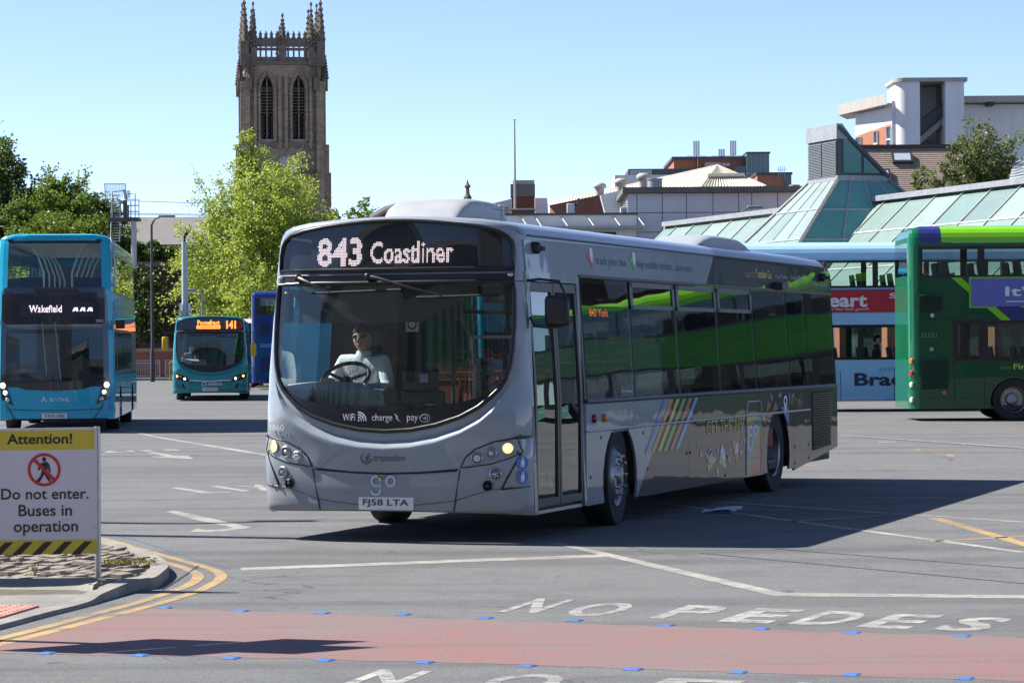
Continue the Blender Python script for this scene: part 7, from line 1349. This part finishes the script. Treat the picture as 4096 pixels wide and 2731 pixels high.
# ---------------- white stair tower, its wings, slate roof with skylights
zd = lambda x, y: (3350 + x / 2.751, 280 + y / 2.751); SY = 150.0
def X5(v, Y=SY): return WP(*zd(v, 500), Y).x
def Z5(v, Y=SY): return WP(*zd(800, v), Y).z
stw = thing('stair_tower', 'white concrete stair tower with rounded corner and open flight of steps', 'tower', (0, SY, 0)); zt_ = Z5(130)
m = MB(); xa, xb = X5(648), X5(908); R_ = .75; pts = [(xa + R_ - R_ * math.cos(pi / 2 * i / 8), R_ - R_ * math.sin(pi / 2 * i / 8)) for i in range(9)] + [(xb, 0), (xb, 3.5), (xa, 3.5)]; m.prism([(x, y, 0) for x, y in pts], [(x, y, zt_) for x, y in pts]); m.build('round_column', M_RENDER, stw, smooth=30)
MB().box(X5(1188), X5(1395), 0, 3.5, 0, zt_).build('square_column', M_RENDER, stw); MB().box(xb, X5(1188), 3.2, 3.5, 0, zt_).build('rear_wall', M_RENDER, stw)
pts = [(xa - .12 + R_ - R_ * math.cos(pi / 2 * i / 8), -.12 + R_ - R_ * math.sin(pi / 2 * i / 8)) for i in range(9)] + [(X5(1430), -.12), (X5(1430), 3.7), (xa - .12, 3.7)]; MB().prism([(x, y, zt_) for x, y in pts], [(x, y, Z5(88)) for x, y in pts]).build('roof_slab', M_CONC, stw)
xa, xb = X5(912), X5(1186)
for k in range(11): z0_ = lerp(Z5(735), Z5(505), k / 11); x0_ = lerp(xa, xb, k / 11); MB().box(x0_, x0_ + (xb - xa) / 11 + .02, 1.0, 2.2, z0_ - .35, z0_ + .02).build('step', M_CONC, stw)
for k in range(11): z0_ = lerp(Z5(690), Z5(860), k / 11); x0_ = lerp(lerp(xa, xb, .35), xb, k / 11); MB().box(x0_, x0_ + .12, 2.3, 3.1, z0_ - .4, z0_).build('step', M_CONC, stw)
MB().tube([(xa, .95, Z5(560)), (xb, .95, Z5(360))], .04, 5).build('handrail', M_POLE, stw)
for k in range(24): u = k / 23; x = lerp(xa, xb, u); MB().box(x - .012, x + .012, .93, .97, lerp(Z5(735), Z5(505), u), lerp(Z5(560), Z5(360), u)).build('baluster', M_POLE, stw)
MB().box(X5(1125), X5(1180), 1.2, 1.3, Z5(360), Z5(160)).build('stair_screen', M_POLE, stw)
wg = thing('brick_wing', 'orange brick wing with oversailing flat roof beside the stair tower', 'building', (0, SY + .6, 0)); dxx = 2.4                     # receding wing to the left
A_, B2 = Vector((X5(340) - .0, 5.0, 0)), Vector((X5(625), 0, 0)); dv = B2 - A_
def WW(u, z, off=0.0): q = A_ + dv * u; nn = Vector((dv.y, -dv.x, 0)).normalized(); q = q + nn * off; return (q.x, q.y, z)
zr0, zr1 = WP(*zd(340, 500), SY + 5).z, Z5(385); zb1, zb2 = Z5(640), Z5(575)
MB().ngon([WW(0, 0), WW(1, 0), WW(1, zb2), WW(0, zb1)]).build('brickwork', M_OBRICK, wg); MB().ngon([WW(0, zb1), WW(1, zb2), WW(1, zr1), WW(0, zr1 - .05)]).build('upper_panel', M_RENDER, wg)
MB().box(X5(615), X5(650), 0, 6, 0, zr1 + .3).build('end_wall', M_RENDER, wg)
ov = Vector((-.5, -.3, 0)); MB().prism([Vector(WW(-.25, zr1 + .02, .5)), Vector(WW(1.1, zr1 + .02, .7)), Vector((X5(650), 6, zr1 + .02)), Vector((X5(340), 9, zr1 + .02))], [Vector(WW(-.25, zr1 + .62, .5)), Vector(WW(1.1, zr1 + .62, .7)), Vector((X5(650), 6, zr1 + .62)), Vector((X5(340), 9, zr1 + .62))]).build('roof_slab', M_CONC, wg)
for u0_, u1_ in ((.03, .17), (.52, .62), (.86, .97)):
    z1_ = lerp(zb1, zb2, u0_) - .12; w0 = MB().ngon([WW(u0_, z1_ - 2.6, .03), WW(u1_, z1_ - 2.6, .03), WW(u1_, z1_, .03), WW(u0_, z1_, .03)]).build('window', M_DGLASS, wg)
    MB().tube([WW(u0_, z1_ - 2.6, .05), WW(u1_, z1_ - 2.6, .05), WW(u1_, z1_, .05), WW(u0_, z1_, .05)], .06, 4, closed=True).build('frame', M_WHT, w0); MB().tube([WW(u0_, z1_ - .7, .05), WW(u1_, z1_ - .7, .05)], .05, 4).build('frame_bar', M_WHT, w0)
rw_ = thing('white_wing', 'long white wing with overhanging flat roof right of the stair tower', 'building', (0, SY + 1.5, 0)); MB().box(X5(1390), X5(3000), 0, 10, 0, Z5(360)).build('wall', M_RENDER, rw_); MB().box(X5(1395), X5(3000), -1.2, 10, Z5(350), Z5(285)).build('roof_slab', M_CONC, rw_)
MB().box(X5(1680), X5(1745), -1.0, 0, Z5(388), Z5(352)).build('bracket', M_POLE, rw_)
sl = thing('slate_roofed_building', 'building with broad brown tiled roof and two skylights', 'building', (0, 121, 0)); Y1, Y0 = 5.0, 0.0; zR = WP(*zd(700, 848), 126).z; xl, xr = WP(*zd(-200, 850), 124).x, WP(*zd(1700, 850), 124).x; zE = zR - 5.6; M_TILE = slate('brown_tile', (.29, .215, .165), 3.2)
nc = 58
for k in range(nc):                                                                                   # lapped courses
    z0_, z1_, y0_, y1_ = lerp(zE, zR, k / nc), lerp(zE, zR, (k + 1.12) / nc), lerp(Y0, Y1, k / nc), lerp(Y0, Y1, (k + 1.12) / nc); MB().add([(xl, y0_ - .02, z0_ + .012), (xr, y0_ - .02, z0_ + .012), (xr, y1_, z1_), (xl, y1_, z1_), (xl, y0_ - .012, z0_ - .016), (xr, y0_ - .012, z0_ - .016)], [(0, 1, 2, 3), (4, 5, 1, 0)]).build('tile_course', M_TILE, sl)
MB().box(xl, xr, Y1 - .15, Y1 + .2, zR - .05, zR + .10).build('ridge', pm('ridge_dark', (.07, .055, .05), .8), sl); MB().box(xl, xr, Y0, 10, 0, zE).build('wall', M_RBRICK, sl); MB().ngon([(xl, Y1, zR), (xr, Y1, zR), (xr, 10, zE), (xl, 10, zE)]).build('rear_slope', M_TILE, sl)
for (x, y, w_, h_) in ((760, 955, .43, .32), (515, 1158, .34, .32)):
    q = WP(*zd(x, y), 124); u = (q.z - zE) / (zR - zE); c_ = Vector((q.x, lerp(Y0, Y1, u) - .05, q.z)); ty = Vector((0, Y1, zR - zE)).normalized(); nn = Vector((0, -ty.z, ty.y)); ex_ = Vector((1, 0, 0)); base = c_ - ex_ * w_ * 1.1 - ty * h_ * 1.0
    f_ = MB(); f_.obox(base, ex_ * w_ * 2.2, ty * h_ * 2.0, nn * .14); f_ = f_.build('skylight', M_POLE, sl); MB().obox(base + ex_ * .1 + ty * .1 + nn * .142, ex_ * (w_ * 2.2 - .2), ty * (h_ * 2 - .2), nn * .01).build('pane', pm('sky_pane', (.45, .5, .55), .1, spec=.8), f_)
# glazed canopy roof glimpsed at the far right
o = thing('striped_canopy', 'pale ribbed glass canopy below the white wing', 'roof', (0, 0, 0)); a, b, c_, d_ = WP(*zd(1940, 1010), 112), WP(*zd(2300, 850), 112), WP(*zd(2300, 1180), 108), WP(*zd(1880, 1240), 108); MB().ngon([a, b, c_, d_]).build('glazing', pm('pale_canopy_glass', (.42, .46, .48), .3), o)
for k in range(9): MB().tube([lerp(a, d_, k / 8), lerp(b, c_, k / 8)], .035, 4).build('rib', M_BAR, o)
o = thing('reflection_block', 'unseen dark brick block added to darken reflections in the grey bus', 'building', (21.5, 69, 0)); MB().box(0, 14, 0, 10, 0, 9.5).build('wall', M_DBRICK, o); MB().box(-.3, 14.3, -.4, 10, 9.5, 10).build('parapet', M_CONC, o)  # out of view; added and sized to darken what the grey bus side mirrors
for j in range(3):
    for i in range(2): MB().box(1.2 + j * 4.1, 3.8 + j * 4.1, -.05, 0, 2 + i * 3.6, 4.2 + i * 3.6).build('window', M_DGLASS, o)
# ---------------- unseen blocks behind the camera, added to darken windscreen reflections
for k in range(6):
    o = thing('reflection_terrace', ('tall stone office with rows of dark windows', 'grey stone warehouse with tall windows', 'brown stone block with many panes', 'grey office beside the crossing', 'brown corner block opposite the station', 'long grey block at the end of the street')[k] + ', unseen and added for its reflection', 'building', (-150 + k * 42, -48 - (k % 2) * 3, 0)); hgt = 17 + (k * 5) % 8; MB().box(0, 40, -12, 0, 0, hgt).build('wall', stainmat('grey_office_stone', (.20, .20, .205), .4) if k % 2 else stainmat('brown_office_stone', (.13, .125, .12), .4), o); MB().box(-.3, 40.3, -12, .4, hgt, hgt + .5).build('parapet', M_CONC, o)
    for j in range(9):
        for i in range(4): MB().box(2 + j * 4.2, 4.0 + j * 4.2, 0, .04, 2 + i * 4, 4.4 + i * 4).build('window', M_DGLASS, o)

# ================================================================ trees and shrubs
def leafmat(name, c1, c2, trans=.45):
    if name in _mats: return _mats[name]
    m, n, l, p = newmat(name); out = n['Material Output']; g = n.new('ShaderNodeNewGeometry'); c = ramp(n, l, g.outputs['Random Per Island'], [(0, c1), (1, c2)])
    big = noise(n, l, .55, 3, .6, objco(n)); c = mixc(n, l, math_(n, l, 'MULTIPLY', big, .35), c, tuple(x * .6 for x in c1))
    l.new(c, p.inputs['Base Color']); p.inputs['Roughness'].default_value = .45; p.inputs['Specular IOR Level'].default_value = .35
    t = n.new('ShaderNodeBsdfTranslucent'); l.new(mixc(n, l, .5, c, c2), t.inputs[0]); mx = n.new('ShaderNodeMixShader'); mx.inputs[0].default_value = trans; l.new(p.outputs[0], mx.inputs[1]); l.new(t.outputs[0], mx.inputs[2]); l.new(mx.outputs[0], out.inputs[0]); _mats[name] = m; return m
M_BARK = pm('bark', (.10, .075, .055), .9, var=.35, scale=5, bmp=.5, bscale=14); M_BARKP = pm('pale_bark', (.26, .23, .19), .85, var=.35, scale=5, bmp=.4, bscale=14)
def leaf_mesh(name, P, size, parent, mat, rng, droop=0.0, aspect=1.5):
    """one small folded quad per leaf position"""
    n_ = len(P); a = rng.uniform(0, 2 * pi, n_); tl = rng.normal(0, .6, n_) - droop; s = size * rng.uniform(.65, 1.35, n_)
    d = np.stack([np.cos(a) * np.cos(tl), np.sin(a) * np.cos(tl), np.sin(tl)], 1); r = rng.normal(0, 1, (n_, 3)); w_ = np.cross(d, r); w_ /= np.linalg.norm(w_, axis=1)[:, None] + 1e-9
    L = d * (s * aspect)[:, None]; W_ = w_ * (s * .5)[:, None]; V = np.empty((n_, 4, 3)); V[:, 0] = P; V[:, 1] = P + L * .5 + W_; V[:, 2] = P + L; V[:, 3] = P + L * .5 - W_
    me = bpy.data.meshes.new(name); me.vertices.add(4 * n_); me.vertices.foreach_set('co', V.reshape(-1)); me.loops.add(4 * n_); me.loops.foreach_set('vertex_index', np.arange(4 * n_)); me.polygons.add(n_); me.polygons.foreach_set('loop_start', np.arange(n_) * 4); me.update(calc_edges=True); me.validate(); me.materials.append(mat)
    return link(name, me, parent)
def tree(name, label, loc, h, rx, crown0, leaf, n_leaf, size, seed, limbs=70, bark=None, droop=0.0, shape='round', cat='tree', group=None, clump=.28, trunk=None, ry=None, lean=(0, 0)):
    rng = np.random.default_rng(seed); o = thing(name, label, cat, loc, 0, group); ry = ry or rx; bark = bark or M_BARK; tr = trunk or max(.04, h * .018)
    top = Vector((lean[0], lean[1], h * .86)); tw2 = MB(); tp_ = [Vector((0, 0, -.1))] + [Vector((lean[0] * t + rng.normal(0, .04) * h * .1, lean[1] * t + rng.normal(0, .04) * h * .1, h * .86 * t)) for t in (.15, .3, .5, .7, .85, 1)]
    tw2.tube(tp_, [tr * 1.25, tr, tr * .85, tr * .65, tr * .4, tr * .22, .012], 8); P = []; cz, hz2 = (h + crown0) / 2, (h - crown0) / 2
    tips = []
    for k in range(limbs):
        for _ in range(30):
            v = rng.normal(0, 1, 3); v /= np.linalg.norm(v); rr = rng.uniform(.45, 1) ** .4; q = v * rr
            if shape == 'cone' and abs(q[0]) + abs(q[1]) > (1 - q[2]) * .62 + .12: continue
            if shape == 'vase' and q[2] < -.2 and math.hypot(q[0], q[1]) > .85: continue
            break
        bump_ = 1 + .22 * math.sin(3.1 * math.atan2(v[1], v[0]) + seed) * math.cos(2.3 * v[2] * 2 + seed * 1.7) + rng.normal(0, .06)
        tip = Vector((q[0] * rx * bump_ + lean[0] * .7, q[1] * ry * bump_ + lean[1] * .7, cz + q[2] * hz2 * bump_)); f = max(.12, min(.95, (tip.z / h) * rng.uniform(.35, .75))); base = tp_[0].lerp(tp_[-1], 0)
        zf = f * h * .86; i = min(len(tp_) - 2, max(0, next((j for j in range(len(tp_) - 1) if tp_[j + 1].z >= zf), len(tp_) - 2))); base = tp_[i].lerp(tp_[i + 1], (zf - tp_[i].z) / max(1e-3, tp_[i + 1].z - tp_[i].z))
        mid = base.lerp(tip, .5) + Vector((rng.normal(0, .05) * rx, rng.normal(0, .05) * rx, .10 * h * (1 - abs(q[2])) * (.6 if droop else .35)))
        pts = [base * (1 - t) ** 2 + mid * 2 * t * (1 - t) + tip * t * t for t in (0, .2, .4, .6, .8, 1)]; L = (tip - base).length; r0 = max(.012, tr * .32 * min(1, L / (rx + .01)))
        tw2.tube(pts, [r0, r0 * .8, r0 * .6, r0 * .42, r0 * .26, .006], 5); tips.append((pts, L))
    per = n_leaf // limbs
    for pts, L in tips:
        nt_ = max(4, int(per / 26))
        for _ in range(nt_):                                                     # twig, then leaves strung along it
            t = rng.uniform(.35, 1.0) ** .8; j = min(4, int(t * 5)); p = pts[j].lerp(pts[j + 1], t * 5 - j); d = Vector(rng.normal(0, 1, 3)); d.normalize(); d.z = d.z * .6 + .15 - droop * .9; ln = clump * rx * rng.uniform(.35, 1.25); e = p + d * ln + Vector((0, 0, -droop * ln * .8))
            if rng.random() < .5: tw2.tube([p, p.lerp(e, .5) + Vector((0, 0, .05 * ln)), e], [.010, .007, .003], 3)
            m_ = per // nt_; u = rng.uniform(.05, 1.05, m_); base = np.array(p)[None] * (1 - u[:, None]) + np.array(e)[None] * u[:, None]; P.append(base + rng.normal(0, .09 * ln + size * .35, (m_, 3)))
    P = np.concatenate(P); P = P[P[:, 2] > .05]
    tw2.build('trunk', bark, o, smooth=60); leaf_mesh('crown', P, size, o, leaf, rng, droop * .8); return o
def bush(label, loc, rx, ry, h, leaf, n_, size, seed, name='shrub', group=None):
    rng = np.random.default_rng(seed); o = thing(name, label, 'shrub', loc, 0, group); m = MB()
    lob = [(rng.uniform(-.75, .75) * rx, rng.uniform(-.6, .6) * ry, rng.uniform(.3, .8) * h, rng.uniform(.25, .45)) for _ in range(max(5, int(rx * 3)))]; P = []
    for x, y, z, s in lob:
        m.tube([(x * .3, y * .3, 0), (x * .7, y * .7, z * .6), (x, y, z)], [.04, .03, .01], 5); k = n_ // len(lob); v = rng.normal(0, 1, (k, 3)); v /= np.linalg.norm(v, axis=1)[:, None]; rr = rng.uniform(.55, 1.05, (k, 1)); P.append(np.array([x, y, z]) + v * rr * np.array([max(.35, s * h), max(.3, s * h), s * h]) + rng.normal(0, .05, (k, 3)))
    P = np.concatenate(P); P = P[P[:, 2] > -.4]; m.build('stems', M_BARK, o); leaf_mesh('foliage', P, size, o, leaf, rng); return o
L_LIME = leafmat('spring_leaf', (.25, .345, .03), (.44, .51, .10), .55); L_MID = leafmat('mid_leaf', (.11, .18, .022), (.21, .29, .04), .45); L_DARK = leafmat('dark_leaf', (.085, .145, .03), (.18, .25, .055), .42); L_BIRCH = leafmat('birch_leaf', (.10, .14, .035), (.22, .25, .085), .4); L_IVY = leafmat('ivy_leaf', (.03, .07, .012), (.10, .17, .025), .3)
def gp_(px, Y, z=0.0): return Vector((WP(px, 1000, Y).x, Y, z))
def zat(px, py, Y): return WP(px, py, Y).z
# the spring-green tree in front of the tower
Y = 131; tree('spring_tree', 'bright yellow-green spreading tree with drooping twigs before the church tower', gp_(1035, Y), zat(1035, 590, Y), 4.2, 1.6, L_LIME, 95000, .09, 3, limbs=190, bark=M_BARKP, droop=.35, clump=.30, trunk=.15)
for px, pyt, dx, sd in ((985, 500, -.25, 31),): tree('spring_tree', 'slim leafy shoot of the spring-green tree standing against the tower edge', gp_(px, Y + .4), zat(px, pyt, Y) + .3, .6, 8.2, L_LIME, 6500, .09, sd, limbs=60, bark=M_BARKP, droop=.0, clump=.5, trunk=.07)
# dark and mid-green trees over the embankment on the left
Y = 178; tree('conifer', 'tall dark layered tree at the edge of the embankment', gp_(-30, Y, zwt), zat(10, 505, Y) - zwt, 2.9, 1.2, L_DARK, 15000, .17, 8, limbs=60, clump=.35)
tree('broadleaf_tree', 'rounded mid-green tree growing over the railway embankment', gp_(215, Y - 2, zwt), zat(215, 708, Y) - zwt, 3.3, .2, L_MID, 32000, .13, 11, limbs=80)
tree('broadleaf_tree', 'dark green tree beside the railway signal', gp_(395, Y + 3, zwt), zat(400, 770, Y + 3) - zwt, 2.1, .4, L_DARK, 14000, .14, 12, limbs=60)
tree('broadleaf_tree', 'low sunny green tree above the sky blue double decker', gp_(230, Y - 6, zwt), zat(230, 850, Y - 6) - zwt, 3.6, .1, leafmat('sunny_leaf', (.11, .17, .02), (.21, .29, .04), .4), 24000, .12, 13, limbs=90)
tree('broadleaf_tree', 'deep green tree at the frame edge below the conifer', gp_(40, Y - 4, zwt), zat(40, 800, Y - 4) - zwt, 2.2, .1, L_DARK, 12000, .14, 14, limbs=50)
Y = 200; tree('broadleaf_tree', 'small round tree beyond the spring-green one', gp_(1430, Y), zat(1430, 782, Y), 2.0, 5.0, L_MID, 9000, .15, 15, limbs=50)
for px, sd in ((1960, 16), (2010, 17)): tree('sapling', ('sparse young tree top left of the brick chimney', 'thin leafing twigs beside the brick chimney')[sd - 16], gp_(px, 190), zat(px, 768 + (sd - 16) * 15, 190), .8, 7.5, L_LIME, 260, .13, sd, limbs=16)
# right: birch over the glazed roof, small green trees
Y = 112; tree('birch_tree', 'feathery olive-green birch rising above the glazed roof', gp_(3925, Y), zat(3925, 425, Y), 2.0, 2.8, L_BIRCH, 42000, .10, 21, limbs=110, droop=.4, clump=.42)
tree('birch_tree', 'lower drooping side of birch foliage over the ridge', gp_(3775, Y - 1.5), zat(3790, 560, Y), 1.35, 3.0, L_BIRCH, 18000, .10, 22, limbs=70, droop=.45, clump=.32)
tree('broadleaf_tree', 'fresh green shrubby tree at the far end of the glazed roof', gp_(4085, Y + 1), zat(4085, 660, Y), 1.2, 2.5, L_MID, 6000, .09, 23, limbs=36)
tree('street_tree', 'small bright tree top in front of the white panelled building', gp_(2925, 124), zat(2925, 815, 124), .75, 4.6, L_LIME, 1500, .10, 24, limbs=20)
# hedge and ivy along the wall
for k, (px, w_, pyt) in enumerate(((585, 1.2, 965), (640, 1.3, 985), (700, 1.2, 1002), (500, 1.5, 950))):
    bush(('leafy shrub on the wall top beside the lamp column', 'rounded shrub overhanging the wall top', 'low shrub on the wall top near the camera mast', 'shrub at the foot of the railway signal')[k], gp_(px, 172, zwt + .2), w_, .9, zat(px, pyt, 172) - zwt - .2, L_IVY, 4200, .11, 40 + k)
for k, (px, pyt, pyb, w_) in enumerate(((560, 1085, 1400, .8), (545, 1220, 1330, .7), (600, 1120, 1170, .5))):
    z0_ = zat(px, pyb, 167); bush(('ivy cascading down the retaining wall beside the double decker', 'bright ivy clump low on the retaining wall', 'ivy spray near the top of the retaining wall')[k], gp_(px, 167, z0_), w_, .35, zat(px, pyt, 167) - z0_, L_IVY, 3000, .11, 50 + k, 'ivy')
# weeds at the island kerb
rng = np.random.default_rng(7); wp = zb(300, 545, KH); o = thing('weed', 'dry weed growing out of the joint beside the setts', 'weed', wp); m = MB()
for k in range(9): a = rng.uniform(0, 6.28); m.tube([(0, 0, -.02), (.01 * math.cos(a), .01 * math.sin(a), .05), (.03 * math.cos(a), .03 * math.sin(a), rng.uniform(.06, .11))], [.003, .0025, .001], 4)
m.build('stem', pm('dry_stem', (.25, .2, .11), .9), o); P = rng.normal(0, .018, (60, 3)) + np.array([0, 0, .05]); P[:, 2] = np.abs(P[:, 2]); leaf_mesh('leaf', P, .012, o, leafmat('dry_leaf', (.18, .17, .06), (.3, .26, .12)), rng)
mo_ = zb(1090, 420, .10); P = np.stack([rng.uniform(-.18, .22, 500), rng.uniform(-.12, .12, 500), rng.uniform(-.01, .02, 500)], 1) + np.array([mo_.x, mo_.y, .10]); o = leaf_mesh('moss', P, .012, None, leafmat('moss_leaf', (.10, .10, .02), (.22, .19, .05)), rng); tag(o, 'strip of yellowish moss between the setts and kerb', 'moss', kind='stuff')
